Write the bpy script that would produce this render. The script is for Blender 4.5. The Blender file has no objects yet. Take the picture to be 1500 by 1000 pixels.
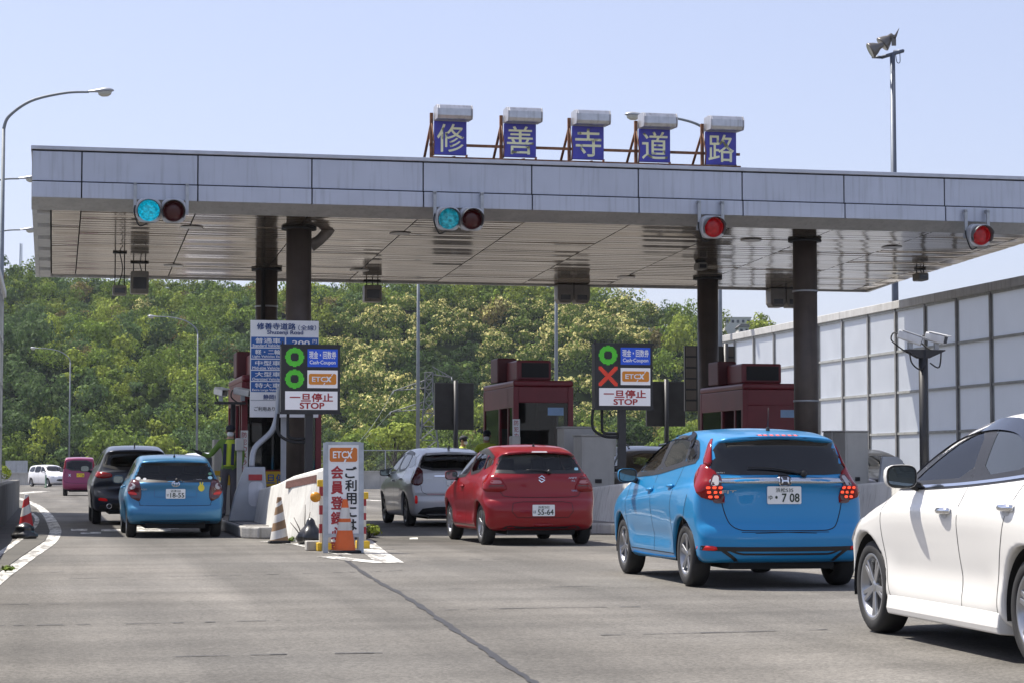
import bpy, bmesh, math, random
import numpy as np
from math import sin, cos, tan, atan, atan2, pi, radians, sqrt
from mathutils import Vector, Matrix

sc = bpy.context.scene
COL = sc.collection
rnd = random.Random(7)
# ------------------------------------------------------------------ camera
FPX, CAMH, HZN = 3100.0, 1.17, 687.0          # focal length in photo pixels, eye height, horizon row
PITCH = atan((HZN - 500) / FPX)
cam_d = bpy.data.cameras.new('camera')
cam_d.sensor_width = 36; cam_d.lens = 36 * FPX / 1500
cam_d.clip_start = 0.1; cam_d.clip_end = 6000
cam = bpy.data.objects.new('camera', cam_d); COL.objects.link(cam)
cam.location = (0, 0, CAMH); cam.rotation_euler = (pi / 2 + PITCH, 0, 0)
sc.camera = cam
# ------------------------------------------------------------------ sky and sun
SUN_TO = Vector((-0.42, 0.42, 1.0))            # towards the sun, in road axes (u right, v ahead, z)
TH = radians(12.2)                             # the road heads this far left of the view
sx, sy = SUN_TO.x * cos(TH) - SUN_TO.y * sin(TH), SUN_TO.x * sin(TH) + SUN_TO.y * cos(TH)
SUN_W = Vector((sx, sy, SUN_TO.z)).normalized()
elev = math.asin(SUN_W.z); azim = atan2(SUN_W.x, SUN_W.y)   # azimuth clockwise from +Y
world = bpy.data.worlds.new('World'); sc.world = world; world.use_nodes = True
wn = world.node_tree.nodes; wl = world.node_tree.links
bg = wn['Background']; sky = wn.new('ShaderNodeTexSky'); sky.sky_type = 'NISHITA'
sky.sun_disc = False; sky.sun_elevation = elev; sky.sun_rotation = azim
sky.air_density = 1.0; sky.dust_density = 1.4; sky.ozone_density = 3.5; sky.altitude = 50
tint_ = wn.new('ShaderNodeMix'); tint_.data_type = 'RGBA'; tint_.blend_type = 'MULTIPLY'; tint_.inputs[0].default_value = 1; tint_.inputs[7].default_value = (1.10, .955, 1.02, 1)
wl.new(sky.outputs[0], tint_.inputs[6]); ev = wn.new('ShaderNodeMix'); ev.data_type = 'RGBA'; ev.inputs[0].default_value = .5; ev.inputs[7].default_value = (3.5, 3.75, 4.55, 1); wl.new(tint_.outputs[2], ev.inputs[6]); wl.new(ev.outputs[2], bg.inputs[0]); bg.inputs[1].default_value = 0.108      # even summer haze in the sky
sun_d = bpy.data.lights.new('sun', 'SUN'); sun_d.energy = 4.6; sun_d.angle = radians(0.5); sun_d.color = (1.0, 0.94, 0.84)
sun = bpy.data.objects.new('sun', sun_d); COL.objects.link(sun)
sun.rotation_euler = SUN_W.to_track_quat('Z', 'Y').to_euler(); sun.location = (0, 0, 40)
sc.view_settings.view_transform = 'Standard'; sc.view_settings.look = 'None'
sc.view_settings.exposure = 0.8; sc.view_settings.gamma = 1.0
sc.view_settings.use_curve_mapping = False
sc.cycles.use_denoising = True
sc.cycles.max_bounces = 8; sc.cycles.transparent_max_bounces = 12; sc.cycles.volume_bounces = 0
sc.cycles.sample_clamp_indirect = 6

# ------------------------------------------------------------------ coordinates
def ray(x, y):
    cx, cy = (x - 750) / FPX, (500 - y) / FPX
    return cx, cos(PITCH) - cy * sin(PITCH), sin(PITCH) + cy * cos(PITCH)
def W(u, v, z=0.0):                            # road axes to world
    return Vector((u * cos(TH) - v * sin(TH), u * sin(TH) + v * cos(TH), z))
def road_of(X, Y):
    return X * cos(TH) + Y * sin(TH), -X * sin(TH) + Y * cos(TH)
def on_v(x, y, v):                             # where the photo's pixel meets the plane v = const: (u, z)
    dx, dy, dz = ray(x, y); ru, rv = road_of(dx, dy); t = v / rv
    return ru * t, CAMH + dz * t
def on_z(x, y, z=0.0):                         # where it meets a level plane: (u, v)
    dx, dy, dz = ray(x, y); t = (z - CAMH) / dz
    return road_of(dx * t, dy * t)
def at_depth(x, y, Y):                         # world point at world depth Y
    dx, dy, dz = ray(x, y); t = Y / dy
    return Vector((dx * t, Y, CAMH + dz * t))

# ------------------------------------------------------------------ materials
MATS = {}
def M(name, col=(.5, .5, .5), rough=.5, metal=0., spec=.5, coat=0., var=.12, vs=4., bump=0., bs=30., emit=None, es=1., stain=0., trans=0.):
    if name in MATS: return MATS[name]
    m = bpy.data.materials.new(name); m.use_nodes = True; MATS[name] = m
    nt = m.node_tree; N = nt.nodes; L = nt.links; b = N['Principled BSDF']
    b.inputs['Roughness'].default_value = rough; b.inputs['Metallic'].default_value = metal
    b.inputs['Specular IOR Level'].default_value = spec
    if coat: b.inputs['Coat Weight'].default_value = coat; b.inputs['Coat Roughness'].default_value = .03
    tc = N.new('ShaderNodeTexCoord'); no = N.new('ShaderNodeTexNoise'); no.inputs['Scale'].default_value = vs
    no.inputs['Detail'].default_value = 6; L.new(tc.outputs['Object'], no.inputs['Vector'])
    mr = N.new('ShaderNodeMapRange'); mr.inputs[1].default_value = .3; mr.inputs[2].default_value = .7
    mr.inputs[3].default_value = 1 - var; mr.inputs[4].default_value = 1 + var * .6
    L.new(no.outputs['Fac'], mr.inputs[0])
    mx = N.new('ShaderNodeMix'); mx.data_type = 'RGBA'; mx.blend_type = 'MULTIPLY'; mx.inputs[0].default_value = 1
    mx.inputs[6].default_value = (*col, 1); L.new(mr.outputs[0], mx.inputs[7])
    out = mx.outputs[2]
    if stain:
        mp = N.new('ShaderNodeMapping'); mp.inputs['Scale'].default_value = (9, 9, .5); L.new(tc.outputs['Object'], mp.inputs[0])
        n2 = N.new('ShaderNodeTexNoise'); n2.inputs['Scale'].default_value = 1.6; n2.inputs['Detail'].default_value = 8; L.new(mp.outputs[0], n2.inputs['Vector'])
        r2 = N.new('ShaderNodeMapRange'); r2.inputs[1].default_value = .52; r2.inputs[2].default_value = .75; L.new(n2.outputs['Fac'], r2.inputs[0])
        r2.inputs[4].default_value = stain
        m2 = N.new('ShaderNodeMix'); m2.data_type = 'RGBA'; L.new(r2.outputs[0], m2.inputs[0]); L.new(out, m2.inputs[6])
        m2.inputs[7].default_value = (col[0] * .32, col[1] * .29, col[2] * .24, 1); out = m2.outputs[2]
    L.new(out, b.inputs['Base Color'])
    if bump:
        n3 = N.new('ShaderNodeTexNoise'); n3.inputs['Scale'].default_value = bs; n3.inputs['Detail'].default_value = 4; L.new(tc.outputs['Object'], n3.inputs['Vector'])
        bp = N.new('ShaderNodeBump'); bp.inputs['Strength'].default_value = bump; bp.inputs['Distance'].default_value = .02
        L.new(n3.outputs['Fac'], bp.inputs['Height']); L.new(bp.outputs[0], b.inputs['Normal'])
    if emit:
        b.inputs['Emission Color'].default_value = (*emit, 1); b.inputs['Emission Strength'].default_value = es
        if var > .25:                              # uneven lens: cells and grime over the lamp
            vo = N.new('ShaderNodeTexVoronoi'); vo.inputs['Scale'].default_value = 28; L.new(tc.outputs['Object'], vo.inputs['Vector'])
            r5 = N.new('ShaderNodeMapRange'); r5.inputs[1].default_value = 0; r5.inputs[2].default_value = .7; r5.inputs[3].default_value = es * 1.25; r5.inputs[4].default_value = es * .35; L.new(vo.outputs['Distance'], r5.inputs[0])
            q5 = N.new('ShaderNodeMath'); q5.operation = 'MULTIPLY'; L.new(r5.outputs[0], q5.inputs[0]); L.new(mr.outputs[0], q5.inputs[1]); L.new(q5.outputs[0], b.inputs['Emission Strength'])
    if trans: b.inputs['Transmission Weight'].default_value = trans
    return m

def glass_mat(name, tint=(.75, .8, .8), refl=1.0):
    if name in MATS: return MATS[name]
    m = bpy.data.materials.new(name); m.use_nodes = True; MATS[name] = m
    N = m.node_tree.nodes; L = m.node_tree.links
    N.remove(N['Principled BSDF'])
    t = N.new('ShaderNodeBsdfTransparent'); t.inputs[0].default_value = (*tint, 1)
    g = N.new('ShaderNodeBsdfGlossy'); g.inputs['Roughness'].default_value = .02
    tc = N.new('ShaderNodeTexCoord'); no = N.new('ShaderNodeTexNoise'); no.inputs['Scale'].default_value = 3; L.new(tc.outputs['Object'], no.inputs['Vector'])
    mr = N.new('ShaderNodeMapRange'); mr.inputs[3].default_value = .02; mr.inputs[4].default_value = .05; L.new(no.outputs['Fac'], mr.inputs[0]); L.new(mr.outputs[0], g.inputs['Roughness'])
    f = N.new('ShaderNodeFresnel'); f.inputs[0].default_value = 1.5
    x = N.new('ShaderNodeMixShader'); L.new(f.outputs[0], x.inputs[0]); L.new(t.outputs[0], x.inputs[1]); L.new(g.outputs[0], x.inputs[2])
    L.new(x.outputs[0], N['Material Output'].inputs[0])
    return m

# ------------------------------------------------------------------ objects
def tag(o, label, cat, group=None, kind=None):
    if label: o['label'] = label
    if cat: o['category'] = cat
    if group: o['group'] = group
    if kind: o['kind'] = kind
    return o
def thing(name, label, cat, loc=(0, 0, 0), rz=TH, group=None):
    o = bpy.data.objects.new(name, None); COL.objects.link(o)
    o.empty_display_size = .2; o.location = loc; o.rotation_euler = (0, 0, rz)
    return tag(o, label, cat, group)
def dup(root, loc, rz, label, group=None):
    def cp(o, par):
        c = o.copy(); COL.objects.link(c)
        if par: c.parent = par
        for ch in o.children: cp(ch, c)
        return c
    r = cp(root, None); r.location = loc; r.rotation_euler = (0, 0, rz); r['label'] = label
    if group: r['group'] = group
    return r

class MB:
    """collects shapes; build() links them as ONE mesh object"""
    def __init__(s): s.v = []; s.f = []; s.sm = []; s.mi = []; s.cur = 0
    def add(s, vs, fs, smooth=False, mx=None):
        b = len(s.v)
        if mx is not None: vs = [mx @ Vector(p) for p in vs]
        s.v.extend([tuple(p) for p in vs])
        for f in fs: s.f.append([b + i for i in f]); s.sm.append(smooth); s.mi.append(s.cur)
        return s
    def box(s, x0, x1, y0, y1, z0, z1, mx=None):
        vs = [(x, y, z) for z in (z0, z1) for y in (y0, y1) for x in (x0, x1)]
        return s.add(vs, [(0, 2, 3, 1), (4, 5, 7, 6), (0, 1, 5, 4), (2, 6, 7, 3), (0, 4, 6, 2), (1, 3, 7, 5)], False, mx)
    def tube(s, pts, r, n=8, caps=True, mx=None):
        pts = [Vector(p) for p in pts]; k = len(pts); rs = r if isinstance(r, (list, tuple)) else [r] * k
        vs = []; t0 = (pts[1] - pts[0]).normalized(); a = Vector((0, 0, 1)) if abs(t0.z) < .9 else Vector((1, 0, 0)); nrm = t0.cross(a).normalized()
        for i, p in enumerate(pts):
            t = (pts[min(i + 1, k - 1)] - pts[max(i - 1, 0)]).normalized()
            nrm = (nrm - t * nrm.dot(t)).normalized(); bn = t.cross(nrm)
            for j in range(n):
                an = 2 * pi * j / n; vs.append(p + (nrm * cos(an) + bn * sin(an)) * rs[i])
        fs = [(i * n + j, i * n + (j + 1) % n, (i + 1) * n + (j + 1) % n, (i + 1) * n + j) for i in range(k - 1) for j in range(n)]
        s.add(vs, fs, True, mx)
        if caps: s.add([vs[j] for j in range(n)], [tuple(range(n))[::-1]], False, mx); s.add(vs[-n:], [tuple(range(n))], False, mx)
        return s
    def cyl(s, p0, p1, r, n=16, mx=None): return s.tube([p0, p1], r, n, True, mx)
    def lathe(s, prof, n=24, mx=None, smooth=True, close=False):       # prof: (r, z)
        k = len(prof); vs = [(r * cos(2 * pi * j / n), r * sin(2 * pi * j / n), z) for r, z in prof for j in range(n)]
        fs = [(i * n + j, i * n + (j + 1) % n, (i + 1) * n + (j + 1) % n, (i + 1) * n + j) for i in range(k - 1) for j in range(n)]
        if close: fs += [tuple(range(n))[::-1], tuple(range((k - 1) * n, k * n))]
        return s.add(vs, fs, smooth, mx)
    def prism(s, poly, a, b, axis='y', mx=None, smooth=False):         # poly in the plane across axis
        def P(p, t): return (p[0], t, p[1]) if axis == 'y' else ((t, p[0], p[1]) if axis == 'x' else (p[0], p[1], t))
        n = len(poly); vs = [P(p, a) for p in poly] + [P(p, b) for p in poly]
        s.add(vs, [(i, (i + 1) % n, n + (i + 1) % n, n + i) for i in range(n)], smooth, mx)
        return s.add(vs, [tuple(range(n))[::-1], tuple(range(n, 2 * n))], False, mx)
    def face(s, pts, mx=None): return s.add(pts, [tuple(range(len(pts)))], False, mx)
    def build(s, name, mat, parent=None, bevel=0., loc=None, fix=True, seg=2):
        me = bpy.data.meshes.new(name); me.from_pydata(s.v, [], s.f)
        me.polygons.foreach_set('use_smooth', s.sm)
        for m in (mat if isinstance(mat, (list, tuple)) else [mat]): me.materials.append(m)
        me.polygons.foreach_set('material_index', s.mi)
        if fix:
            bm = bmesh.new(); bm.from_mesh(me); bmesh.ops.remove_doubles(bm, verts=bm.verts, dist=1e-4)
            bmesh.ops.recalc_face_normals(bm, faces=bm.faces); bm.to_mesh(me); bm.free()
        o = bpy.data.objects.new(name, me); COL.objects.link(o)
        if parent: o.parent = parent
        if loc: o.location = loc
        if bevel:
            bv = o.modifiers.new('bevel', 'BEVEL'); bv.width = bevel; bv.segments = seg; bv.limit_method = 'ANGLE'; bv.angle_limit = radians(40)
        return o

_tc = {}
def text_geo(body):
    key = body
    if key in _tc: return _tc[key]
    cu = bpy.data.curves.new('lettering', 'FONT'); cu.body = body; cu.resolution_u = 4; cu.space_line = .9
    o = bpy.data.objects.new('lettering', cu); COL.objects.link(o)
    dg = bpy.context.evaluated_depsgraph_get(); me = bpy.data.meshes.new_from_object(o.evaluated_get(dg))
    v = np.empty(len(me.vertices) * 3); me.vertices.foreach_get('co', v); v = v.reshape(-1, 3)[:, :2]
    f = [tuple(p.vertices) for p in me.polygons]
    bpy.data.objects.remove(o); bpy.data.curves.remove(cu); bpy.data.meshes.remove(me)
    _tc[key] = (v, f); return v, f
def put_text(mb, body, cx, cz, w=None, h=None, y=0., bold=0.01, mx=None):
    """lettering in the x-z plane facing -y, centred at cx, cz and fitted to w and/or h"""
    v, f = text_geo(body); lo, hi = v.min(0), v.max(0); c = (lo + hi) / 2; d = np.maximum(hi - lo, 1e-6)
    sx_ = (w / d[0]) if w else h / d[1]; sz_ = (h / d[1]) if h else sx_
    for k, (ox, oz) in enumerate(((0, 0), (1, .6), (-1, -.6), (-.7, 1), (.7, -1)) if bold > .012 else ((0, 0), (.8, .5), (-.8, -.5))):
        mb.add([((p[0] - c[0] + ox * bold) * sx_ + cx, y - .0004 * k, (p[1] - c[1] + oz * bold) * sz_ + cz) for p in v], f, False, mx)
def rbox(cx, cz, w, h, r, n=4):                # rounded rectangle outline
    out = []
    for qx, qz, a0 in ((1, 1, 0), (-1, 1, 90), (-1, -1, 180), (1, -1, 270)):
        for i in range(n + 1):
            a = radians(a0 + 90 * i / n); out.append((cx + qx * (w / 2 - r) + r * cos(a), cz + qz * (h / 2 - r) + r * sin(a)))
    return out
def catmull(pts, n=6, closed=False):
    P = [np.array(p, float) for p in pts]; k = len(P); out = []
    for i in range(k if closed else k - 1):
        p0, p1, p2, p3 = (P[(i - 1) % k], P[i], P[(i + 1) % k], P[(i + 2) % k]) if closed else (P[max(i - 1, 0)], P[i], P[i + 1], P[min(i + 2, k - 1)])
        for j in range(n):
            t = j / n; out.append(tuple(.5 * (2 * p1 + (p2 - p0) * t + (2 * p0 - 5 * p1 + 4 * p2 - p3) * t * t + (3 * p1 - p0 - 3 * p2 + p3) * t ** 3)))
    if not closed: out.append(tuple(P[-1]))
    return out
def RX(a): return Matrix.Rotation(a, 4, 'X')
def RY(a): return Matrix.Rotation(a, 4, 'Y')
def RZ(a): return Matrix.Rotation(a, 4, 'Z')
def T(x, y, z): return Matrix.Translation((x, y, z))

# shared materials
white_paint = M('white_paint', (.78, .78, .76), .5, stain=.25, var=.06)
sign_white = M('sign_white', (.8, .8, .8), .4, var=.04)
sign_blue = M('sign_blue', (.012, .10, .36), .4, var=.05)
sign_black = M('sign_black', (.02, .02, .022), .45, var=.2)
sign_red = M('sign_red', (.38, .02, .025), .45, var=.08)
sign_orange = M('sign_orange', (.72, .26, .02), .45, var=.06)
steel_dark = M('dark_steel', (.035, .035, .038), .45, .3)
galv = M('galvanised_steel', (.42, .44, .46), .45, .6, var=.2, vs=6)
lamp_grey = M('lamp_grey', (.36, .38, .41), .4, .3)
booth_red = M('booth_maroon', (.18, .015, .024), .4, var=.15, vs=2)
cab_grey = M('cabinet_grey', (.42, .41, .38), .5, var=.08, stain=.12)
rubber = M('rubber', (.018, .018, .019), .75, var=.25, vs=12)
concrete = M('concrete', (.44, .43, .40), .85, var=.18, vs=1.5, stain=.5, bump=.3, bs=18)
# ================================================================== SETTING
def asphalt():
    m = bpy.data.materials.new('asphalt'); m.use_nodes = True; N = m.node_tree.nodes; L = m.node_tree.links; b = N['Principled BSDF']
    tc = N.new('ShaderNodeTexCoord')
    def noise(s, d=5, sc_=None):
        n = N.new('ShaderNodeTexNoise'); n.inputs['Scale'].default_value = s; n.inputs['Detail'].default_value = d
        if sc_:
            mp = N.new('ShaderNodeMapping'); mp.inputs['Scale'].default_value = sc_; mp.inputs['Rotation'].default_value = (0, 0, 0); L.new(tc.outputs['Object'], mp.inputs[0]); L.new(mp.outputs[0], n.inputs['Vector'])
        else: L.new(tc.outputs['Object'], n.inputs['Vector'])
        return n.outputs['Fac']
    def rng(x, a, b_, c, d):
        r = N.new('ShaderNodeMapRange'); r.inputs[1].default_value = a; r.inputs[2].default_value = b_; r.inputs[3].default_value = c; r.inputs[4].default_value = d; L.new(x, r.inputs[0]); return r.outputs[0]
    def mul(a, b_):
        q = N.new('ShaderNodeMath'); q.operation = 'MULTIPLY'; L.new(a, q.inputs[0]); L.new(b_, q.inputs[1]); return q.outputs[0]
    big = rng(noise(.3, 6), .32, .68, .74, 1.16)
    lane = rng(noise(1.0, 5, (.75, .035, 1)), .36, .66, .62, 1.14)      # wheel tracks and oil along the lanes
    joint = rng(noise(1.0, 5, (.05, 1.3, 1)), .42, .72, 1.06, .80)
    vo = N.new('ShaderNodeTexVoronoi'); vo.inputs['Scale'].default_value = 55; L.new(tc.outputs['Object'], vo.inputs['Vector'])
    sep = N.new('ShaderNodeSeparateColor'); L.new(vo.outputs['Color'], sep.inputs[0])
    grit = rng(sep.outputs[0], 0, 1, .72, 1.3)
    fine = rng(noise(160, 3), .3, .7, .8, 1.2)
    f = mul(mul(mul(big, lane), joint), mul(grit, fine))
    for (pu, pv_, r0, r1, dk) in ((5.9, 34.6, .3, 1.5, .62), (2.2, 41.5, .3, 2.2, .72), (7.4, 30.0, .4, 2.0, .80), (7.2, 18.2, .4, 1.6, .82), (4.2, 32.6, .2, 1.2, .7), (8.2, 40.0, .4, 2.4, .72)):      # oil and tyre rubber where cars stop and turn
        vd = N.new('ShaderNodeVectorMath'); vd.operation = 'DISTANCE'; vd.inputs[1].default_value = (pu, pv_, 0)
        wz = N.new('ShaderNodeVectorMath'); wz.operation = 'ADD'; nz = N.new('ShaderNodeTexNoise'); nz.inputs['Scale'].default_value = 1.4; nz.inputs['Detail'].default_value = 6; L.new(tc.outputs['Object'], nz.inputs['Vector'])
        sb_ = N.new('ShaderNodeVectorMath'); sb_.operation = 'SUBTRACT'; L.new(nz.outputs['Color'], sb_.inputs[0]); sb_.inputs[1].default_value = (.5, .5, .5); L.new(tc.outputs['Object'], wz.inputs[0])
        sc2 = N.new('ShaderNodeVectorMath'); sc2.operation = 'MULTIPLY'; L.new(sb_.outputs[0], sc2.inputs[0]); sc2.inputs[1].default_value = (2.6, 4.5, 0); L.new(sc2.outputs[0], wz.inputs[1]); L.new(wz.outputs[0], vd.inputs[0])
        f = mul(f, rng(vd.outputs['Value'], r0, r1, dk, 1))
    cm = N.new('ShaderNodeMix'); cm.data_type = 'RGBA'; L.new(noise(.22, 3), cm.inputs[0]); cm.inputs[6].default_value = (.165, .151, .130, 1); cm.inputs[7].default_value = (.140, .136, .128, 1)
    mx = N.new('ShaderNodeMix'); mx.data_type = 'RGBA'; mx.blend_type = 'MULTIPLY'; mx.inputs[0].default_value = 1
    L.new(cm.outputs[2], mx.inputs[6]); L.new(f, mx.inputs[7]); L.new(mx.outputs[2], b.inputs['Base Color'])
    b.inputs['Roughness'].default_value = .85; b.inputs['Specular IOR Level'].default_value = .3
    bp = N.new('ShaderNodeBump'); bp.inputs['Strength'].default_value = .55; bp.inputs['Distance'].default_value = .012; L.new(sep.outputs[0], bp.inputs['Height']); L.new(bp.outputs[0], b.inputs['Normal'])
    return m
mb = MB()
xs = [-2500, -400, -60, -25, 25, 60, 400, 2500]; ys = [-60, 0, 60, 160, 400, 1200, 3500]
for i in range(len(xs) - 1):
    for j in range(len(ys) - 1): mb.face([(xs[i], ys[j], 0), (xs[i + 1], ys[j], 0), (xs[i + 1], ys[j + 1], 0), (xs[i], ys[j + 1], 0)])
o = mb.build('road', asphalt()); o.rotation_euler = (0, 0, TH); tag(o, 'grey asphalt road running up to the toll plaza', 'road', kind='structure')

# worn white paint as sheets above the road
def worn_paint():
    m = bpy.data.materials.new('worn_road_paint'); m.use_nodes = True; N = m.node_tree.nodes; L = m.node_tree.links; b = N['Principled BSDF']
    tc = N.new('ShaderNodeTexCoord'); n = N.new('ShaderNodeTexNoise'); n.inputs['Scale'].default_value = 4; n.inputs['Detail'].default_value = 12; n.inputs['Roughness'].default_value = .75
    mp = N.new('ShaderNodeMapping'); mp.inputs['Scale'].default_value = (1.3, .22, 1); L.new(tc.outputs['Object'], mp.inputs[0]); L.new(mp.outputs[0], n.inputs['Vector'])
    r = N.new('ShaderNodeMapRange'); r.inputs[1].default_value = .46; r.inputs[2].default_value = .56; L.new(n.outputs['Fac'], r.inputs[0])
    x = N.new('ShaderNodeMix'); x.data_type = 'RGBA'; L.new(r.outputs[0], x.inputs[0]); x.inputs[6].default_value = (.60, .59, .55, 1); x.inputs[7].default_value = (.2, .19, .175, 1)
    L.new(x.outputs[2], b.inputs['Base Color']); b.inputs['Roughness'].default_value = .8
    return m
paint = worn_paint()
def strip(mb, pts, w, z, jag=0.):
    pts = [Vector((p[0], p[1], 0)) for p in pts]; L_, R_ = [], []
    for i, p in enumerate(pts):
        t = (pts[min(i + 1, len(pts) - 1)] - pts[max(i - 1, 0)]).normalized(); n = Vector((-t.y, t.x, 0)); ww = w * (1 + rnd.uniform(-jag, jag)) / 2
        L_.append(p + n * ww); R_.append(p - n * ww)
    for i in range(len(pts) - 1):
        mb.face([(R_[i].x, R_[i].y, z), (R_[i + 1].x, R_[i + 1].y, z), (L_[i + 1].x, L_[i + 1].y, z), (L_[i].x, L_[i].y, z)])
mb = MB()
edge = [on_z(x, y) for x, y in ((-40, 875), (0, 843), (40, 815), (70, 795), (80, 780), (78, 768), (68, 752), (50, 738), (20, 727), (-20, 717))]
strip(mb, catmull(edge, 8), .24, .006)
o = mb.build('road_edge_line', paint, fix=False); o.rotation_euler = (0, 0, TH); tag(o, 'curving white edge line along the left kerb', 'road marking', kind='structure')
mb = MB()
strip(mb, catmull([on_z(x, y) for x, y in ((-30, 832), (0, 812), (30, 790), (50, 772), (54, 760), (46, 752))], 6), .1, .022)
for a, b, w in (((18, 724), (66, 718), .5), ((440, 795), (640, 845), .14)):
    pass
strip(mb, [on_z(385, 792), on_z(440, 797), on_z(505, 812)], .22, .006)
strip(mb, [on_z(528, 790), on_z(548, 808), on_z(572, 824)], .34, .006)
strip(mb, [on_z(480, 815), on_z(520, 820), on_z(566, 824)], .3, .0065)
for x0, x1, y in ((104, 128, 775.5), (148, 250, 776), (118, 148, 780), (200, 262, 772.5), (600, 612, 788)):      # worn lettering on the lane and dashes
    mb.face([(*on_z(x0, y + 1.6), .006), (*on_z(x1, y + 1.6), .006), (*on_z(x1, y - 1.2), .006), (*on_z(x0, y - 1.2), .006)])
strip(mb, [on_z(862, 781), on_z(905, 778)], .12, .006)
strip(mb, [on_z(20, 722.5), on_z(62, 719)], .9, .006)
strip(mb, [on_z(520, 731), on_z(560, 733)], .5, .006)
o = mb.build('road_marking', paint, fix=False); o.rotation_euler = (0, 0, TH); tag(o, 'worn white gore and lane markings on the asphalt', 'road marking', kind='structure')
# tar seams, with an overhead wire's shadow drawn in as dark strips
tar = M('tar_seam_wire_shadow', (.02, .02, .022), .6, var=.3)
mb = MB()
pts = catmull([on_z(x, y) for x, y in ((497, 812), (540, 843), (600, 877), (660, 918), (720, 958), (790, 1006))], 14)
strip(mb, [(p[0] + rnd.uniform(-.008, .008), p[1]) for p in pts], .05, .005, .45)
for seg, n in ((((-5, 916), (150, 914), (300, 911), (420, 908)), 30), (((650, 893), (800, 890), (960, 888)), 24), (((90, 847), (300, 843), (500, 838), (590, 835)), 40), (((575, 822), (640, 820), (745, 818)), 16), (((60, 838), (130, 836)), 5), (((240, 962), (420, 958), (560, 956)), 16), (((880, 930), (1100, 925), (1230, 921)), 22), (((620, 862), (760, 860), (880, 858)), 12), (((-5, 885), (120, 884)), 6)):  # among these runs is the wire's cast shadow, drawn as broken strips
    pp = catmull([on_z(*q) for q in seg], n // len(seg) + 2)
    for i in range(len(pp) - 1):
        if rnd.random() < .62: strip(mb, [pp[i], pp[i + 1]], rnd.uniform(.018, .05), .005)
o = mb.build('tar_seam_wire_shadow', tar, fix=False); o.rotation_euler = (0, 0, TH); tag(o, 'black tar seams and cracks in the asphalt with a painted wire shadow', 'road surface', kind='structure')
# gutter slab by the left wall
mb = MB(); poly = [on_z(x, y) for x, y in ((-60, 880), (-2, 839), (38, 811), (66, 792), (73, 778), (66, 762), (52, 748), (30, 740))]
inn = [(-1.05, v) for v in (68, 50, 40, 30, 20)]
pl = poly + inn
mb.prism(pl, 0.0, .016, 'z')
o = mb.build('pavement', M('gutter_pavement', (.085, .08, .07), .9, var=.3, vs=1.2, bump=.4, bs=25)); o.rotation_euler = (0, 0, TH); tag(o, 'dark dirty gutter strip beside the left wall', 'pavement', kind='structure')

# ------------------------------------------------------------------ hill and wood
def vnoise(x, y, seed=0):
    xi = np.floor(x).astype(int); yi = np.floor(y).astype(int); xf = x - xi; yf = y - yi
    def h(a, b): return ((np.sin(a * 127.1 + b * 311.7 + seed * 74.7) * 43758.5453) % 1.0)
    s = xf * xf * (3 - 2 * xf); t = yf * yf * (3 - 2 * yf)
    return (h(xi, yi) * (1 - s) + h(xi + 1, yi) * s) * (1 - t) + (h(xi, yi + 1) * (1 - s) + h(xi + 1, yi + 1) * s) * t
RIDX = np.array([-900, -300, 0, 120, 300, 500, 600, 700, 880, 960, 1030, 1100, 1180, 1260, 1400, 2000, 2600])
RIDY = np.array([392, 398, 418, 424, 430, 450, 454, 460, 470, 482, 498, 512, 535, 560, 600, 640, 660])
H0, H1 = 300., 452.
def hill_z(X, Y):
    X = np.asarray(X, float); Y = np.asarray(Y, float)
    px = 750 + FPX * X / 452.
    ridge = CAMH + (HZN - np.interp(px, RIDX, RIDY)) / FPX * 452.
    t = np.clip((Y - H0) / (H1 - H0), 0, 1); prof = t * t * (3 - 2 * t) * .45 + t * .55
    spur = (vnoise(X / 38. + 3, Y / 85., 1) - .5) * 24 + (vnoise(X / 16., Y / 24., 2) - .5) * 6
    back = np.clip((Y - H1) / 200., 0, 1)
    return np.maximum(ridge, 2) * prof * (1 - .5 * back) + spur * np.sin(np.clip(t, 0, 1) * pi) ** .8 - 1.5
gx = np.linspace(-330, 330, 111); gy = np.linspace(296, 660, 62)
GX, GY = np.meshgrid(gx, gy); GZ = hill_z(GX, GY)
mb = MB(); nx = len(gx)
mb.add(list(zip(GX.ravel(), GY.ravel(), GZ.ravel())), [(j * nx + i, j * nx + i + 1, (j + 1) * nx + i + 1, (j + 1) * nx + i) for j in range(len(gy) - 1) for i in range(nx - 1)], True)
o = mb.build('hill', M('hill_soil', (.012, .020, .007), 1., spec=0., var=.4, vs=.2), fix=False); tag(o, 'steep wooded hill behind the toll plaza', 'hill', kind='structure')

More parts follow.
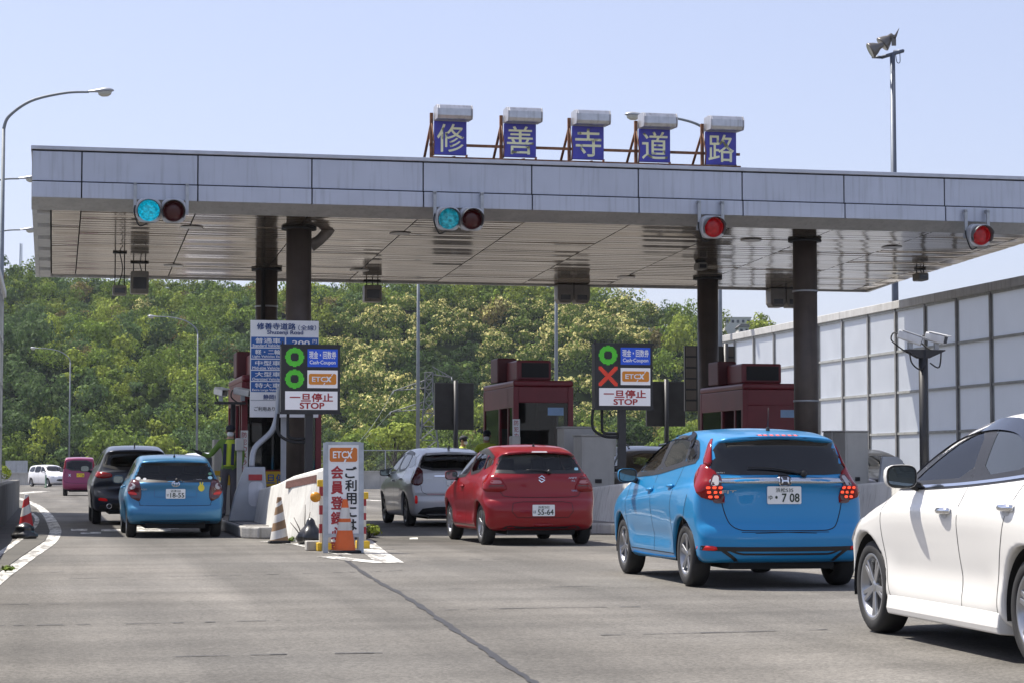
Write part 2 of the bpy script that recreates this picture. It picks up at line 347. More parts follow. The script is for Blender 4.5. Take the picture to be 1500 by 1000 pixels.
def leaf_mat(name, attr=True, col=(.06, .1, .03)):
    m = bpy.data.materials.new(name); m.use_nodes = True; N = m.node_tree.nodes; L = m.node_tree.links; b = N['Principled BSDF']
    geo = N.new('ShaderNodeNewGeometry'); mr = N.new('ShaderNodeMapRange'); mr.inputs[3].default_value = .62; mr.inputs[4].default_value = 1.4; L.new(geo.outputs['Random Per Island'], mr.inputs[0])
    mx = N.new('ShaderNodeMix'); mx.data_type = 'RGBA'; mx.blend_type = 'MULTIPLY'; mx.inputs[0].default_value = 1; mx.inputs[6].default_value = (*col, 1)
    if attr:
        at = N.new('ShaderNodeAttribute'); at.attribute_name = 'leaf_colour'; L.new(at.outputs['Color'], mx.inputs[6])
    L.new(mr.outputs[0], mx.inputs[7]); L.new(mx.outputs[2], b.inputs['Base Color']); b.inputs['Roughness'].default_value = .75; b.inputs['Specular IOR Level'].default_value = .12
    tr = N.new('ShaderNodeBsdfTranslucent'); L.new(mx.outputs[2], tr.inputs[0])
    ms = N.new('ShaderNodeMixShader'); ms.inputs[0].default_value = .27; L.new(b.outputs[0], ms.inputs[1]); L.new(tr.outputs[0], ms.inputs[2]); L.new(ms.outputs[0], N['Material Output'].inputs[0])
    return m
LEAF = leaf_mat('leaves')
def leaf_cloud(rng, n, lobes, size, bias_up=.35):
    """n leaf clumps spread over and in overlapping lobes -> (n,4,3) quads and outwardness"""
    w = np.array([l[3] ** 2 for l in lobes]); k = rng.choice(len(lobes), n, p=w / w.sum()); Lb = np.array(lobes)[k]
    d = rng.normal(size=(n, 3)); d[:, 2] += bias_up; d /= np.linalg.norm(d, axis=1)[:, None]
    rr = Lb[:, 3:4] * (1 - .45 * rng.random((n, 1)) ** 2.2)
    c = Lb[:, :3] + d * rr * np.array([1, 1, .8])
    nrm = d + rng.normal(size=(n, 3)) * .27; nrm /= np.linalg.norm(nrm, axis=1)[:, None]
    a = np.cross(nrm, rng.normal(size=(n, 3))); a /= np.linalg.norm(a, axis=1)[:, None]; b = np.cross(nrm, a)
    s = size * (.55 + .9 * rng.random((n, 1))); e = .6 + .5 * rng.random((n, 1))
    q = np.stack([c - a * s, c - b * s * e + nrm * s * .25, c + a * s, c + b * s * e + nrm * s * .25], 1)
    top = (c[:, 2] - Lb[:, 2]) / Lb[:, 3]
    return q, top, d
def crown_lobes(rng, R, kind):
    out = []
    for i in range(rng.integers(7, 12)):
        a = rng.random() * 2 * pi; r = R * (.25 + .55 * rng.random()); out.append((r * cos(a), r * sin(a), R * (.45 + .75 * rng.random()) * (1.15 if kind == 'cone' else 1), R * (.30 + .22 * rng.random())))
    out.append((0, 0, R * .9, R * .55)); out.append((0, 0, R * 1.25, R * .38))
    return out
def mesh_quads(name, Q, C, mat, kind=None, parent=None):
    n = len(Q); me = bpy.data.meshes.new(name); me.vertices.add(n * 4); me.loops.add(n * 4); me.polygons.add(n)
    me.vertices.foreach_set('co', Q.reshape(-1).astype(np.float32)); me.loops.foreach_set('vertex_index', np.arange(n * 4, dtype=np.int32))
    me.polygons.foreach_set('loop_start', np.arange(0, n * 4, 4, dtype=np.int32)); me.polygons.foreach_set('loop_total', np.full(n, 4, dtype=np.int32))
    me.update(calc_edges=True)
    ca = me.color_attributes.new('leaf_colour', 'FLOAT_COLOR', 'CORNER'); cc = np.repeat(np.concatenate([C, np.ones((n, 1))], 1), 4, 0); ca.data.foreach_set('color', cc.reshape(-1).astype(np.float32))
    me.materials.append(mat); o = bpy.data.objects.new(name, me); COL.objects.link(o)
    if parent: o.parent = parent
    return o
SPECIES = {'dark': (.048, .088, .022), 'mid': (.135, .195, .032), 'light': (.225, .275, .044), 'blue': (.085, .138, .046), 'olive': (.115, .165, .034), 'brown': (.18, .15, .055)}
BLOSSOM = np.array((.60, .55, .22))
def tree_quads(rng, R, sp, blossom, n, size):
    q, top, d = leaf_cloud(rng, n, crown_lobes(rng, R, ''), size)
    C = np.array(SPECIES[sp])[None] * (.85 + .4 * rng.random()) * (1 + .12 * rng.normal(size=(n, 1))) * np.array([1, 1, 1])[None]
    if blossom:
        on = (top > .25) & (rng.random(n) < blossom); C[on] = BLOSSOM * (.75 + .4 * rng.random((on.sum(), 1)))
    return q, np.clip(C, .005, 1)
rng = np.random.default_rng(11)
QS, CS = [], []
cell = {}
for trial in range(30000):
    x, y = rng.uniform(-165, 165), rng.uniform(304, 482)
    R = 1.55 + 2.3 * rng.random() ** 1.7
    px, py = 750 + FPX * x / y, 0
    k0, k1 = int(x // 6), int(y // 6); near = False
    for i in (-1, 0, 1):
        for j in (-1, 0, 1):
            for (ax, ay, ar) in cell.get((k0 + i, k1 + j), ()): near |= (ax - x) ** 2 + (ay - y) ** 2 * .8 < (.56 * (R + ar)) ** 2
    if near: continue
    z = float(hill_z(x, y)); py = HZN - FPX * (z + 6 - CAMH) / y
    nb = float(vnoise(np.array(px / 150.), np.array(py / 70.), 5)); nb2 = float(vnoise(np.array(px / 70.), np.array(py / 50.), 9))
    yel = (470 < px < 950 and 425 < py < 600) * .46 + (180 < px < 380 and 430 < py < 540) * .34 + .14
    blossom = 0
    if (930 < px < 988 and 395 < y < 440) or (1050 < px < 1112 and 398 < y < 450): continue     # clearings round the houses
    if nb * .6 + nb2 * .2 + rng.random() * .2 < yel * 1.1 - .02: sp, blossom = 'olive', .25 + .6 * rng.random()
    else: sp = ('dark', 'mid', 'mid', 'light', 'blue', 'mid', 'light')[int(nb2 * 3 + rng.random() * 4) % 7]
    if rng.random() < .025: sp = 'brown'
    if px < 120 and 430 < py < 640 and nb < .55: sp = 'blue'  # bluish shade of the valley put into the leaf colour
    if 560 < px < 700 and 480 < py < 570 and nb2 < .7: sp, blossom, R = 'dark', 0, R * .7        # a stand of small dark conifers
    cell.setdefault((k0, k1), []).append((x, y, R))
    n = int(380 * (R / 3.) ** 1.7) + 90; q, C = tree_quads(rng, R, sp, blossom, n, .16 + .09 * rng.random())
    q[:, :, 2] *= .9 + .5 * rng.random()
    QS.append(q + np.array([x, y, z + .4 + R * .15])); CS.append(C)
for trial in range(2600):                       # undergrowth between the crowns
    x, y = rng.uniform(-165, 165), rng.uniform(302, 470); R = 1.2 + 1.2 * rng.random(); z = float(hill_z(x, y)); px = 750 + FPX * x / y
    if (930 < px < 988 and 395 < y < 440) or (1050 < px < 1112 and 398 < y < 450): continue
    q, C = tree_quads(rng, R, ('dark', 'mid', 'dark', 'olive')[rng.integers(4)], 0, 110, .26); QS.append(q + np.array([x, y, z])); CS.append(C)
forest = mesh_quads('forest', np.concatenate(QS), np.concatenate(CS), LEAF)
tag(forest, 'dense mixed wood with yellow blossoming crowns covering the hill', 'forest', kind='stuff')
# ================================================================== TOLL CANOPY
VF, VB = 40.0, 50.8
UL, UR = on_v(47, 213, VF)[0], 20.3
ZT = on_v(47, 213, VF)[1]; ZM = on_v(47, 265, VF)[1]; ZL = on_v(45, 289, VF)[1]; ZS = on_v(65, 300, VF)[1]
def soffit_z(v): return ZS - (v - VF) * .0335
c0 = Vector((10, 45, 0))
canopy = thing('toll_canopy', 'long grey metal roof over the toll lanes carried on round brown columns', 'canopy', W(10, 45))
Mx = T(-10, -45, 0)
fascia_m = M('fascia_panel', (.46, .49, .565), .38, .3, var=.07, vs=1.3, stain=.28)
soff_m = M('soffit_aluminium', (.37, .31, .245), .12, .8, var=.1, vs=1.0)
dark = M('dark_finish', (.012, .012, .013), .7)  # near-black finish shared by joint backing, collars, rods and grilles
trim_m = M('canopy_trim', (.46, .45, .43), .5, .2, stain=.3)
jx = [on_v(x, 240, VF)[0] for x in (120, 290, 457, 620, 779, 935, 1087, 1236, 1383)]
sp_ = (jx[-1] - jx[1]) / 7; jx = [UL] + jx + [jx[-1] + sp_, jx[-1] + 2 * sp_]; jx = [j for j in jx if j < UR - .2] + [UR]
up, lo, gap = MB(), MB(), MB()
for a, b in zip(jx[:-1], jx[1:]):
    up.box(a + .012, b - .012, VF, VF + .12, ZM + .012, ZT - .1, Mx)
    lo.prism([(VF - .05, ZL), (VF - .05, ZM - .012), (VF + .12, ZM - .012), (VF + .12, ZL)], a + .012, b - .012, 'x', Mx)
up.build('upper_fascia', fascia_m, canopy, bevel=.008); lo.build('lower_fascia', fascia_m, canopy, bevel=.008)
cap = MB(); cap.box(UL - .02, UR + .02, VF - .03, VF + .3, ZT - .075, ZT, Mx); cap.box(UL - .02, UL + .2, VF, VB, ZT - .075, ZT - .002, Mx); cap.box(UR - .2, UR + .02, VF + .3, VB, ZT - .075, ZT - .002, Mx)
cap.build('roof_coping', M('coping_metal', (.46, .48, .53), .35, .4), canopy, bevel=.01)
gap.box(UL + .01, UR - .01, VF + .03, VF + .2, ZL + .02, ZT - .05, Mx)
gap.build('joint_backing', dark, canopy)
bd = MB()                                           # recessed border under the fascia, stepping back to the soffit
bd.prism([(VF + .0, ZL - .0), (VF + .12, ZL), (VF + .5, ZS + .02), (VF + .42, ZS - .05)], UL, UR, 'x', Mx)
zB = soffit_z(VB)
for u0, u1 in ((UL, UL + .09), (UR - .09, UR)):
    bd.add([Mx @ Vector(p) for p in ((u0, VF + .12, ZL), (u1, VF + .12, ZL), (u1, VB, zB - .03), (u0, VB, zB - .03), (u0, VF + .12, ZT - .08), (u1, VF + .12, ZT - .08), (u1, VB, ZT - .3), (u0, VB, ZT - .3))],
           [(0, 1, 2, 3), (4, 7, 6, 5), (0, 3, 7, 4), (1, 5, 6, 2), (0, 4, 5, 1), (2, 6, 7, 3)])
for i in range(6):
    v0 = VF + .6 + i * 1.7
    bd.box(UL + .1, UL + .34, v0, v0 + 1.55, soffit_z(v0 + .8) - .06, soffit_z(v0 + .8) + .1, Mx)
bd.box(UL, UR, VB - .1, VB, zB - .03, ZT - .3, Mx)
bd.build('soffit_border', trim_m, canopy)
sf = MB(); n = 34; v0 = VF + .5; dv = (VB - .12 - v0) / n
for i in range(n):
    a = v0 + i * dv; b = a + dv - .035
    for ua, ub in zip(jx[:-1], jx[1:]):
        ua = max(ua, UL + .36); t1, t2 = rnd.gauss(0, .0035), rnd.gauss(0, .0022)
        p = [(ua + .012, a, soffit_z(a) + t1), (ub - .012, a, soffit_z(a) + t1 + t2), (ub - .012, b, soffit_z(b) - t1 + t2), (ua + .012, b, soffit_z(b) - t1)]
        p2 = [(x, y, z + .02) for x, y, z in p]
        sf.add([Mx @ Vector(q) for q in p + p2], [(0, 3, 2, 1), (4, 5, 6, 7), (0, 1, 5, 4), (2, 3, 7, 6), (1, 2, 6, 5), (3, 0, 4, 7)])
sf.build('soffit', soff_m, canopy)
rf = MB()
rf.add([Mx @ Vector(p) for p in ((UL + .1, v0 - .1, soffit_z(v0) + .06), (UR - .1, v0 - .1, soffit_z(v0) + .06), (UR - .1, VB - .1, soffit_z(VB) + .06), (UL + .1, VB - .1, soffit_z(VB) + .06),
                               (UL + .1, v0 - .1, ZT - .1), (UR - .1, v0 - .1, ZT - .1), (UR - .1, VB - .1, ZT - .32), (UL + .1, VB - .1, ZT - .32))],
       [(0, 3, 2, 1), (4, 5, 6, 7), (0, 1, 5, 4), (2, 3, 7, 6), (1, 2, 6, 5), (3, 0, 4, 7)])
rf.build('roof_deck', dark, canopy)
# columns
col_m = M('column_brown', (.085, .066, .055), .5, .1, var=.22, vs=3, stain=.3)
VC1, VC2 = 42.1, 48.7
for x, v, r in ((437, VC1, .252), (390, VC2, .252), (1180, VC1, .252), (1037, VC2, .252)):
    u = on_v(x, 500, v)[0]; z = soffit_z(v)
    m = MB(); m.cyl((u, v, .1), (u, v, z + .01), r, 32, Mx); c = m.build('column', col_m, canopy)
    m = MB(); m.cyl((u, v, z - .05), (u, v, z - .01), r + .1, 32, Mx); m.build('collar', dark, c)
    m = MB()
    for zz in ((2.6, 4.9) if x in (390, 1180) else ()): m.lathe([(r + .004, zz - .02), (r + .015, zz - .02), (r + .015, zz + .02), (r + .004, zz + .02)], 32, Mx @ T(u, v, 0))
    if m.v: m.build('band', galv, c)
m = MB(); uc = on_v(437, 500, VC1)[0]
p = [on_v(x, y, VC1 + .35) for x, y in ((487, 312), (487, 330), (480, 340), (468, 352), (455, 362))]
m.tube([Mx @ Vector((a, VC1 + .35, b)) for a, b in p], .11, 12)
uu = on_v(468, 352, VC1 + .35); m.tube([Mx @ Vector((uc + .2, VC1 + .3, uu[1] - .1)), Mx @ Vector((uu[0], VC1 + .35, uu[1]))], .09, 10)
m.build('drain_pipe', M('drain_pipe', (.2, .18, .16), .5, var=.3), canopy)
m = MB(); up_ = on_v(385, 500, VC2 - .3)[0]; m.tube([(up_ - 10, VC2 - .3 - 45, .2), (up_ - 10, VC2 - .3 - 45, soffit_z(VC2) - .02)], .05, 8); m.build('conduit', dark, canopy)
# downlights set into the soffit
for x, y in ((281, 333), (254, 389), (586, 342), (526, 396), (917, 406), (1100, 352), (1306, 362), (446, 334)):
    dx, dy, dz = ray(x, y); ru, rv = road_of(dx, dy); t = (ZS + .0335 * VF - CAMH - 0.0) / (dz + .0335 * rv)
    m = MB(); m.lathe([(.0, .002), (.16, .0), (.19, -.004), (.22, -.004), (.23, .008)], 24, Mx @ T(ru * t, rv * t, soffit_z(rv * t) - .012)); m.build('downlight', M('downlight_ring', (.55, .53, .5), .4), canopy)

# ------------------------------------------------------------------ rooftop characters
VS = 40.35
u0, z0 = on_v(860, 234, VS)
rs = thing('rooftop_sign', 'five blue boards with pale characters under metal hoods on the canopy roof', 'sign', W(u0, VS, ZT))
def q(x, y, v=VS): a, b = on_v(x, y, v); return a - u0, b - ZT
rust = M('rusty_steel', (.20, .09, .045), .8, var=.5, vs=9)
bl = M('sign_violet_blue', (.055, .055, .36), .5, var=.15, vs=8)
def worn_letters():
    m = bpy.data.materials.new('worn_cream_letters'); m.use_nodes = True; N = m.node_tree.nodes; L = m.node_tree.links; b = N['Principled BSDF']
    tc = N.new('ShaderNodeTexCoord'); n = N.new('ShaderNodeTexNoise'); n.inputs['Scale'].default_value = 5; n.inputs['Detail'].default_value = 10; L.new(tc.outputs['Object'], n.inputs['Vector'])
    r = N.new('ShaderNodeMapRange'); r.inputs[1].default_value = .56; r.inputs[2].default_value = .64; L.new(n.outputs['Fac'], r.inputs[0])
    x = N.new('ShaderNodeMix'); x.data_type = 'RGBA'; L.new(r.outputs[0], x.inputs[0]); x.inputs[6].default_value = (.76, .76, .50, 1); x.inputs[7].default_value = (.15, .15, .08, 1); L.new(x.outputs[2], b.inputs['Base Color'])
    return m
wl_m = worn_letters(); hood_m = M('hood_metal', (.50, .51, .54), .35, .8, var=.12, vs=8, stain=.4)
ctr = [(659.5, 203), (761.5, 206.5), (861, 210), (958.5, 214), (1055.5, 218)]
fr = MB(); hw = .318
for i, (ch, (cx, cy)) in enumerate(zip('修善寺道路', ctr)):
    a, b = q(cx, cy)
    m = MB(); m.box(a - hw, a + hw, -.04, .04, b - .33, b + .33); bo = m.build('character_board', bl, rs, bevel=.006)
    m = MB(); put_text(m, ch, a, b, .53, .55, -.045, .010); m.build('lettering', wl_m, bo, fix=False)
    hz = b + .48; prof = [(-.32, -.15), (-.36, -.08), (-.36, .05), (-.30, .13), (-.18, .15), (.1, .14), (.12, -.13)]
    m = MB(); m.prism([(y, z + hz) for y, z in prof], a - .29, a + .36, 'x')
    m.build('lamp_hood', hood_m, rs, bevel=.015)
    for xa in (a - .314, a + .362): m = MB(); m.prism([(y * 1.02, z + hz) for y, z in prof], xa, xa + .023, 'x'); m.build('hood_end', M('hood_end', (.5, .5, .52), .4, .6, stain=.3), rs, bevel=.006)
    xl = a - .36
    fr.box(xl - .03, xl + .03, .05, .11, 0.0, b + .5); fr.tube([(xl, .1, b + .3), (xl - .05, .75, .02)], .028, 6); fr.tube([(a + .1, .06, b - .36), (a - .06, -.12, .02)], .03, 6)
    fr.tube([(a + .34, .08, b - .3), (a + .34, .1, 0.0)], .025, 6)
    fr.tube([(xl, .04, b + .3), (xl + .02, -.1, b - .1), (xl + .03, 0, b - .35)], .014, 5)
a0, a1 = q(630, 200)[0], q(1085, 200)[0]
fr.box(a0, a1, .05, .1, .30, .35); fr.box(a0, a1, .0, .06, .04, .085); fr.box(a0, a1, .60, .66, .0, .045)
fr.build('frame', rust, rs)

# ------------------------------------------------------------------ traffic signals
sig_m = M('signal_housing', (.50, .52, .55), .4, .3, stain=.35)
on_green = M('lit_blue_green', (.02, .3, .36), .3, emit=(.0, .40, .62), es=.55, var=.4, vs=20); on_green2 = M('lit_blue_green_dim', (.05, .35, .4), .3, emit=(.0, .27, .40), es=.32, var=.6, vs=18)
off_red = M('unlit_red_lens', (.06, .006, .008), .25, var=.3); on_red = M('lit_red', (.3, .01, .015), .25, emit=(.45, .006, .01), es=.14, var=.3, vs=14)
def signal(cx, cy, lenses, yaw, label, br):
    v = VF - .28; u, z = on_v(cx, cy, v)
    t = thing('traffic_signal', label, 'traffic light', W(u, v, z), TH + yaw, 'lane signals hung along the canopy edge')
    n = len(lenses); w = .46 * n; tilt = RX(radians(8))
    for i, lm in enumerate(lenses):
        x = (i - (n - 1) / 2) * .455; m = MB()
        m.prism(rbox(x, 0, .445, .45, .13, 5), -.08, .12, 'y', tilt); h = m.build('housing', sig_m, t, bevel=.02)
        m = MB(); m.lathe([(.185, 0), (.20, .02), (.195, .05)], 24, tilt @ T(x, -.08, 0) @ RX(pi / 2)); m.lathe([(.0, .055), (.1, .048), (.165, .03), (.185, .0)][::-1], 24, tilt @ T(x, -.08, 0) @ RX(pi / 2)); m.build('lens', lm, h)
        vs, fs = [], []; k = 18
        for j in range(k + 1):
            a = radians(-35 + 250 * j / k)
            for r, y in ((.205, -.08), (.22, -.30 if 0 < j < k else -.22), (.212, -.30 if 0 < j < k else -.22), (.197, -.08)): vs.append(tilt @ Vector((x + r * cos(a), y * (1 if 20 < -35 + 250 * j / k < 160 else .78), r * sin(a))))
        for j in range(k):
            for c in range(4): fs.append((j * 4 + c, j * 4 + (c + 1) % 4, (j + 1) * 4 + (c + 1) % 4, (j + 1) * 4 + c))
        m = MB(); m.add(vs, fs, True); m.build('visor', M('visor_grey', (.10, .10, .105), .5), h)
    m = MB()
    for x in (br, -br) if n == 2 else (br, -br * .9): m.box(x - .03, x + .03, .1, .15, .0, .52); m.box(x - .03, x + .03, .1, .26, .48, .54)
    m.box(-br - .03, br + .03, .12, .16, -.05, .05)
    m.build('bracket', galv, t); m = MB(); m.tube(catmull([(-br, .1, .1), (-w / 2 - .03, .02, -.05), (-w / 2 + .06, 0, -.28), (-w / 2 + .2, .05, -.24)], 5), .014, 6); m.build('cable', rubber, t)
signal(236, 309, (on_green, off_red), radians(-2), 'two lamp signal with bright turquoise left lamp over the far left lane', .48)
signal(673, 321, (on_green2, off_red), radians(-2), 'two lamp signal with dull green lamp below the first roof character', .46)
signal(1043, 333, (on_red,), radians(-2), 'single red signal below the last roof character', .25)
signal(1434, 345, (on_red,), radians(-2), 'single red signal at the far right canopy edge', .25)

# ------------------------------------------------------------------ devices hanging below the soffit
def hang_v(y): return VF * 487. / (797 - y)
dev_m = M('device_grey', (.19, .175, .155), .5, var=.2, stain=.3); lens_m = M('device_window', (.03, .03, .035), .15)
def hanger(x, yc, y1, kind, label, cat, w=.26, h=.3):
    v = min(hang_v(yc), VB - .25); zt = soffit_z(v); u, zb = on_v(x, y1, v)
    t = thing(kind, label, cat, W(u, v, zt), TH, 'devices hung below the canopy')
    m = MB(); 
    for dx in (-w * .33, w * .33): m.tube([(dx, 0, 0), (dx, 0, zb - zt + h)], .014, 6)
    m.box(-w * .5, w * .5, -.05, .05, -.03, -.005); m.tube(catmull([(0, .03, -.02), (.06, .03, (zb - zt) * .4), (-.03, .03, zb - zt + h)], 4), .012, 5)
    m.build('rod', dark, t)
    m = MB(); m.prism(rbox(0, zb - zt + h / 2, w, h, .03, 2), -.2, .16, 'y'); b = m.build('case', dev_m, t, bevel=.012)
    m = MB(); m.box(-w * .36, w * .36, -.215, -.203, zb - zt + h * .2, zb - zt + h * .72); m.build('window', lens_m, b)
hanger(175, 377, 433, 'lane_detector', 'small square box on two long thin rods below the canopy left', 'detector', .3, .2)
hanger(204, 391, 431, 'lane_camera', 'larger dark grey box below the canopy beside the rod hung one', 'camera', .4, .5)
hanger(545, 413, 443, 'lane_camera', 'grey lamp box at the canopy rear edge right of the left columns', 'camera', .42, .4)
hanger(1026, 372, 396, 'floodlight', 'small dark floodlight on thin rods under the single red signal near the rear column', 'floodlight', .22, .16)
hanger(1348, 376, 412, 'floodlight', 'small dark floodlight on rods near the right end of the canopy', 'floodlight', .26, .18)
for x, y1, lab in ((838, 445, 'wide twin lamp box at the canopy rear edge above the middle booth'), (1148, 451, 'wide twin lamp box at the canopy rear edge beside the right column')):
    v = VB - .2; u, zb = on_v(x, y1, v); zt = soffit_z(v)
    t = thing('twin_lamp', lab, 'lamp', W(u, v, zt), TH, 'devices hung below the canopy')
    for dx in (-.21, .21):
        m = MB(); m.prism([(dx - .2, zb - zt + .1), (dx - .14, zb - zt), (dx + .14, zb - zt), (dx + .2, zb - zt + .1), (dx + .2, -.01), (dx - .2, -.01)], -.2, .2, 'y'); c = m.build('case', dev_m, t, bevel=.015)
        m = MB(); m.box(dx - .12, dx + .12, -.21, -.202, zb - zt + .08, zb - zt + .2); m.build('window', lens_m, c)

# ------------------------------------------------------------------ islands
kerb_m = M('kerb_concrete', (.36, .35, .33), .85, var=.2, vs=2, stain=.6, bump=.3)
isl_m = M('island_paving', (.22, .21, .2), .9, var=.25)
wall_white = M('whitewashed_concrete', (.64, .63, .59), .75, var=.12, vs=1.5, stain=.45, bump=.25, bs=12)
def island(u0, u1, vn, v1, label):
    uc = (u0 + u1) / 2; t = thing('toll_island', label, 'island', W(uc, vn), TH, 'raised islands between the lanes')
    w = (u1 - u0) / 2; L_ = v1 - vn
    pl = [(-w, 3.2), (-w * .75, 1.6), (-w * .3, .4), (0, .15), (w * .3, .4), (w * .75, 1.6), (w, 3.2), (w, L_), (-w, L_)]
    pl = [(-w, 3.4), (-w + .25, 3.0), (w - .25, 3.0), (w, 3.4), (w, L_), (-w, L_)]; ww = w; w = w - .42
    m = MB(); m.prism(pl, 0, .2, 'z'); m.build('kerb', kerb_m, t, bevel=.03)
    m = MB(); m.prism([(-ww * .93, 3.5), (ww * .93, 3.5), (ww * .93, L_ - .1), (-ww * .93, L_ - .1)], .2, .212, 'z'); m.build('paving', isl_m, t)
    bot = [(-w + .03, 6.4, .0), (-w + .03, 3.2, 0), (-w * .75, 1.6, 0), (-w * .3, .42, 0), (0, .1, 0), (w * .3, .42, 0), (w * .75, 1.6, 0), (w - .03, 3.2, 0), (w - .03, 6.4, 0)]
    hh = [.80, .92, 1.06, 1.16, 1.20, 1.16, 1.06, .92, .80]
    top = [(x * .82, y + (.25 if abs(x) < w * .8 else .0), h) for (x, y, _), h in zip(bot, hh)]
    k = 9; inn = [(x * .6, min(y + .45, 6.4), z + .02) for x, y, z in top]
    m = MB(); vs = bot + top + inn
    fs = [(i, i + 1, k + i + 1, k + i) for i in range(8)] + [(k + i, k + i + 1, 2 * k + i + 1, 2 * k + i) for i in range(8)] + [tuple(range(2 * k, 3 * k)), (0, k, 2 * k, 3 * k - 1, 2 * k - 1, k - 1)]
    m.add(vs, fs); m.build('bow_wall', wall_white, t, bevel=.03)
    A, B = Vector(top[2]), Vector(top[3]); A2, B2 = Vector(bot[2]), Vector(bot[3]); m = MB(); P = lambda f, g: (A.lerp(B, f)).lerp(A2.lerp(B2, f), g); nn = (B - A).cross(A2 - A).normalized(); nn = nn if nn.y < 0 else -nn
    Q = [P(-.25, .06), P(.95, .06), P(.95, .17), P(-.25, .17)]; m.add([q_ + nn * .012 for q_ in Q] + [q_ - nn * .03 for q_ in Q], [(0, 1, 2, 3), (0, 4, 5, 1), (1, 5, 6, 2), (2, 6, 7, 3), (3, 7, 4, 0)]); m.build('brick_inset', M('red_brick', (.12, .05, .04), .8, var=.4, vs=30), t)
    return t
i1 = island(3.15, 5.45, 33.0, 62, 'left toll island with a whitewashed bow wall behind the standing sign')
i2 = island(9.55, 12.0, 33.9, 60, 'middle toll island with a whitewashed bow wall beside the red hatchback')
i3 = island(14.7, 17.3, 34.6, 58, 'right toll island with a whitewashed bow wall behind the white sedan')

# ------------------------------------------------------------------ booths
glass_dark = M('booth_glass', (.03, .035, .035), .05, 0, .6, var=.3, vs=2)
def booth(u0, u1, v0, v1, zt, label, solid=False):
    uc = (u0 + u1) / 2; t = thing('toll_booth', label, 'booth', W(uc, v0, .212), TH, 'maroon toll booths on the islands')
    w = (u1 - u0) / 2; d = v1 - v0; z = zt - .212
    m = MB()                                        # posts, dado and header of the shell
    r = .12
    for x in (-w, w - r): 
        for y in (0, d - r): m.box(x, x + r, y, y + r, 0, z)
    m.box(-w + r, w - r, .01, .07, 0, .95); m.box(-w + r, w - r, .01, .1, z - .35, z); m.box(-w + r, w - r, d - .07, d - .01, 0, 1.0); m.box(-w + r, w - r, d - .07, d - .01, z - .35, z)
    for x in (-w + .005, w - .065):
        m.box(x, x + .06, r, d - r, z - .45, z)
        m.box(x, x + .06, r, .55, 0, 1.0); m.box(x, x + .06, .55, .65, 0, z); m.box(x, x + .06, 1.5, 1.6, 0, z); m.box(x, x + .06, 1.6, d - r, 0, 1.0)
    m.box(-w + r, w - r, d - .066, d - .014, 1.0, z - .35)
    if solid:
        m.box(-w + r, -.22, .015, .065, .95, z - .35); m.box(.3, w - r, .015, .065, .95, z - .35); m.box(-.22, .3, .015, .065, 1.72, z - .35)
    m.build('wall', booth_red, t, bevel=.012)
    m = MB(); m.box(-w - .004, w + .004, -.015, d + .01, z + .002, z + .14); m.build('roof', booth_red, t, bevel=.05, seg=3)
    m = MB(); m.box(-w + r, w - r, .03, .045, .95, z - .35); m.build('front_window', glass_mat('booth_clear_glass', (.34, .38, .38)), t)
    for x in (-w + .025, w - .04):
        for ya, yb in ((r, .55), (1.6, d - r)): m = MB(); m.box(x, x + .015, ya, yb, 1.0, z - .45); m.build('side_window', glass_mat('booth_clear_glass'), t)
    m = MB(); m.box(-w + .1, w - .1, .15, .5, .85, .9); m.box(-w + .2, -w + .7, .2, .45, .9, 1.25); m.box(.1, .45, .2, .4, .9, 1.1); m.build('counter', cab_grey, t)
    m = MB(); m.box(-w + .12, w - .12, d - .4, d - .1, 0, 1.9); m.build('back_locker', M('locker', (.1, .1, .1), .6), t)
    m = MB(); m.box(w * .15, w - .22, .012, .028, z - .62, z - .45); m.build('window_notice', M('notice_blue', (.25, .4, .6), .4), t)
    ac = MB(); ac.box(-w + .25, w * .55, .8, 1.9, z + .17, z + .62); a = ac.build('air_conditioner', booth_red, t, bevel=.04)
    ac = MB(); ac.box(-w + .36, w * .45, .78, .798, z + .24, z + .56); ac.build('grille', dark, a)
    ac = MB(); ac.box(-w + .05, -w + .5, 1.95, 2.7, z + .17, z + .72); ac.build('ventilator', M('vent_maroon', (.10, .012, .018), .5), t, bevel=.03)
    return t, w, z
bt, bw, bz = booth(on_v(752, 600, 45)[0], on_v(840, 600, 45)[0], 45, 48.3, on_v(796, 566, 45)[1], 'maroon booth with a large front window behind the red hatchback')
m = MB(); m.box(-bw - .02, -bw + .14, -.02, -.005, .88, 2.05); s = m.build('notice_strip', sign_white, bt); m = MB()
for i, ch in enumerate('防犯カメラ作動中'): put_text(m, ch, -bw + .06, 1.97 - i * .14, .1, .11, -.024, .01)
m.build('lettering', sign_red, s, fix=False)
b1, bw1, bz1 = booth(3.72, 5.35, 43.2, 46.6, 2.95, 'maroon booth of the left lane half hidden by the tariff board')
m = MB(); m.box(-bw1 - .02, -bw1 + .13, -.02, -.005, .55, 1.75); s = m.build('notice_strip', sign_white, b1); m = MB()
for i, ch in enumerate('防犯カメラ作動中'): put_text(m, ch, -bw1 + .055, 1.66 - i * .14, .1, .11, -.024, .01)
m.build('lettering', sign_red, s, fix=False)
yel = M('sign_yellow', (.62, .40, .02), .5)
m = MB(); m.box(-bw1 + .16, .42, -.02, .0, .62, .92); s = m.build('notice_board', yel, b1); m = MB(); put_text(m, '一旦停車', -.12, .77, .75, .2, -.024, .015); m.build('lettering', sign_blue, s, fix=False)
m = MB(); m.box(-bw1 + .2, .35, -.02, .0, .1, .58); m.build('notice_board', sign_white, b1)
b3, bw3, bz3 = booth(on_v(1088, 600, 45)[0], on_v(1088, 600, 45)[0] + 1.55, 45, 48.2, on_v(1120, 570, 45)[1], 'maroon booth at the right beside the front column', True)
m = MB()
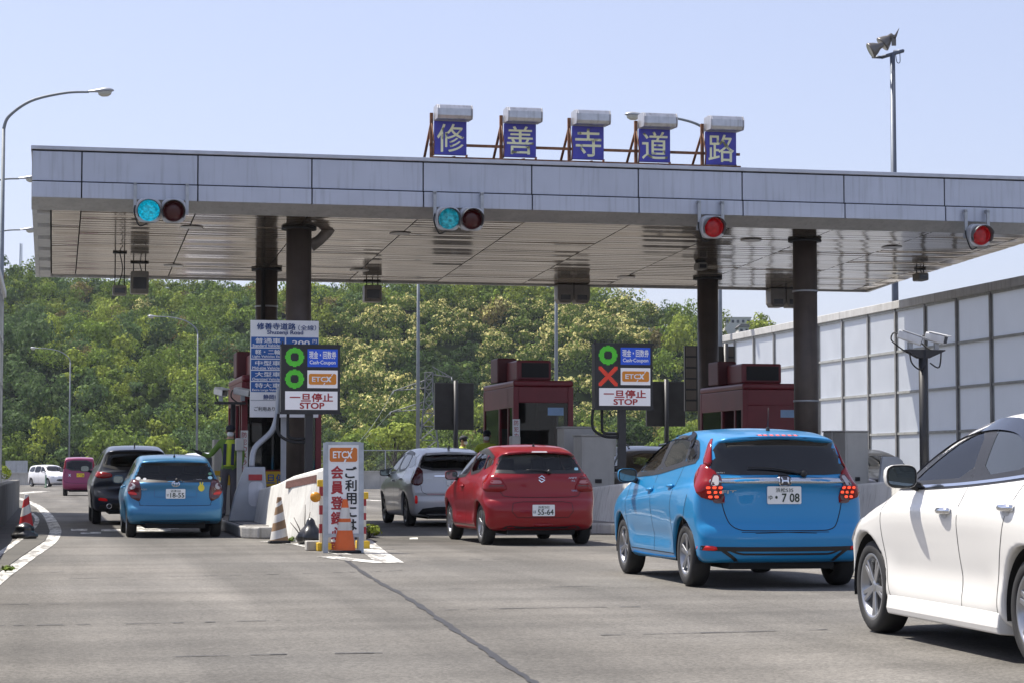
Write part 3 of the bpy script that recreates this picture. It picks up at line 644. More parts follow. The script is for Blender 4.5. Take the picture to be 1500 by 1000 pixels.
for x0, x1, z0, z1 in ((-.27, -.22, .9, 1.77), (.3, .35, .9, 1.77), (-.22, .3, 1.72, 1.77), (-.22, .3, .9, .95)): m.box(x0, x1, -.02, .014, z0, z1)
m.build('window_frame', booth_red, b3)
m = MB(); m.box(.08, .24, -.036, -.031, 1.0, 1.25); m.build('notice_board', sign_red, b3)

# ------------------------------------------------------------------ cabinets, posts and guards on the islands
def cabinet(x0, x1, y0, v, d, label, name='cabinet'):
    ua, zt = on_v(x0, y0, v); ub, _ = on_v(x1, y0, v); uc = (ua + ub) / 2; w = (ub - ua) / 2; zt -= .212
    t = thing(name, label, 'cabinet', W(uc, v, .212), TH, 'grey equipment cabinets on the islands')
    m = MB(); m.box(-w, w, 0, d, .05, zt); m.box(-w + .03, w - .03, .03, d - .03, 0, .05); b = m.build('case', cab_grey, t, bevel=.015)
    m = MB(); m.box(-w + .04, w - .04, -.012, -.002, .12, zt - .06); dd = m.build('door', cab_grey, t, bevel=.006)
    m = MB(); m.box(-w * .2, w * .2, -.03, -.013, zt * .42, zt * .42 + .08); m.build('handle', dark, dd)
    m = MB(); m.box(-w - .02, w + .02, -.02, d + .02, zt + .001, zt + .03); m.build('lid', cab_grey, t, bevel=.008)
    return t
cabinet(852, 900, 638, 41.5, .7, 'light grey cabinet with a dark latch behind the red hatchback')
cabinet(826, 872, 626, 42.6, .6, 'taller grey cabinet behind the latch cabinet on the middle island')
cabinet(1238, 1272, 632, 41.0, .7, 'light grey cabinet with a dark latch right of the blue hatchback roof')
cabinet(1218, 1238, 632, 41.7, .5, 'narrow darker grey cabinet at the left of the right island latch cabinet')
def post_box(x, y0, v, label, w=.1, hb=.35):
    u, z = on_v(x, y0, v); t = thing('reader_post', label, 'post', W(u, v, .212), TH, 'grey reader posts')
    m = MB(); m.box(-w * .6, w * .6, -.05, .05, 0, z - .212 - hb); m.build('post', cab_grey, t, bevel=.01)
    m = MB(); m.box(-w, w, -.12, .12, z - .212 - hb + .002, z - .212); m.build('head', cab_grey, t, bevel=.03)
post_box(351, 641, 41.0, 'slim grey post with a box head by the attendant with outstretched arm', .08, .25)
post_box(754, 638, 42.5, 'slim grey post in front of the middle booth', .1, .3)
post_box(893, 632, 41.9, 'grey box on a post right of the latch cabinet', .12, .5)
u, z = on_v(333, 644, 44.6); t = thing('ticket_machine', 'tall grey machine with a yellow label behind the attendant with outstretched arm', 'machine', W(u, 44.6, .212))
m = MB(); m.box(-.28, .28, 0, .5, 0, z - .2); m.build('case', cab_grey, t, bevel=.02); m = MB(); m.box(-.26, .26, -.012, -.002, z - 1.15, z - .85); m.build('label_plate', yel, t)
u, z = on_v(368, 690, 39.4); t = thing('guard_plate', 'sloping grey steel guard plate with a cut-out and red bar on the left island', 'guard', W(u, 39.4, .212))
m = MB(); hp = on_v(372, 683, 39.4)[1] - .212
m.prism([(-.42, 0), (.30, 0), (.30, .35), (.26, hp), (-.12, hp), (-.30, .5)], 0, .12, 'y'); m.build('plate', lamp_grey, t, bevel=.02)
m = MB(); m.prism(rbox(.09, hp - .5, .28, .46, .1, 4), -.012, -.002, 'y'); m.build('recess', M('recess_light', (.6, .6, .62), .5, stain=.3), t)
m = MB(); m.box(-.05, .2, -.03, -.013, hp - .25, hp - .14); m.build('red_bar', sign_red, t)
m = MB(); m.tube(catmull([(.02, .1, hp), (.08, .15, hp + .35), (.45, .3, hp + .75), (.55, .35, hp + 1.5)], 6), .055, 10); m.build('pipe', lamp_grey, t)
# ================================================================== SIGNS
led_g = M('led_green', (.02, .2, .02), .4, emit=(.07, .42, .02), es=.42, var=.2); led_r = M('led_red', (.2, .01, .01), .4, emit=(.6, .05, .02), es=.42, var=.2)
lit_white = M('backlit_white', (.75, .75, .76), .4, emit=(.62, .62, .68), es=.1, var=.04)
lit_blue = M('backlit_blue', (.008, .06, .42), .4, emit=(.01, .06, .45), es=.2, var=.05)
txt_navy = M('lettering_navy', (.01, .05, .20), .5); txt_white = M('lettering_white', (.85, .85, .85), .5, var=.04); txt_black = M('lettering_black', (.012, .012, .014), .5)
def etcx(parent, mb_bg, cx, cz, w, h, y, colour=sign_orange):
    m = MB(); m.prism(rbox(cx, cz, w, h, h * .18, 4), y, y - .004, 'y'); p = m.build('badge', colour, parent)
    m = MB(); put_text(m, 'ETC', cx - w * .13, cz, w * .5, h * .44, y - .007, .02)
    for a, b in (((.14, -.25), (.30, .25)), ((.155, .25), (.285, -.25))):
        k = .035 * w; m.face([(cx + a[0] * w - k, y - .007, cz + a[1] * h), (cx + a[0] * w + k, y - .007, cz + a[1] * h), (cx + b[0] * w + k, y - .0071, cz + b[1] * h), (cx + b[0] * w - k, y - .0071, cz + b[1] * h)])
    for s_ in (1, -1):
        x0 = cx + (.225 + s_ * .10) * w if s_ > 0 else cx + .085 * w; z0 = cz + s_ * .32 * h; z1 = cz + s_ * .56 * h
        m.face([(x0 - .02 * w, y - .0068, z0), (x0 + .02 * w, y - .0068, z0), (x0 + .06 * s_ * w + .02 * w, y - .0068, z1), (x0 + .06 * s_ * w - .02 * w, y - .0068, z1)])
    m.build('lettering', txt_white, p, fix=False)
def lane_sign(x0, y0, x1, y1, v, second, label):
    ua, zt = on_v(x0, y0, v); ub, zb = on_v(x1, y1, v); uc = (ua + ub) / 2; w = ub - ua; h = zt - zb; ps = h / 101.
    up0 = on_v(x0 + 41.5, y1, v)[0] - uc
    t = thing('lane_sign', label, 'sign', W(uc, v, .212), TH, 'lit lane signs on the islands'); z0 = zb - .212
    m = MB(); m.box(-w / 2, w / 2, -.12, .12, z0, z0 + h); bd_ = m.build('cabinet', sign_black, t, bevel=.012)
    m = MB(); m.box(-w / 2 - .02, w / 2 + .02, -.13, -.121, z0 - .01, z0 + .035); m.box(-w / 2 - .02, w / 2 + .02, -.13, -.121, z0 + h - .03, z0 + h + .01); m.build('rim', sign_black, bd_)
    m = MB(); m.box(up0 - .075, up0 + .075, -.06, .06, 0, z0); m.build('post', steel_dark, t, bevel=.01)
    for dx, dz in ((.24, .55), (.42, .28)):
        m = MB(); m.tube(catmull([(up0 - .45 - dx + .3, .0, z0), (up0 - .45 - dx + .3, 0, z0 - .18 - dx * .4), (up0 - .35, 0, z0 - .36 - dx * .35), (up0 - .07, 0, z0 - .38 - dx * .35)], 5), .028, 8); m.build('cable', rubber, t)
    y = -.1215
    def X(px): return -w / 2 + (px / 86.) * w
    def Z(py): return z0 + h - py / 101. * h
    def panel(px0, py0, px1, py1, mat, name): 
        m = MB(); m.box(X(px0), X(px1), y - .012, y - .002, Z(py1), Z(py0)); return m.build(name, mat, bd_, bevel=.003)
    pb = panel(38, 6, 82, 32, lit_blue, 'blue_panel'); m = MB(); put_text(m, '現金・回数券', X(60), Z(14.5), X(79.5) - X(40.5), Z(9) - Z(20), y - .016, .02); put_text(m, 'Cash·Coupon', X(60), Z(26), X(78.5) - X(41), Z(22.5) - Z(29.5), y - .016, .02); m.build('lettering', txt_white, pb, fix=False)
    pw = panel(38, 37, 82, 63, lit_white, 'white_panel'); etcx(pw, None, X(60), Z(50), X(80) - X(40), Z(42) - Z(58), y - .014)
    ps_ = panel(6, 68, 82, 95, lit_white, 'stop_panel'); m = MB(); put_text(m, '一旦停止', X(44), Z(77), X(75) - X(13), Z(71) - Z(83), y - .016, .028); put_text(m, 'STOP', X(45), Z(89), X(63) - X(28), Z(84.5) - Z(93), y - .016, .03); m.build('lettering', sign_red, ps_, fix=False)
    def led(cy, kind, mat):
        m = MB(); n = 17; R = X(14) - X(0); c = R * 2 / n; cx = X(19.5); cz = Z(cy)
        for i in range(n):
            for j in range(n):
                a, b = (i - 8) * c, (j - 8) * c; r = sqrt(a * a + b * b)
                if (R * .46 < r < R * .97) if kind == 'o' else (min(abs(a - b), abs(a + b)) < R * .25): m.face([(cx + a - c * .41, y - .004, cz + b - c * .41), (cx + a + c * .41, y - .004, cz + b - c * .41), (cx + a + c * .41, y - .004, cz + b + c * .41), (cx + a - c * .41, y - .004, cz + b + c * .41)])
        m.build('led_ring' if kind == 'o' else 'led_cross', mat, bd_, fix=False)
    led(18, 'o', led_g); led(50, *(('o', led_g) if second == 'o' else ('x', led_r)))
    m = MB()
    for px in (3, 83): m.cyl((X(px), 0, z0 + h), (X(px), 0, z0 + h + .06), .015, 6)
    m.build('lifting_eye', steel_dark, bd_)
lane_sign(411, 505, 497, 606, 39.4, 'o', 'lit lane sign with two green rings in front of the tariff board')
lane_sign(869, 503, 954, 600, 39.4, 'x', 'lit lane sign with one green ring above a red cross')

# tariff board
v = 41.2; ua, zt = on_v(367, 469, v); ub, zb = on_v(466, 611, v); uc = (ua + ub) / 2; w = ub - ua; h = zt - zb
t = thing('tariff_board', 'tall white and blue board of toll prices behind the left lit lane sign', 'sign', W(uc, v, .212)); z0 = zb - .212
m = MB(); m.box(-w / 2, w / 2, -.03, .03, z0, z0 + h); bd_ = m.build('board', sign_white, t, bevel=.005)
def X(px): return -w / 2 + (px - 367) / 99. * w
def Z(py): return z0 + h - (py - 469) / 142. * h
def txt(items, mat, name='lettering', par=bd_):
    m = MB()
    for s, cx, cy, ww, hh, bo in items: put_text(m, s, X(cx), Z(cy), ww / 99. * w, hh / 142. * h, -.04, bo)
    return m.build(name, mat, par, fix=False)
txt([('修善寺道路', 404, 478, 56, 9.5, .02), ('（全線）', 449, 479.5, 26, 8, .01), ('Shuzenji Road', 417, 487.5, 52, 7.5, .015), ('静岡県', 398, 581, 24, 7, .015)], txt_navy)
txt([('ご利用ありがとうございます', 414, 598.5, 82, 6.5, .012)], txt_black)
rows = [('普通車', 'Standard Vehicles'), ('軽・二輪', 'Light Vehicles Etc'), ('中型車', 'Mid-size Vehicles'), ('大型車', 'Oversized Vehicles'), ('特大車', 'Extra Large Vehicles')]
m = MB(); it = []
for i, (a, b) in enumerate(rows):
    y0 = 493.5 + i * 16.4; m.box(X(368), X(416.5), -.035, -.0305, Z(y0 + 14.8), Z(y0)); m.box(X(418.5), X(465.5), -.035, -.0305, Z(y0 + 14.8), Z(y0))
    it += [(a, 392, y0 + 5.2, 36, 7, .015), (b, 390.5, y0 + 12.2, 41, 4, .02), ('200' if i in (0,) else ('150', '200', '310', '730')[i - 1], 440, y0 + 8.5, 25, 7.5, .02), ('円', 460, y0 + 5.5, 6, 5.5, .01)]
pb = m.build('blue_row', sign_blue, bd_); txt(it, txt_white, par=pb)
m = MB(); m.box(X(367.5), X(465.5), -.034, -.0302, Z(586.5), Z(585.5)); m.build('rule', lamp_grey, bd_)
m = MB(); m.box(-.05, .05, .035, .13, 0, z0 + h - .1); m.build('post', lamp_grey, t)

# standing sign, cones and rubbish at the tip of the left island
def ground_thing(name, x, y, label, cat, rz=TH, group=None, z=0.0):
    u, v = on_z(x, y, z); return thing(name, label, cat, W(u, v, z), rz, group), v
t, v = ground_thing('standing_sign', 503, 809, 'white standing board with orange badge and two columns of characters behind the orange cone', 'sign', TH - radians(4))
ppm = 3100 / (v / .995); H = (809 - 648) / ppm; hw = 26. / ppm; lean = RX(radians(-4))
m = MB(); m.box(-hw + .03, hw - .03, -.012, .012, .26, H - .02, lean); bd_ = m.build('board', sign_white, t, bevel=.003)
m = MB()
for x in (-hw, hw): m.box(x - .035, x + .035, -.025, .025, 0, H, lean)
m.box(-hw, hw, -.02, .02, H - .03, H + .012, lean); m.box(-hw, hw, -.02, .02, .22, .27, lean)
for x in (-hw, hw): m.tube([lean @ Vector((x, .03, H - .1)), (x, .62, .0)], .022, 6)
m.build('frame', galv, t)
def lean_text(s, cx, cz, ww, hh, mat, bo=.03):
    m = MB(); put_text(m, s, cx, cz, ww, hh, -.016, bo, lean); m.build('lettering', mat, bd_, fix=False)
sgo = M('badge_rust_orange', (.62, .17, .02), .5)
m = MB(); zc = H - .17; bwid = hw * 1.55; m.prism(rbox(0, zc, bwid, .2, .03, 4), -.0135, -.017, 'y', lean); p_ = m.build('badge', sgo, bd_)
m = MB(); put_text(m, 'ETC', -bwid * .13, zc, bwid * .5, .095, -.02, .02, lean)
for a, b in (((.14, -.25), (.30, .25)), ((.155, .25), (.285, -.25)), ((.29, .32), (.36, .6)), ((.08, -.32), (.02, -.6))):
    k = .03 * bwid; m.add([(a[0] * bwid - k, -.02, zc + a[1] * .2), (a[0] * bwid + k, -.02, zc + a[1] * .2), (b[0] * bwid + k, -.0202, zc + b[1] * .2), (b[0] * bwid - k, -.0202, zc + b[1] * .2)], [(0, 1, 2, 3)], False, lean)
m.build('lettering', txt_white, p_, fix=False)
n6 = '会員登録必要'; m = MB()
for i, ch in enumerate(n6): put_text(m, ch, -hw * .36, H - .42 - i * .215, .165, .175, -.016, .03, lean)
m.build('lettering', sign_red, bd_, fix=False)
m = MB()
for i, ch in enumerate('ご利用には'): put_text(m, ch, hw * .42, H - .42 - i * .185, .155, .155, -.016, .025, lean)
m.build('lettering', txt_black, bd_, fix=False)

cone_w = M('cone_white', (.62, .60, .56), .6, var=.15, stain=.35)
def cone(x, y, h, bands, base, label, tilt=0., bw_=.2, diag=0.):
    t, v = ground_thing('traffic_cone', x, y, label, 'traffic cone', TH, None, .0)
    r0, r1 = h * .215, .035
    mats = []; prof_n = 40; parts = {}
    for bi, (za, zb, mat) in enumerate(bands):
        key = bi
        m = parts.setdefault(key, MB()); n = 28; vs = []
        for zz in (za, zb):
            for j in range(n):
                a = 2 * pi * j / n; z = zz * h + diag * h * cos(a - .2) * (1 if 0 < zz < 1 else 0); f = z / h; r = r0 + (r1 - r0) * f; vs.append((r * cos(a), r * sin(a), z + .03))
        m.add(vs, [(j, (j + 1) % n, n + (j + 1) % n, n + j) for j in range(n)], True)
    mt = {i: b[2] for i, b in enumerate(bands)}; mx = RX(tilt)
    first = True
    for k, m in parts.items():
        m.v = [tuple(mx @ Vector(p)) for p in m.v]
        m.build('cone_body' if first else 'stripe', mt[k], t); first = False
    m = MB(); m.prism(rbox(0, 0, bw_ * 2, bw_ * 2, .03, 3), 0, .04, 'z', mx); m.build('foot', base, t, bevel=.01)
    m = MB(); m.lathe([(.0, h + .035), (r1 * .8, h + .034), (r1, h + .03)], 20, mx); m.build('tip', bands[-1][2], t)
    return t
orange = M('cone_orange', (.72, .13, .02), .55, var=.12); o_dk = M('cone_orange_faded', (.62, .12, .02), .6, var=.2)
cone(505, 809, .72, [(0, .40, orange), (.40, .56, cone_w), (.56, .63, o_dk), (.63, .84, cone_w), (.84, 1, orange)], rubber, 'clean orange cone with two white bands in front of the standing sign', 0, .21)
brn = M('cone_faded_brown', (.26, .16, .085), .75, var=.25)
cone(409, 795, .70, [(0, .08, brn), (.08, .27, cone_w), (.27, .46, brn), (.46, .64, cone_w), (.64, .82, brn), (.82, .91, cone_w), (.91, 1, brn)], rubber, 'faded cone with diagonal brown and white stripes leaning on the bow wall', radians(-3), .17, .05)
red_c = M('cone_red', (.45, .02, .02), .55, var=.15)
ct = cone(38, 784, .70, [(0, .2, red_c), (.2, .5, red_c), (.5, .72, cone_w), (.72, .92, red_c), (.92, 1, cone_w)], rubber, 'red and white cone with a black bag over its foot beside the left wall', 0, .17, .06)
bag_m = M('bin_bag', (.012, .012, .013), .3, coat=.3)
def bag(t, rx, rz, seed, name, neck=True):
    m = MB(); r_ = random.Random(seed); n, k = 22, 12; vs = []
    for i in range(k):
        f = i / (k - 1); zz = rz * (f ** .9); base = (1 - f ** 1.7) ** .5 * (.92 + .1 * sin(f * 11)) + .02
        if neck: base = (1 - f) ** .45 * (.55 + .6 * sin(pi * min(1, f * 1.3 + .12))) + .09
        for j in range(n):
            a = 2 * pi * j / n; w_ = 1 + .13 * sin(5 * a + seed) * (1 - f) + .10 * sin(9 * a + f * 6) + r_.uniform(-.06, .06); vs.append((rx * base * w_ * cos(a), rx * base * w_ * sin(a), zz))
    fs = [(i * n + j, i * n + (j + 1) % n, (i + 1) * n + (j + 1) % n, (i + 1) * n + j) for i in range(k - 1) for j in range(n)] + [tuple(range((k - 1) * n, k * n))]
    m.add(vs, fs, True); return m.build(name, bag_m, t)
u, v = on_z(36, 788, .016); bt_ = thing('sand_bag', 'black plastic bag draped over the foot of the red and white cone', 'bag', W(u, v, .016)); m_ = bag(bt_, .2, .27, 3, 'bag_body', False)
t, v = ground_thing('rubbish_bag', 455, 797, 'tied black rubbish bag at the foot of the bow wall', 'rubbish bag'); bag(t, .19, .42, 5, 'bag_body')
t = None
# striped hazard drums beside the standing sign
rw_red = M('hazard_red', (.28, .02, .03), .5)
def hazard(x, y, y0, w, label, lamp=False):
    t, v = ground_thing('hazard_post', x, y, label, 'marker post'); H = (y - y0) / (3100 / v) ; n = 6
    a, b = MB(), MB()
    for i in range(n): (a if i % 2 else b).box(-w / 2, w / 2, -.03, .03, .12 + (H - .22) * i / n, .12 + (H - .22) * (i + 1) / n - .001)
    a.build('stripe', rw_red, t); b.build('panel', cone_w, t)
    m = MB(); m.box(-w / 2 - .03, w / 2 + .03, -.05, .05, H - .1, H); m.box(-w / 2 - .04, w / 2 + .04, -.15, .15, 0, .12); m.build('yellow_end', yel, t, bevel=.012)
    if lamp:
        m = MB(); m.lathe([(0, -.05), (.075, -.03), (.075, .03), (0, .06)], 18, T(-w / 2 - .06, -.02, H - .25) @ RX(pi / 2)); m.build('amber_lamp', M('amber_lens', (.6, .25, .01), .3), t)
hazard(476, 806, 702, .17, 'red and cream striped panel with an amber lamp left of the standing sign', True)
hazard(531, 803, 720, .1, 'slim red and white striped post with yellow ends right of the standing sign')
t, v = ground_thing('weight_block', 478, 806, 'low grey concrete weight block beside the standing sign', 'block')
m = MB(); m.box(-.28, .12, .05, .3, 0, .14); m.box(.16, .42, .1, .3, 0, .11); m.build('block', concrete, t, bevel=.015)
# weeds
def weed(x, y, R, n, size, label, sp, name='weed', z=0., flat=.8):
    u, v = on_z(x, y, z); rg = np.random.default_rng(int(x * 7 + y)); t = thing(name, label, 'plant', W(u, v, z))
    lob = [(rg.normal() * R * .4, rg.normal() * R * .4, R * (.35 + .4 * rg.random()), R * .5) for _ in range(5)]
    q_, top, d = leaf_cloud(rg, n, lob, size, .2); q_[:, :, 2] = np.maximum(q_[:, :, 2] * flat, .005)
    C = np.array(SPECIES[sp])[None] * (1 + .25 * rg.normal(size=(n, 1))); mesh_quads('foliage', q_, np.clip(C, .01, 1), LEAF, parent=t)
    m = MB()
    for i in range(6): a = rg.random() * 6.28; m.tube([(0, 0, 0), (R * .4 * cos(a), R * .4 * sin(a), R * .6)], .008, 4)
    m.build('stem', M('weed_stem', (.08, .09, .03), .8), t)
weed(541, 787, .26, 260, .045, 'bright green weed growing right of the standing sign', 'light')
weed(434, 793, .15, 120, .03, 'low dry weed between the faded cone and the rubbish bag', 'olive', flat=.5)
weed(8, 836, .11, 110, .025, 'small weed at the gutter edge by the left wall', 'mid', flat=.5, z=.016)
weed(885, 781, .13, 90, .03, 'low weed at the foot of the middle bow wall', 'mid', flat=.4)
t = thing('dry_twig', 'dark dead twigs sprouting beside the tied rubbish bag', 'plant', W(*on_z(446, 796), 0)); m = MB()
for a, b, c in ((-.16, .1, .42), (.02, .08, .62), (-.22, .05, .34), (.1, .1, .5)): m.tube([(0, 0, 0), (a * .5, b * .5, c * .6), (a, b, c)], [.012, .009, .004], 5)
m.build('twig', M('twig', (.06, .045, .03), .9), t)
# ================================================================== CARS
# a body is a closed level set: side silhouette, half width by height and length, rounded where they meet
def poly_sdf(P, X, Z):
    P = np.asarray(P, float); d = np.full(X.shape, 1e9); ins = np.zeros(X.shape, bool)
    for i in range(len(P)):
        a, b = P[i], P[(i + 1) % len(P)]; e = b - a; wx, wz = X - a[0], Z - a[1]
        t = np.clip((wx * e[0] + wz * e[1]) / max(e @ e, 1e-12), 0, 1); d = np.minimum(d, (wx - e[0] * t) ** 2 + (wz - e[1] * t) ** 2)
        c = (a[1] > Z) != (b[1] > Z)
        with np.errstate(divide='ignore', invalid='ignore'): ins ^= c & (X < (b[0] - a[0]) * (Z - a[1]) / (b[1] - a[1] if b[1] != a[1] else 1e-9) + a[0])
    return np.where(ins, -1, 1) * np.sqrt(d)
def chaikin(P, n=2):
    P = [np.array(p, float) for p in P]
    for _ in range(n):
        Q = []
        for i in range(len(P)):
            a, b = P[i], P[(i + 1) % len(P)]; Q += [a * .8 + b * .2, a * .2 + b * .8]
        P = Q
    return np.array(P)
def smooth_interp(tab, n=200):
    t = np.array(tab, float); c = np.array(catmull([tuple(r) for r in t], 10)); return c[:, 0], c[:, 1]
def smax(a, b, r):
    h = np.maximum(r - np.abs(a - b), 0) / r; return np.maximum(a, b) + h * h * r * .25
def sstep(x, a, b): t = np.clip((x - a) / (b - a), 0, 1); return t * t * (3 - 2 * t)
class Body:
    def __init__(s, side, half, zt, xt, wb, R, bow_r=.12, bow_f=.3, crown=.06, rad=.10, gh=None, arch=.055, cuts=(), belt=1.0, hip=0., crease=(), scoop=()):
        s.P = chaikin(side, 2); s.half, s.wb, s.R, s.bow_r, s.bow_f, s.crown, s.rad, s.arch, s.cuts = half, wb, R, bow_r, bow_f, crown, rad, arch, cuts
        s.x0, s.x1 = s.P[:, 0].min() - .12, s.P[:, 0].max() + .12; s.z0, s.z1 = s.P[:, 1].min() - .08, s.P[:, 1].max() + .16
        s.h = .01; s.gx = np.arange(s.x0, s.x1 + .5, s.h); s.gz = np.arange(s.z0 - .3, s.z1 + .2, s.h)
        X, Z = np.meshgrid(s.gx, s.gz, indexing='ij'); s.S = poly_sdf(s.P, X, Z)
        zx, zy = smooth_interp(zt); xx, xy = smooth_interp(sorted(xt)); w = s.half * np.interp(Z, zx, zy) * np.interp(X, xx, xy)
        if gh: gx_, gy_ = smooth_interp(sorted(gh)); w = w * (1 + (np.interp(X, gx_, gy_) - 1) * sstep(Z, belt - .12, belt + .25))
        if hip:                                       # flare over the wheels
            for xa in (-wb / 2, wb / 2): w = w + hip * np.exp(-((X - xa) / .42) ** 2) * np.exp(-((Z - R * 2.05) / .2) ** 2)
        for (xa, za, xb, zb_, dep) in crease:         # the body steps out below a swage line
            zc = za + (zb_ - za) * (X - xa) / (xb - xa); w = w + dep * (1 - sstep(Z, zc - .02, zc + .012)) * sstep(X, min(xa, xb), min(xa, xb) + .3) * (1 - sstep(X, max(xa, xb) - .3, max(xa, xb))) * sstep(Z, zc - .3, zc - .03)
        for (xa, xb, zc, wd, dep) in scoop: w = w - dep * np.exp(-((Z - zc) / wd) ** 2) * sstep(X, xa, xa + .25) * (1 - sstep(X, xb - .25, xb))
        s.Wg = w; s.xf, s.xr = s.P[:, 0].max(), s.P[:, 0].min()
    def bil(s, G, x, z):
        i = np.clip((x - s.gx[0]) / s.h, 0, len(s.gx) - 1.001); k = np.clip((z - s.gz[0]) / s.h, 0, len(s.gz) - 1.001)
        a, b = i.astype(int), k.astype(int); f, g = i - a, k - b
        return (G[a, b] * (1 - f) + G[a + 1, b] * f) * (1 - g) + (G[a, b + 1] * (1 - f) + G[a + 1, b + 1] * f) * g
    def F(s, p, arches=True):
        x, y, z = p[..., 0], np.abs(p[..., 1]), p[..., 2]; q = np.clip(y / s.half, 0, 1.15)
        xs_ = x - s.bow_r * q ** 2.6 * sstep(-x, -s.xr - 1.1, -s.xr - .1) + s.bow_f * q ** 2.6 * sstep(x, s.xf - 1.3, s.xf - .2)
        zs_ = z + s.crown * q * q * sstep(z, .55, 1.1)
        f = smax(s.bil(s.S, xs_, zs_), (y - s.bil(s.Wg, x, z)) * .93, s.rad)
        for (a0, a1, b0, b1, c0, c1) in s.cuts:
            bx = np.maximum(np.maximum(np.maximum(a0 - x, x - a1), np.maximum(b0 - p[..., 1], p[..., 1] - b1)), np.maximum(c0 - z, z - c1)); f = smax(f, -bx, .03)
        if arches:
            for xa in (-s.wb / 2, s.wb / 2):
                c = np.sqrt((x - xa) ** 2 + (z - s.R) ** 2) - (s.R + s.arch); f = smax(f, -np.maximum(c, s.half - .30 - y), .012)
        return f
    def hit(s, o, d, off=0.):
        o = np.array(o, float); d = np.array(d, float) / np.linalg.norm(d); t = np.zeros(len(o))
        for _ in range(70): t += s.F(o + d * t[:, None], False) * .75; t = np.clip(t, 0, 9)
        return o + d * (t - off)[:, None]
    def mesh(s, h):
        ax = [np.arange(s.x0, s.x1 + h, h), np.arange(-s.half - .1 - h * .5, s.half + .1 + h, h), np.arange(s.z0, s.z1 + h, h)]
        V = np.stack(np.meshgrid(*ax, indexing='ij'), -1); f = np.concatenate([s.F(c) for c in np.array_split(V, 12)]); ins = f < 0
        n = f.shape; cell = tuple(k - 1 for k in n); acc = np.zeros(cell + (3,)); cnt = np.zeros(cell)
        def sl(o, ax_=None): return tuple(slice(o[k], o[k] + cell[k]) for k in range(3))
        for axis in range(3):
            for a in (0, 1):
                for b in (0, 1):
                    o0 = [0, 0, 0]; oth = [k for k in range(3) if k != axis]; o0[oth[0]], o0[oth[1]] = a, b; o1 = list(o0); o1[axis] = 1
                    f0, f1 = f[sl(o0)], f[sl(o1)]; m = (f0 < 0) != (f1 < 0); t = np.where(m, f0 / np.where(m, f0 - f1, 1), 0)
                    pt = np.stack(np.broadcast_arrays(*[np.where(m, o0[k] + (t if k == axis else 0), 0) for k in range(3)]), -1); acc += pt; cnt += m
        act = cnt > 0; idx = -np.ones(cell, int); I = np.argwhere(act); idx[act] = np.arange(len(I))
        v = (I + acc[act] / cnt[act][:, None]) * h + np.array([a[0] for a in ax]); fc = []
        for axis in range(3):
            o0 = [1, 1, 1]; o0[axis] = 0; sl0 = tuple(slice(o0[k], n[k] - 1) for k in range(3)); sh = [slice(o0[k], n[k] - 1) for k in range(3)]; sh[axis] = slice(1, n[axis])
            A, B = ins[sl0], ins[tuple(sh)]; E = np.argwhere(A != B); flip = A[A != B]; E = E + np.array(o0); oth = [(axis + 1) % 3, (axis + 2) % 3]; q = []
            for da, db in ((-1, -1), (0, -1), (0, 0), (-1, 0)):
                c = E.copy(); c[:, oth[0]] += da; c[:, oth[1]] += db; q.append(idx[c[:, 0], c[:, 1], c[:, 2]])
            q = np.stack(q, 1); q[~flip] = q[~flip][:, ::-1]; fc.append(q)
        fc = np.concatenate(fc); e = h * .2
        for _ in range(3):
            g = np.stack([s.F(v + np.eye(3)[k] * e) - s.F(v - np.eye(3)[k] * e) for k in range(3)], -1) / (2 * e); st = s.F(v)[:, None] * g / np.maximum((g * g).sum(1), .2)[:, None]
            v = v - np.clip(st, -h * .6, h * .6)
        return v, fc

def mesh_np(name, v, f, mat, parent, smooth=True):
    me = bpy.data.meshes.new(name); n = len(f); me.vertices.add(len(v)); me.loops.add(n * 4); me.polygons.add(n)
    me.vertices.foreach_set('co', v.astype(np.float32).ravel()); me.loops.foreach_set('vertex_index', f.astype(np.int32).ravel())
    me.polygons.foreach_set('loop_start', np.arange(0, n * 4, 4, dtype=np.int32)); me.polygons.foreach_set('loop_total', np.full(n, 4, dtype=np.int32)); me.polygons.foreach_set('use_smooth', np.ones(n, bool))
    me.update(calc_edges=True); me.materials.append(mat); o = bpy.data.objects.new(name, me); COL.objects.link(o); o.parent = parent; return o

def clip_half(P, ax, v, keep_gt):
    out = []
    for i in range(len(P)):
        a, b = P[i], P[(i + 1) % len(P)]; ia, ib = ((a[ax] >= v), (b[ax] >= v)) if keep_gt else ((a[ax] <= v), (b[ax] <= v))
        if ia: out.append(a)
        if ia != ib: t = (v - a[ax]) / (b[ax] - a[ax]); out.append((a[0] + (b[0] - a[0]) * t, a[1] + (b[1] - a[1]) * t))
    return out
def grid_poly(P, step):
    """polygon cut into cells -> vertices, faces, and its outline"""
    xs_ = [p[0] for p in P]; zs_ = [p[1] for p in P]; V, Fs, key = [], [], {}
    nx_ = max(1, int((max(xs_) - min(xs_)) / step + .5)); nz_ = max(1, int((max(zs_) - min(zs_)) / step + .5))
    X = np.linspace(min(xs_) - 1e-6, max(xs_) + 1e-6, nx_ + 1); Z = np.linspace(min(zs_) - 1e-6, max(zs_) + 1e-6, nz_ + 1)
    for i in range(nx_):
        c = clip_half(clip_half(P, 0, X[i], True), 0, X[i + 1], False)
        if len(c) < 3: continue
        for j in range(nz_):
            d = clip_half(clip_half(c, 1, Z[j], True), 1, Z[j + 1], False)
            f = []
            for p in d:
                k = (round(p[0], 5), round(p[1], 5))
                if k not in key: key[k] = len(V); V.append(k)
                if not f or f[-1] != key[k]: f.append(key[k])
            f = list(dict.fromkeys(f))
            if len(f) >= 3: Fs.append(f)
    return V, Fs
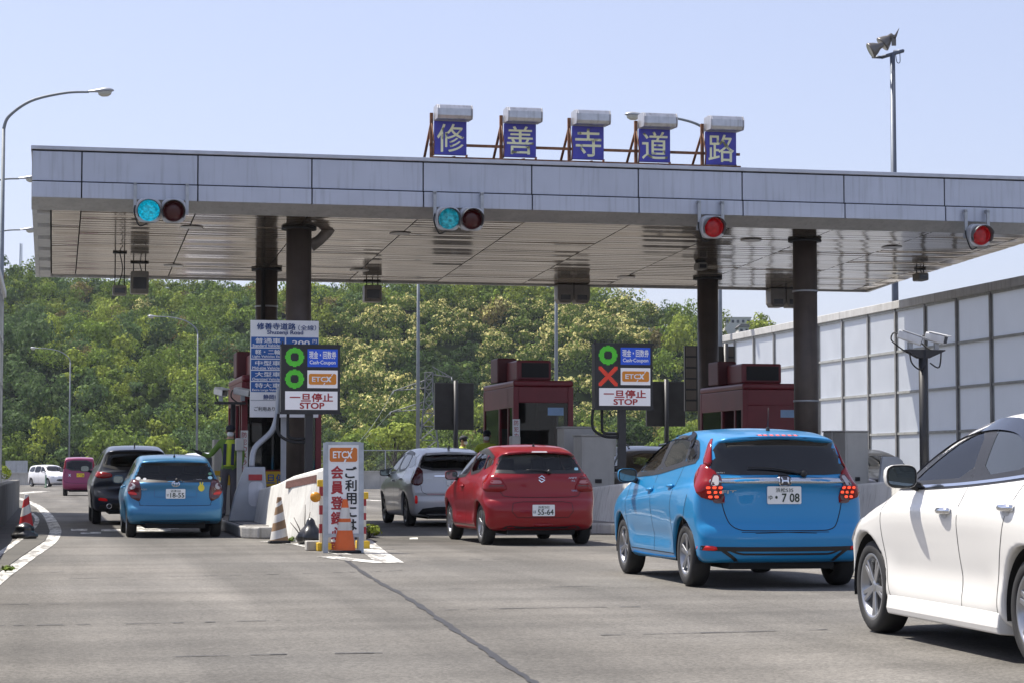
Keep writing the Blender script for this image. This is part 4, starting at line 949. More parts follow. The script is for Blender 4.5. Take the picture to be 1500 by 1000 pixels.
def soften(P, r=.25, n=1):
    """round the corners of a polygon"""
    return [tuple(p) for p in chaikin(P, n)] if r else P
class Car:
    def __init__(s, name, label, body, paint_m, rear_left_px, heading, h=.03, cat='car', group='vehicles at the toll plaza', size=1.):
        s.b = body; ang = radians(heading); u, v = on_z(*rear_left_px); c = W(u, v)      # contact of the rear left tyre
        lx, ly = -body.wb / 2 * size, (body.half - .03) * size
        hx, hy = -sin(ang), cos(ang)                                                     # forward in the world
        s.root = thing(name, label, cat, (c.x - (lx * hx - ly * hy), c.y - (lx * hy + ly * hx), 0), atan2(hy, hx), group)
        s.root.scale = (size,) * 3; s.h = h; s.paint = paint_m; s.holes = []
    def proj(s, pts2, ang, off):
        a = radians(ang); d = np.array([cos(a), -sin(a), 0]); e = np.array([sin(a), cos(a), 0]); p = np.array(pts2, float)
        o = p[:, :1] * e + np.array([0, 0, 1.]) * p[:, 1:2] - d * 3.2 + np.array([0, 0, 0]); return s.b.hit(o, d, off), d
    def to2(s, pts, ang):                          # 3-D guesses or 2-D points
        a = radians(ang); return [(p[0] * sin(a) + p[1] * cos(a), p[2]) if len(p) == 3 else tuple(p) for p in pts]
    def patch(s, name, pts, ang, mat, off=.004, rim=0., step=.05, sym=False, parent=None, rnd_=1, one=False):
        P = soften(s.to2(pts, ang), 1, rnd_) if rnd_ else s.to2(pts, ang)
        V, Fs = grid_poly(P, step)
        if not Fs: return None
        v, d = s.proj(V, ang, off); out = None; mb_ = MB()
        for sg in ((1, -1) if sym else (1,)):
            vv = v * np.array([1, sg, 1]); dd = d * np.array([1, sg, 1]); mb = mb_ if one else MB()
            mb.add([tuple(p) for p in vv], Fs, True)
            if rim:
                bm_e = {}
                for f in Fs:
                    for i in range(len(f)): k = (f[i], f[(i + 1) % len(f)]); bm_e[k] = 1
                for (i, j) in list(bm_e):
                    if (j, i) not in bm_e: mb.add([tuple(vv[i]), tuple(vv[j]), tuple(vv[j] + dd * (rim + off)), tuple(vv[i] + dd * (rim + off))], [(0, 1, 2, 3)], False)
            if not one: out = mb.build(name, mat, parent or s.root, fix=True)
        if one: out = mb_.build(name, mat, parent or s.root, fix=True)
        return out
    def band(s, mb, pts, ang, w, off=.002, sym=False, closed=False, n=6, smooth_=True):
        P = s.to2(pts, ang); P = catmull(P, n, closed) if smooth_ else P
        if closed: P = soften(list(P), 1, 1); P = P + [P[0]]
        P = [np.array(p) for p in P]; D = []
        for a_, b_ in zip(P[:-1], P[1:]):
            k = max(1, int(np.linalg.norm(b_ - a_) / .04)); D += [a_ + (b_ - a_) * i / k for i in range(k)]
        P = D + [P[-1]]; L_ = []
        for i, p in enumerate(P):
            t = P[min(i + 1, len(P) - 1)] - P[max(i - 1, 0)]; t = t / (np.linalg.norm(t) + 1e-9); nn = np.array([-t[1], t[0]]); L_ += [p + nn * w / 2, p - nn * w / 2]
        v, d = s.proj(L_, ang, off)
        for sg in ((1, -1) if sym else (1,)):
            mb[0 if sg > 0 else 1].add([tuple(p * np.array([1, sg, 1])) for p in v], [(2 * i, 2 * i + 1, 2 * i + 3, 2 * i + 2) for i in range(len(P) - 1)], True)
    def bands(s, name, items, mat, w=.009, off=.0015, parent=None):
        mbs = [MB(), MB()]
        for it in items:
            pts, ang, sym = it[:3]; kw = it[3] if len(it) > 3 else {}
            s.band(mbs, pts, ang, kw.get('w', w), kw.get('off', off), sym, kw.get('closed', False), 6, kw.get('smooth', True))
        return [m.build(name, mat, parent or s.root, fix=True) for m in mbs if m.v][0]
    def hole(s, pts, ang, shrink=.02):
        s.holes.append((soften(s.to2(pts, ang), 1, 1), ang, shrink))
    def open(s, sides, rear=None, screen=None):    # cut the window openings
        for P in sides: s.hole(P, 90); s.hole([(-x, z) for x, z in P], 270)
        if rear: s.hole(rear, 0)
        if screen: s.hole(screen, 180)
    def body(s, extra=None):
        v, f = s.b.mesh(s.h)
        if s.holes:
            c = v[f].mean(1); kill = np.zeros(len(f), bool)
            for P, ang, sh in s.holes:
                a = radians(ang); q = c[:, 0] * sin(a) + c[:, 1] * cos(a); dd = poly_sdf(P, q, c[:, 2]); side = c[:, 0] * cos(a) - c[:, 1] * sin(a)
                kill |= (dd < -sh) & (side < -.2 if ang not in (90, 270) else side < -.3)
            f = f[~kill]
        # drop the underside and what lies inside the wheel arches; liners and a pan stand there
        c = v[f].mean(1); under = (c[:, 2] < s.b.P[:, 1].min() + .012)
        f = f[~under]
        o = mesh_np('body', v, f, s.paint, s.root); s.body_o = o
        pan = MB(); zb = s.b.P[:, 1].min() + .03; pan.box(s.b.xr + .16, s.b.xf - .3, -s.b.half * .60, s.b.half * .60, zb - .055, zb + .06); pan.build('underbody', M('underbody', (.012, .012, .012), .9), s.root)
        for xa in (-s.b.wb / 2, s.b.wb / 2):
            for sg in (1, -1):
                m = MB(); R = s.b.R + s.b.arch - .004; n = 22; vs = []
                for j in range(n + 1):
                    a = radians(-12 + 204 * j / n); x, z = xa + R * cos(a), s.b.R + R * sin(a)
                    vs += [(x, sg * (s.b.half - .31), z), (x, sg * (s.b.half - .045), z)]
                m.add(vs, [(2 * j, 2 * j + 1, 2 * j + 3, 2 * j + 2) for j in range(n)], True); m.add([vs[2 * j] for j in range(n + 1)], [tuple(range(n + 1))]); m.build('wheel_well', M('underbody'), s.root)
        return o
    def wheels(s, spokes=5, style='split', tw=.19, rim_r=.68, rim_mat=None):
        key = (s.b.R, spokes, style); first = None
        for xa in (-s.b.wb / 2, s.b.wb / 2):
            for sg in (1, -1):
                y = sg * (s.b.half - .035 - tw / 2)
                if first is None: first = s.wheel(spokes, style, tw, rim_r, rim_mat); w = first
                else:
                    w = first.copy(); COL.objects.link(w)
                    for ch in first.children: c = ch.copy(); COL.objects.link(c); c.parent = w
                w.parent = s.root; w.location = (xa, y, s.b.R); w.rotation_euler = (0, 0, 0 if sg > 0 else pi); w.rotation_euler[1] = .3 * xa
    def wheel(s, spokes, style, tw, rim_r, rim_mat):
        R = s.b.R; r = R * rim_r; rim_mat = rim_mat or M('alloy', (.30, .31, .33), .3, .85, var=.05)
        m = MB(); mx = RX(-pi / 2); h = tw / 2
        m.lathe([(r - .01, -h * .9), (r + .01, -h), (R * .88, -h), (R * .97, -h * .82), (R, -h * .5), (R, h * .5), (R * .97, h * .82), (R * .88, h), (r + .012, h * .98), (r - .005, h * .88), (r - .02, h * .4)], 40, mx)
        wh = bpy.data.objects.new('wheel', None); COL.objects.link(wh); wh.empty_display_size = .1; m.build('tyre', rubber, wh)
        m = MB(); m.lathe([(r, h * .9), (r - .015, h * .93), (r - .03, h * .80), (r - .045, h * .2), (r - .05, -h * .6)], 40, mx)
        for k in range(spokes):
            for dd in ((-.13, .13) if style == 'split' else (0,)):
                a = 2 * pi * k / spokes + dd * (5 / spokes if style == 'split' else 1); wd0, wd1 = (.035, .028) if style == 'split' else (.05, .04); wd0 *= R / .3; wd1 *= R / .3
                u_ = np.array([cos(a), sin(a)]); n_ = np.array([-sin(a), cos(a)]); r0, r1 = r * .16, r - .018
                a0, a1 = u_ * r0 - n_ * dd * .0, u_ * r1
                P = [a0 + n_ * wd0 / 2, a1 + n_ * wd1 / 2, a1 - n_ * wd1 / 2, a0 - n_ * wd0 / 2]
                lo_, hi_ = [h * .62] * 4, [h * .74, h * .84, h * .84, h * .74]
                vs = [mx @ Vector((p[0], p[1], z)) for p, z in zip(P, lo_)] + [mx @ Vector((p[0] * 1, p[1], z)) for p, z in zip(P, hi_)]
                m.add(vs, [(4, 5, 6, 7), (0, 1, 5, 4), (1, 2, 6, 5), (2, 3, 7, 6), (3, 0, 4, 7)])
        m.lathe([(0, h * .78), (r * .14, h * .77), (r * .2, h * .7), (r * .22, h * .5)], 20, mx); m.build('rim', rim_mat, wh, bevel=.004)
        m = MB(); m.lathe([(0, h * .28), (r * .72, h * .28), (r * .72, h * .1), (r * .96, h * .1)], 28, mx); m.build('brake_disc', M('brake_dark', (.03, .03, .032), .5, .4), wh)  # near-black metal disc behind the spokes
        return wh
    def mirror(s, x, y, z, mat=None, w=.2, hgt=.145, both=True, sail=(.0)):
        for sg in ((1, -1) if both else (1,)):
            m = MB(); n1, n2 = 12, 16; vs = []
            for i in range(n1 + 1):
                t = pi / 2 * i / n1; k = cos(t) ** .55 if i < n1 else .02
                for j in range(n2):
                    a = 2 * pi * j / n2; ca, sa = cos(a), sin(a); e = .6; cy = math.copysign(abs(ca) ** e, ca); cz = math.copysign(abs(sa) ** e, sa)
                    vs.append((x + .15 * sin(t), sg * (y + w * .5 * cy * k + .03 * sin(t) * 0), z + hgt * .5 * cz * k))
            fs = [(i * n2 + j, i * n2 + (j + 1) % n2, (i + 1) * n2 + (j + 1) % n2, (i + 1) * n2 + j) for i in range(n1) for j in range(n2)] + [tuple(range(n2))]
            m.add(vs, fs, True); o = m.build('wing_mirror', mat or s.paint, s.root)
            m = MB(); m.add([(x - .004, sg * (y + (w * .5 - .014) * math.copysign(abs(cos(a)) ** .6, cos(a))), z + (hgt * .5 - .014) * math.copysign(abs(sin(a)) ** .6, sin(a))) for a in [2 * pi * j / 20 for j in range(20)]], [tuple(range(20))]); m.build('mirror_glass', M('mirror_glass', (.22, .25, .24), .03, .9), o)
            m = MB(); m.add([(x - .001, sg * (y + (w * .5 - .003) * math.copysign(abs(cos(a)) ** .6, cos(a))), z + (hgt * .5 - .003) * math.copysign(abs(sin(a)) ** .6, sin(a))) for a in [2 * pi * j / 20 for j in range(20)]], [tuple(range(20))]); m.build('mirror_bezel', M('trim_black'), o)
            m = MB(); m.tube([(x + .05, sg * (y - w * .35), z - hgt * .3), (x + .10, sg * (y - w * .95), z - hgt * .55)], [.03, .035], 8); m.build('stalk', M('trim_black'), o)
    def plate(s, y, z, top, kana, num, yellow=False, front=False, tilt=0.):
        p, d = s.proj([(y if not front else -y, z)], 0 if not front else 180, .014); px = p[0][0]; mx = T(px, y, z) @ RZ(-pi / 2 if not front else pi / 2) @ RX(radians(tilt))
        bg_ = M('plate_yellow', (.75, .55, .03), .45) if yellow else M('plate_white', (.82, .83, .82), .45, var=.03); ink = M('lettering_black') if yellow else M('plate_ink', (.015, .035, .02), .5)
        m = MB(); m.prism(rbox(0, 0, .33, .165, .012, 2), -.006, .012, 'y', mx); o = m.build('number_plate', bg_, s.root)
        m = MB(); put_text(m, top, .0, .047, .17, .042, -.008, .012, mx); put_text(m, kana, -.135, -.022, .04, .042, -.008, .012, mx); put_text(m, num, .028, -.024, .235, .078, -.008, .016, mx)
        m.build('lettering', ink, o, fix=False); return o
    def handle(s, pts, mat=None, L_=.19, hh=.022):
        for (x, z) in pts:
            for sg in (1, -1):
                v, d = s.proj([(x - L_ / 2 + L_ * i / 6, z) for i in range(7)], 90, .0); m = MB()
                off = [.004, .022, .03, .032, .03, .022, .004]
                m.tube([(p[0], sg * (p[1] + o_), p[2]) for p, o_ in zip(v, off)], [hh * .6, hh * .8, hh * .8, hh * .8, hh * .8, hh * .8, hh * .6], 8); m.build('door_handle', mat or s.paint, s.root)
    def text(s, body, y, z, w, h, mat, parent=None, off=.006, bold=.01, italic=0.):
        p, d = s.proj([(y, z), (y, z + .05)], 0, off); sl_ = (p[1][0] - p[0][0]) / .05; mx = T(p[0][0], y, z) @ RZ(-pi / 2) @ RX(-atan(sl_)); m = MB(); put_text(m, body, 0, 0, w, h, 0, bold, mx); return m.build('lettering', mat, parent or s.root, fix=False)
    def wiper(s, y0, z0, y1, z1, r=.012):
        n = 9; v, d = s.proj([(y0 + (y1 - y0) * i / n, z0 + (z1 - z0) * i / n + .02 * sin(pi * i / n)) for i in range(n + 1)], 0, .03); m = MB()
        m.tube([tuple(p) for p in v], [r * 1.3, r * 1.4, r, r * .9, r * .8, r * .8, r * .7, r * .7, r * .6, r * .5], 6); m.lathe([(0, .03), (.03, .025), (.035, 0)], 12, T(*v[0]) @ RY(-pi / 2)); m.build('rear_wiper', M('trim_black'), s.root)
    def antenna(s, x, y=0., L_=.2, lean=-.5, fin=False):
        o = np.array([[x, y, 3.]]); p = s.b.hit(o, (0, 0, -1))[0]; m = MB()
        if fin: m.prism([(-.09, 0), (.07, 0), (-.05, .075), (-.085, .08)], -.012, .012, 'y', T(*p))
        else: m.lathe([(.022, -.01), (.018, .02), (.008, .04)], 10, T(*p)); m.tube([tuple(p), (p[0] + lean * L_, y, p[2] + L_)], [.006, .003], 6)
        m.build('antenna', M('trim_black'), s.root)
    def seats(s, xs_=(.28, -.62), col=None):
        cm_ = col or M('seat_grey', (.055, .055, .058), .8)
        m = MB()
        for x in xs_:
            for y in (.35, -.35):
                m.prism([(x - .05, .45), (x + .42, .5), (x + .42, .62), (x - .02, .58), (x - .22, 1.1), (x - .33, 1.08), (x - .16, .45)], y - .24, y + .24, 'y'); m.prism([(x - .25, 1.1), (x - .26, 1.28), (x - .34, 1.28), (x - .36, 1.1)], y - .12, y + .12, 'y')
        m.build('seat', cm_, s.root, bevel=.03)
        xd = s.b.wb / 2 - .35; m = MB(); m.prism([(xd - .3, .6), (xd + .45, .6), (xd + .45, .86), (xd - .1, .93), (xd - .28, .85)], -s.b.half * .82, s.b.half * .82, 'y'); m.build('dashboard', M('trim_black'), s.root, bevel=.03)
        m = MB(); a = [(.17 * cos(t), .17 * sin(t), 0) for t in np.linspace(0, 2 * pi, 25)]; m.tube(a, .015, 6, False, T(xd - .42, -.36, .88) @ RY(radians(-65))); m.build('steering_wheel', M('trim_black'), s.root)

trim_black = M('trim_black', (.014, .014, .015), .4, var=.1)
tint = M('tinted_glass', (.010, .011, .013), .03, 0, .55, coat=0., var=.1)
tint2 = M('tinted_glass_lighter', (.03, .035, .038), .03, 0, .6, var=.2, vs=1.5)
clear_g = glass_mat('car_window_glass', (.78, .83, .81))
privacy = glass_mat('privacy_glass', (.30, .32, .33)); privacy2 = glass_mat('side_glass', (.52, .56, .55))
seam = M('panel_seam', (.006, .006, .007), .8)
chrome = M('chrome', (.75, .76, .78), .12, 1., var=.03)
tl_red = M('tail_lens_red', (.22, .003, .006), .15, coat=.2, var=.1, spec=.3)
tl_dark = M('tail_lens_dark', (.07, .008, .012), .1, coat=.6, var=.1)
tl_clear = M('tail_lens_clear', (.38, .36, .37), .15, coat=.5)
tl_lit = M('brake_light_lit', (.6, .05, .02), .3, emit=(1.0, .08, .03), es=.75)
refl_red = M('reflector_red', (.5, .015, .015), .2, emit=(.3, .0, .0), es=.15)
white_head = M('headlamp', (.65, .68, .72), .1, .2, coat=.6)
def paint_m(name, col, metal=.0, rough=.32, var=.03):
    return M(name, col, rough, metal, .3, coat=.55, var=var, vs=1.)
# ------------------------------------------------------------------ blue hatchback
XT = [(-2.6, .80), (-2.2, .86), (-1.8, .94), (-1.4, .985), (-.8, 1), (.9, 1), (1.4, .985), (1.8, .95), (2.1, .86), (2.6, .7)]
ZT_ = [(.05, .86), (.2, .93), (.34, .975), (.5, .985), (.68, 1.0), (.82, .995), (.94, .965), (1.04, .915), (1.14, .87), (1.3, .785), (1.45, .69), (1.6, .60)]
def rest(c, glass_opaque=True): pass
fit_b = Body([(-1.70, .235), (1.75, .2), (1.98, .24), (2.06, .40), (2.05, .62), (1.97, .76), (1.75, .87), (1.35, .98), (1.02, 1.06), (.55, 1.31), (.1, 1.465), (-.3, 1.52), (-.8, 1.525), (-1.3, 1.495), (-1.70, 1.44), (-1.715, 1.405), (-1.63, 1.38), (-1.79, 1.07), (-1.86, 1.03), (-1.865, .98), (-1.835, .95), (-1.84, .78), (-1.855, .62), (-1.90, .565), (-1.925, .5), (-1.92, .36), (-1.88, .25)],
             .8475, ZT_, XT, 2.53, .305, bow_r=.17, bow_f=.42, crown=.075, rad=.075, gh=[(-2.2, .94), (-1.6, .97), (-.6, 1), (1, .99), (2, .9)], hip=.016, crease=[(-1.75, 1.0, 1.25, .80, .016)], scoop=[(-.95, .9, .44, .10, .020)])
blue_p = paint_m('blue_paint', (.014, .225, .49), .2, .3)
c = Car('hatchback', 'bright blue hatchback with lit red boomerang tail lamps in the right foreground', fit_b, blue_p, (1002, 858), 10.4, .02, size=1.05)
fw = [(.80, 1.06), (.48, 1.27), (.18, 1.385), (-.06, 1.425), (-.08, 1.09)]; rw = [(-.16, 1.10), (-.15, 1.43), (-.5, 1.435), (-.84, 1.41), (-.92, 1.28), (-.93, 1.17)]; qw = [(-1.0, 1.18), (-.9, 1.40), (-1.12, 1.37), (-1.33, 1.23), (-1.28, 1.20)]
ws = [(-.60, 1.09), (.60, 1.09), (.55, 1.30), (.47, 1.44), (-.47, 1.44), (-.55, 1.30)]
for P, a in ((fw, 90), (rw, 90), (ws, 180)): c.hole(P, a)
c.hole([(-x, z) for x, z in fw], 270); c.hole([(-x, z) for x, z in rw], 270)
c.body(); c.wheels(5, 'split'); c.seats()
c.patch('front_side_window', fw, 90, clear_g, .0, sym=True); c.patch('rear_side_window', rw, 90, tint2, .002, sym=True); c.patch('quarter_window', qw, 90, tint, .004, sym=True)
c.patch('windscreen', ws, 180, clear_g, .0)
c.bands('window_trim', [(fw, 90, True, dict(w=.045, closed=True, smooth=False)), (rw, 90, True, dict(w=.05, closed=True, smooth=False)), ([(-.115, 1.08), (-.105, 1.43)], 90, True, dict(w=.11)), ([(.80, 1.062), (-.1, 1.092), (-.9, 1.165), (-1.3, 1.2)], 90, True, dict(w=.05)), (qw, 90, True, dict(w=.04, closed=True, smooth=False))], trim_black, off=.004)
c.bands('rain_visor', [([(.62, 1.21), (.2, 1.405), (-.08, 1.45), (-.5, 1.458), (-.86, 1.425), (-.95, 1.33)], 90, True, dict(w=.075))], tint, off=.014)
c.patch('rear_window', [(-.70, 1.065), (.70, 1.065), (.685, 1.14), (.60, 1.39), (.52, 1.418), (-.52, 1.418), (-.60, 1.39), (-.685, 1.14)], 0, tint, .004)
c.patch('chrome_bar', [(-.735, .985), (.735, .985), (.725, 1.04), (-.725, 1.04)], 0, M('satin_chrome', (.52, .56, .62), .22, .9), .012, .02)
lamp = [(-1.50, .83, 1.05), (-1.60, .77, 1.19), (-1.80, .66, 1.08), (-1.84, .58, .80), (-1.80, .68, .82), (-1.70, .79, .86)]
c.patch('tail_lamp', lamp, 38, tl_red, .014, .03, sym=True)
c.patch('tail_lamp_strip', [(-1.585, .77, 1.17), (-1.49, .665, 1.41), (-1.52, .625, 1.41), (-1.73, .70, 1.13)], 38, tl_red, .012, .02, sym=True, rnd_=1)
c.patch('lamp_inner', [(-1.79, .725, 1.075), (-1.83, .625, 1.065), (-1.84, .59, .82), (-1.80, .70, .83)], 32, tl_dark, .0165, sym=True)
c.patch('tail_lamp_clear', [(-1.80, .70, 1.06), (-1.82, .655, 1.06), (-1.83, .63, .97), (-1.80, .70, .96)], 30, tl_clear, .018, sym=True)
dots = [(.715 - .055 * i - .0 * j - .012 * j, .945 - j * .043) for j in range(3) for i in range(3) if not (j == 2 and i == 2)]
for sg_ in (1,):
    for (y, z) in dots: c.patch('brake_lamp', [(y - .018, z - .012), (y + .018, z - .012), (y + .018, z + .012), (y - .018, z + .012)], 0, tl_lit, .019, sym=True, rnd_=1)
c.patch('lamp_base', [(-1.80, .70, .835), (-1.84, .60, .815), (-1.84, .585, .80), (-1.79, .67, .80)], 30, tl_dark, .017, sym=True)
c.patch('high_brake_lamp', [(-.21, 1.432), (.21, 1.432), (.21, 1.447), (-.21, 1.447)], 0, M('dark_strip', (.05, .01, .01), .3), .004)
c.bands('lit_strip', [([(y, 1.4395), (y + .03, 1.4395)], 0, False, dict(w=.011)) for y in (-.19, -.13, -.07, -.01, .05, .11, .16)], tl_lit, off=.006)
c.bands('panel_seam', [([(.585, .80), (.56, .70), (.515, .60), (.44, .555), (.3, .545), (-.3, .545), (-.44, .555), (-.515, .60), (-.56, .70), (-.585, .80)], 0, False),
    ([(.88, 1.0), (.93, .8), (.9, .4), (.84, .3)], 90, True), ([(-.10, 1.06), (-.12, .6), (-.13, .31)], 90, True), ([(-.97, 1.16), (-.93, .92), (-.88, .72), (-.93, .42), (-.93, .31)], 90, True), ([(.85, .30), (-.9, .30)], 90, True),
    ([(-1.45, .88), (-1.35, .62), (-1.42, .52)], 90, True), ([(-1.42, .53), (-1.6, .53), (-1.8, .52)], 60, True, dict(w=.006))], seam)
c.bands('bumper_trim', [([(.80, .385), (.62, .375), (0, .372), (-.62, .375), (-.80, .385)], 0, False, dict(w=.042)), ([(.55, .37), (.44, .33), (.3, .325), (-.3, .325), (-.44, .33), (-.55, .37)], 0, False, dict(w=.018)), ([(.62, .375), (.5, .29), (.45, .235)], 0, True, dict(w=.03))], trim_black, off=.004)
c.patch('diffuser', [(-.56, .2), (.56, .2), (.50, .275), (-.50, .275)], 0, trim_black, .005, rnd_=0)
c.patch('reflector', [(.645, .36), (.80, .362), (.80, .405), (.66, .402)], 0, refl_red, .010, .01, sym=True)
c.plate(0.0, .875, '浜松535', 'ゆ', '・7 08'); 
pm = M('badge_silver', (.55, .57, .6), .3, .8)
e = c.patch('emblem', rbox(0, 1.012, .125, .105, .03, 4), 0, chrome, .026, .02, rnd_=0); c.patch('emblem_ground', rbox(0, 1.012, .103, .086, .022, 4), 0, M('emblem_dark', (.05, .05, .06), .3), .028, rnd_=0, parent=e)
c.bands('emblem_letter', [([(.034, 1.045), (.026, 1.012), (.034, .98)], 0, True, dict(w=.014)), ([(.028, 1.010), (-.028, 1.010)], 0, False, dict(w=.014))], chrome, off=.030, parent=e)
c.text('FIT', .52, .905, .14, .034, pm, off=.008, bold=.02); c.text('HYBRID', -.535, .955, .12, .016, txt_navy, off=.008); c.text('Just Car Service', .555, 1.085, .13, .016, M('sticker_white', (.7, .7, .7), .5), off=.008)
c.wiper(-.20, 1.075, .33, 1.135); c.mirror(.62, .915, 1.055); c.handle([(-.02, .915), (-.80, .955)]); c.antenna(-1.35, 0, .22, -.1)
c.bands('exhaust_lip', [([(-.62, .225), (-.5, .225)], 0, False, dict(w=.05))], M('exhaust', (.25, .23, .2), .4, .8), off=.006)
c.bands('sill_spat', [([(.85, .235), (.3, .225), (-.3, .225), (-.88, .235)], 90, True, dict(w=.05))], blue_p, off=.02)

# ------------------------------------------------------------------ white sedan
syl_b = Body([(-2.2, .2), (1.9, .175), (2.12, .22), (2.21, .40), (2.22, .58), (2.15, .70), (1.9, .79), (1.4, .90), (1.0, .985), (.55, 1.24), (.15, 1.40), (-.25, 1.475), (-.6, 1.49), (-1.0, 1.455), (-1.5, 1.29), (-1.95, 1.10), (-2.33, 1.05), (-2.40, .98), (-2.41, .7), (-2.43, .5), (-2.40, .3)],
             .88, [(.05, .88), (.2, .95), (.32, .985), (.5, .97), (.68, .99), (.8, 1.0), (.9, .985), (.98, .95), (1.05, .905), (1.15, .855), (1.3, .77), (1.45, .665), (1.6, .55)], [(-2.8, .75), (-2.4, .86), (-2.0, .95), (-1.4, .995), (0, 1), (1.2, 1), (1.6, .98), (1.95, .93), (2.25, .82), (2.6, .7)], 2.70, .318, bow_r=.2, bow_f=.55, crown=.07, rad=.11, hip=.022, crease=[(-2.0, .97, 1.3, .86, .010)], scoop=[(-.95, .95, .42, .11, .016)])
white_p = paint_m('white_paint_car', (.76, .75, .72), .0, .3, .02)
c = Car('sedan', 'white sedan cut off by the right edge of the view', syl_b, white_p, (1510, 979), 9.7, .02, size=1.045)
fw = [(.70, 1.01), (.40, 1.175), (.04, 1.335), (-.30, 1.40), (-.40, 1.045)]; rw = [(-.50, 1.05), (-.42, 1.405), (-.6, 1.405), (-.85, 1.36), (-1.13, 1.24), (-1.19, 1.10)]
for P in (fw, rw): c.hole(P, 90); c.hole([(-x, z) for x, z in P], 270)
ws = [(-.64, 1.02), (.64, 1.02), (.58, 1.22), (.48, 1.39), (-.48, 1.39), (-.58, 1.22)]; c.hole(ws, 180)
c.body(); c.wheels(5, 'split', .2, .72, M('alloy_silver', (.42, .43, .45), .28, .8)); c.seats((.25, -.7), M('seat_beige', (.2, .18, .15), .8))
c.patch('front_side_window', fw, 90, clear_g, .0, sym=True); c.patch('rear_side_window', rw, 90, tint2, .002, sym=True); c.patch('windscreen', ws, 180, clear_g, 0)
c.patch('rear_window', [(-.62, 1.12), (.62, 1.12), (.5, 1.38), (-.5, 1.38)], 0, tint, .004)
c.bands('window_trim', [(fw, 90, True, dict(w=.06, closed=True, smooth=False)), (rw, 90, True, dict(w=.06, closed=True, smooth=False)), ([(-.45, 1.03), (-.36, 1.41)], 90, True, dict(w=.12)), ([(.84, 1.012), (.3, 1.022), (-.29, 1.042), (-.8, 1.07), (-1.19, 1.095)], 90, True, dict(w=.06))], trim_black, off=.004)
c.bands('rain_visor', [([(.80, 1.07), (.5, 1.215), (.14, 1.345), (-.15, 1.392), (-.16, 1.392)], 90, True, dict(w=.075)), ([(-.19, 1.395), (-.5, 1.40), (-.85, 1.36), (-1.16, 1.24)], 90, True, dict(w=.075))], M('smoke_visor', (.018, .022, .035), .06), off=.016)
c.bands('belt_moulding', [([(.92, 1.0), (.4, 1.012), (-.2, 1.03), (-.8, 1.06), (-1.25, 1.09)], 90, True, dict(w=.018))], chrome, off=.008)
c.bands('panel_seam', [([(.90, .98), (.99, .82), (.97, .5), (.90, .29), (.86, .265)], 90, True, dict(w=.007)), ([(-.38, 1.01), (-.33, .6), (-.36, .262)], 90, True, dict(w=.007)), ([(-1.2, 1.06), (-1.08, .8), (-.93, .5), (-.92, .262)], 90, True, dict(w=.007)), ([(.87, .262), (-.93, .258)], 90, True, dict(w=.007)),
    ([(1.62, .66), (1.55, .80), (1.3, .92)], 90, True, dict(w=.006))], seam)
for sg in (1, -1):
    m = MB(); hh = syl_b.half; m.prism([(sg * hh * .86, .15), (sg * hh * .985, .16), (sg * hh * .998, .20), (sg * hh * .985, .285), (sg * hh * .93, .30), (sg * hh * .86, .29)], -.94, .95, 'x'); m.build('sill_skirt', white_p, c.root, bevel=.012)
c.patch('headlamp', [(2.02, .70, .60), (1.66, .84, .74), (1.45, .84, .80), (1.62, .86, .66), (1.95, .76, .545)], 125, white_head, .010, .01, sym=True)
c.mirror(.38, .965, 1.075, None, .21, .155); c.handle([(-.16, .865), (-1.12, .90)], chrome, .2, .026)
for hx, hz in ((-.15, .862), (-1.11, .897)): c.patch('handle_cup', [(hx - .055, hz - .045), (hx + .055, hz - .045), (hx + .055, hz + .045), (hx - .055, hz + .045)], 90, M('handle_cup', (.5, .5, .49), .4), .0025, sym=True, rnd_=2)
c.plate(0, .78, '浜松500', 'さ', '12-34') if False else None

# ------------------------------------------------------------------ red hatchback
sw_b = Body([(-1.6, .2), (1.6, .18), (1.92, .24), (1.98, .4), (1.97, .62), (1.85, .76), (1.4, .90), (.98, 1.0), (.55, 1.27), (.15, 1.42), (-.3, 1.49), (-.8, 1.49), (-1.25, 1.45), (-1.60, 1.385), (-1.61, 1.35), (-1.5, 1.33), (-1.72, 1.04), (-1.75, .98), (-1.755, .80), (-1.77, .70), (-1.83, .65), (-1.865, .55), (-1.86, .36), (-1.82, .24)],
            .8475, [(.05, .86), (.2, .94), (.34, .985), (.5, .975), (.68, 1.0), (.8, 1.0), (.92, .965), (1.02, .91), (1.12, .86), (1.28, .775), (1.42, .68), (1.6, .58)], XT, 2.45, .30, bow_r=.22, bow_f=.42, crown=.08, rad=.10, gh=[(-2.2, .86), (-1.6, .91), (-.8, .98), (0, 1), (2, .92)], hip=.035, scoop=[(-.85, .85, .42, .11, .02)])
red_p = paint_m('red_paint', (.24, .0015, .007), .1, .3)
c = Car('hatchback', 'red hatchback queuing beside the middle island bow wall', sw_b, red_p, (703, 797), 12.3, .024, size=1.055)
fw = [(.84, 1.0), (.5, 1.21), (.18, 1.34), (-.08, 1.375), (-.10, 1.03)]; rw = [(-.18, 1.04), (-.16, 1.375), (-.55, 1.375), (-.86, 1.34), (-.96, 1.1)]
rg_ = [(-.64, 1.075), (.64, 1.075), (.66, 1.12), (.56, 1.29), (.40, 1.345), (0, 1.36), (-.40, 1.345), (-.56, 1.29), (-.66, 1.12)]; ws = [(-.6, 1.05), (.6, 1.05), (.5, 1.38), (-.5, 1.38)]
c.open((fw, rw), rg_, ws); c.body(); c.wheels(5, 'split', .185, .72); c.seats((.25, -.6))
c.patch('front_side_window', fw, 90, privacy2, .0, sym=True); c.patch('rear_side_window', rw, 90, privacy, .0, sym=True); c.patch('pillar_panel', [(-1.0, 1.10), (-.92, 1.335), (-1.22, 1.30), (-1.38, 1.20), (-1.2, 1.14)], 90, tint, .003, sym=True)
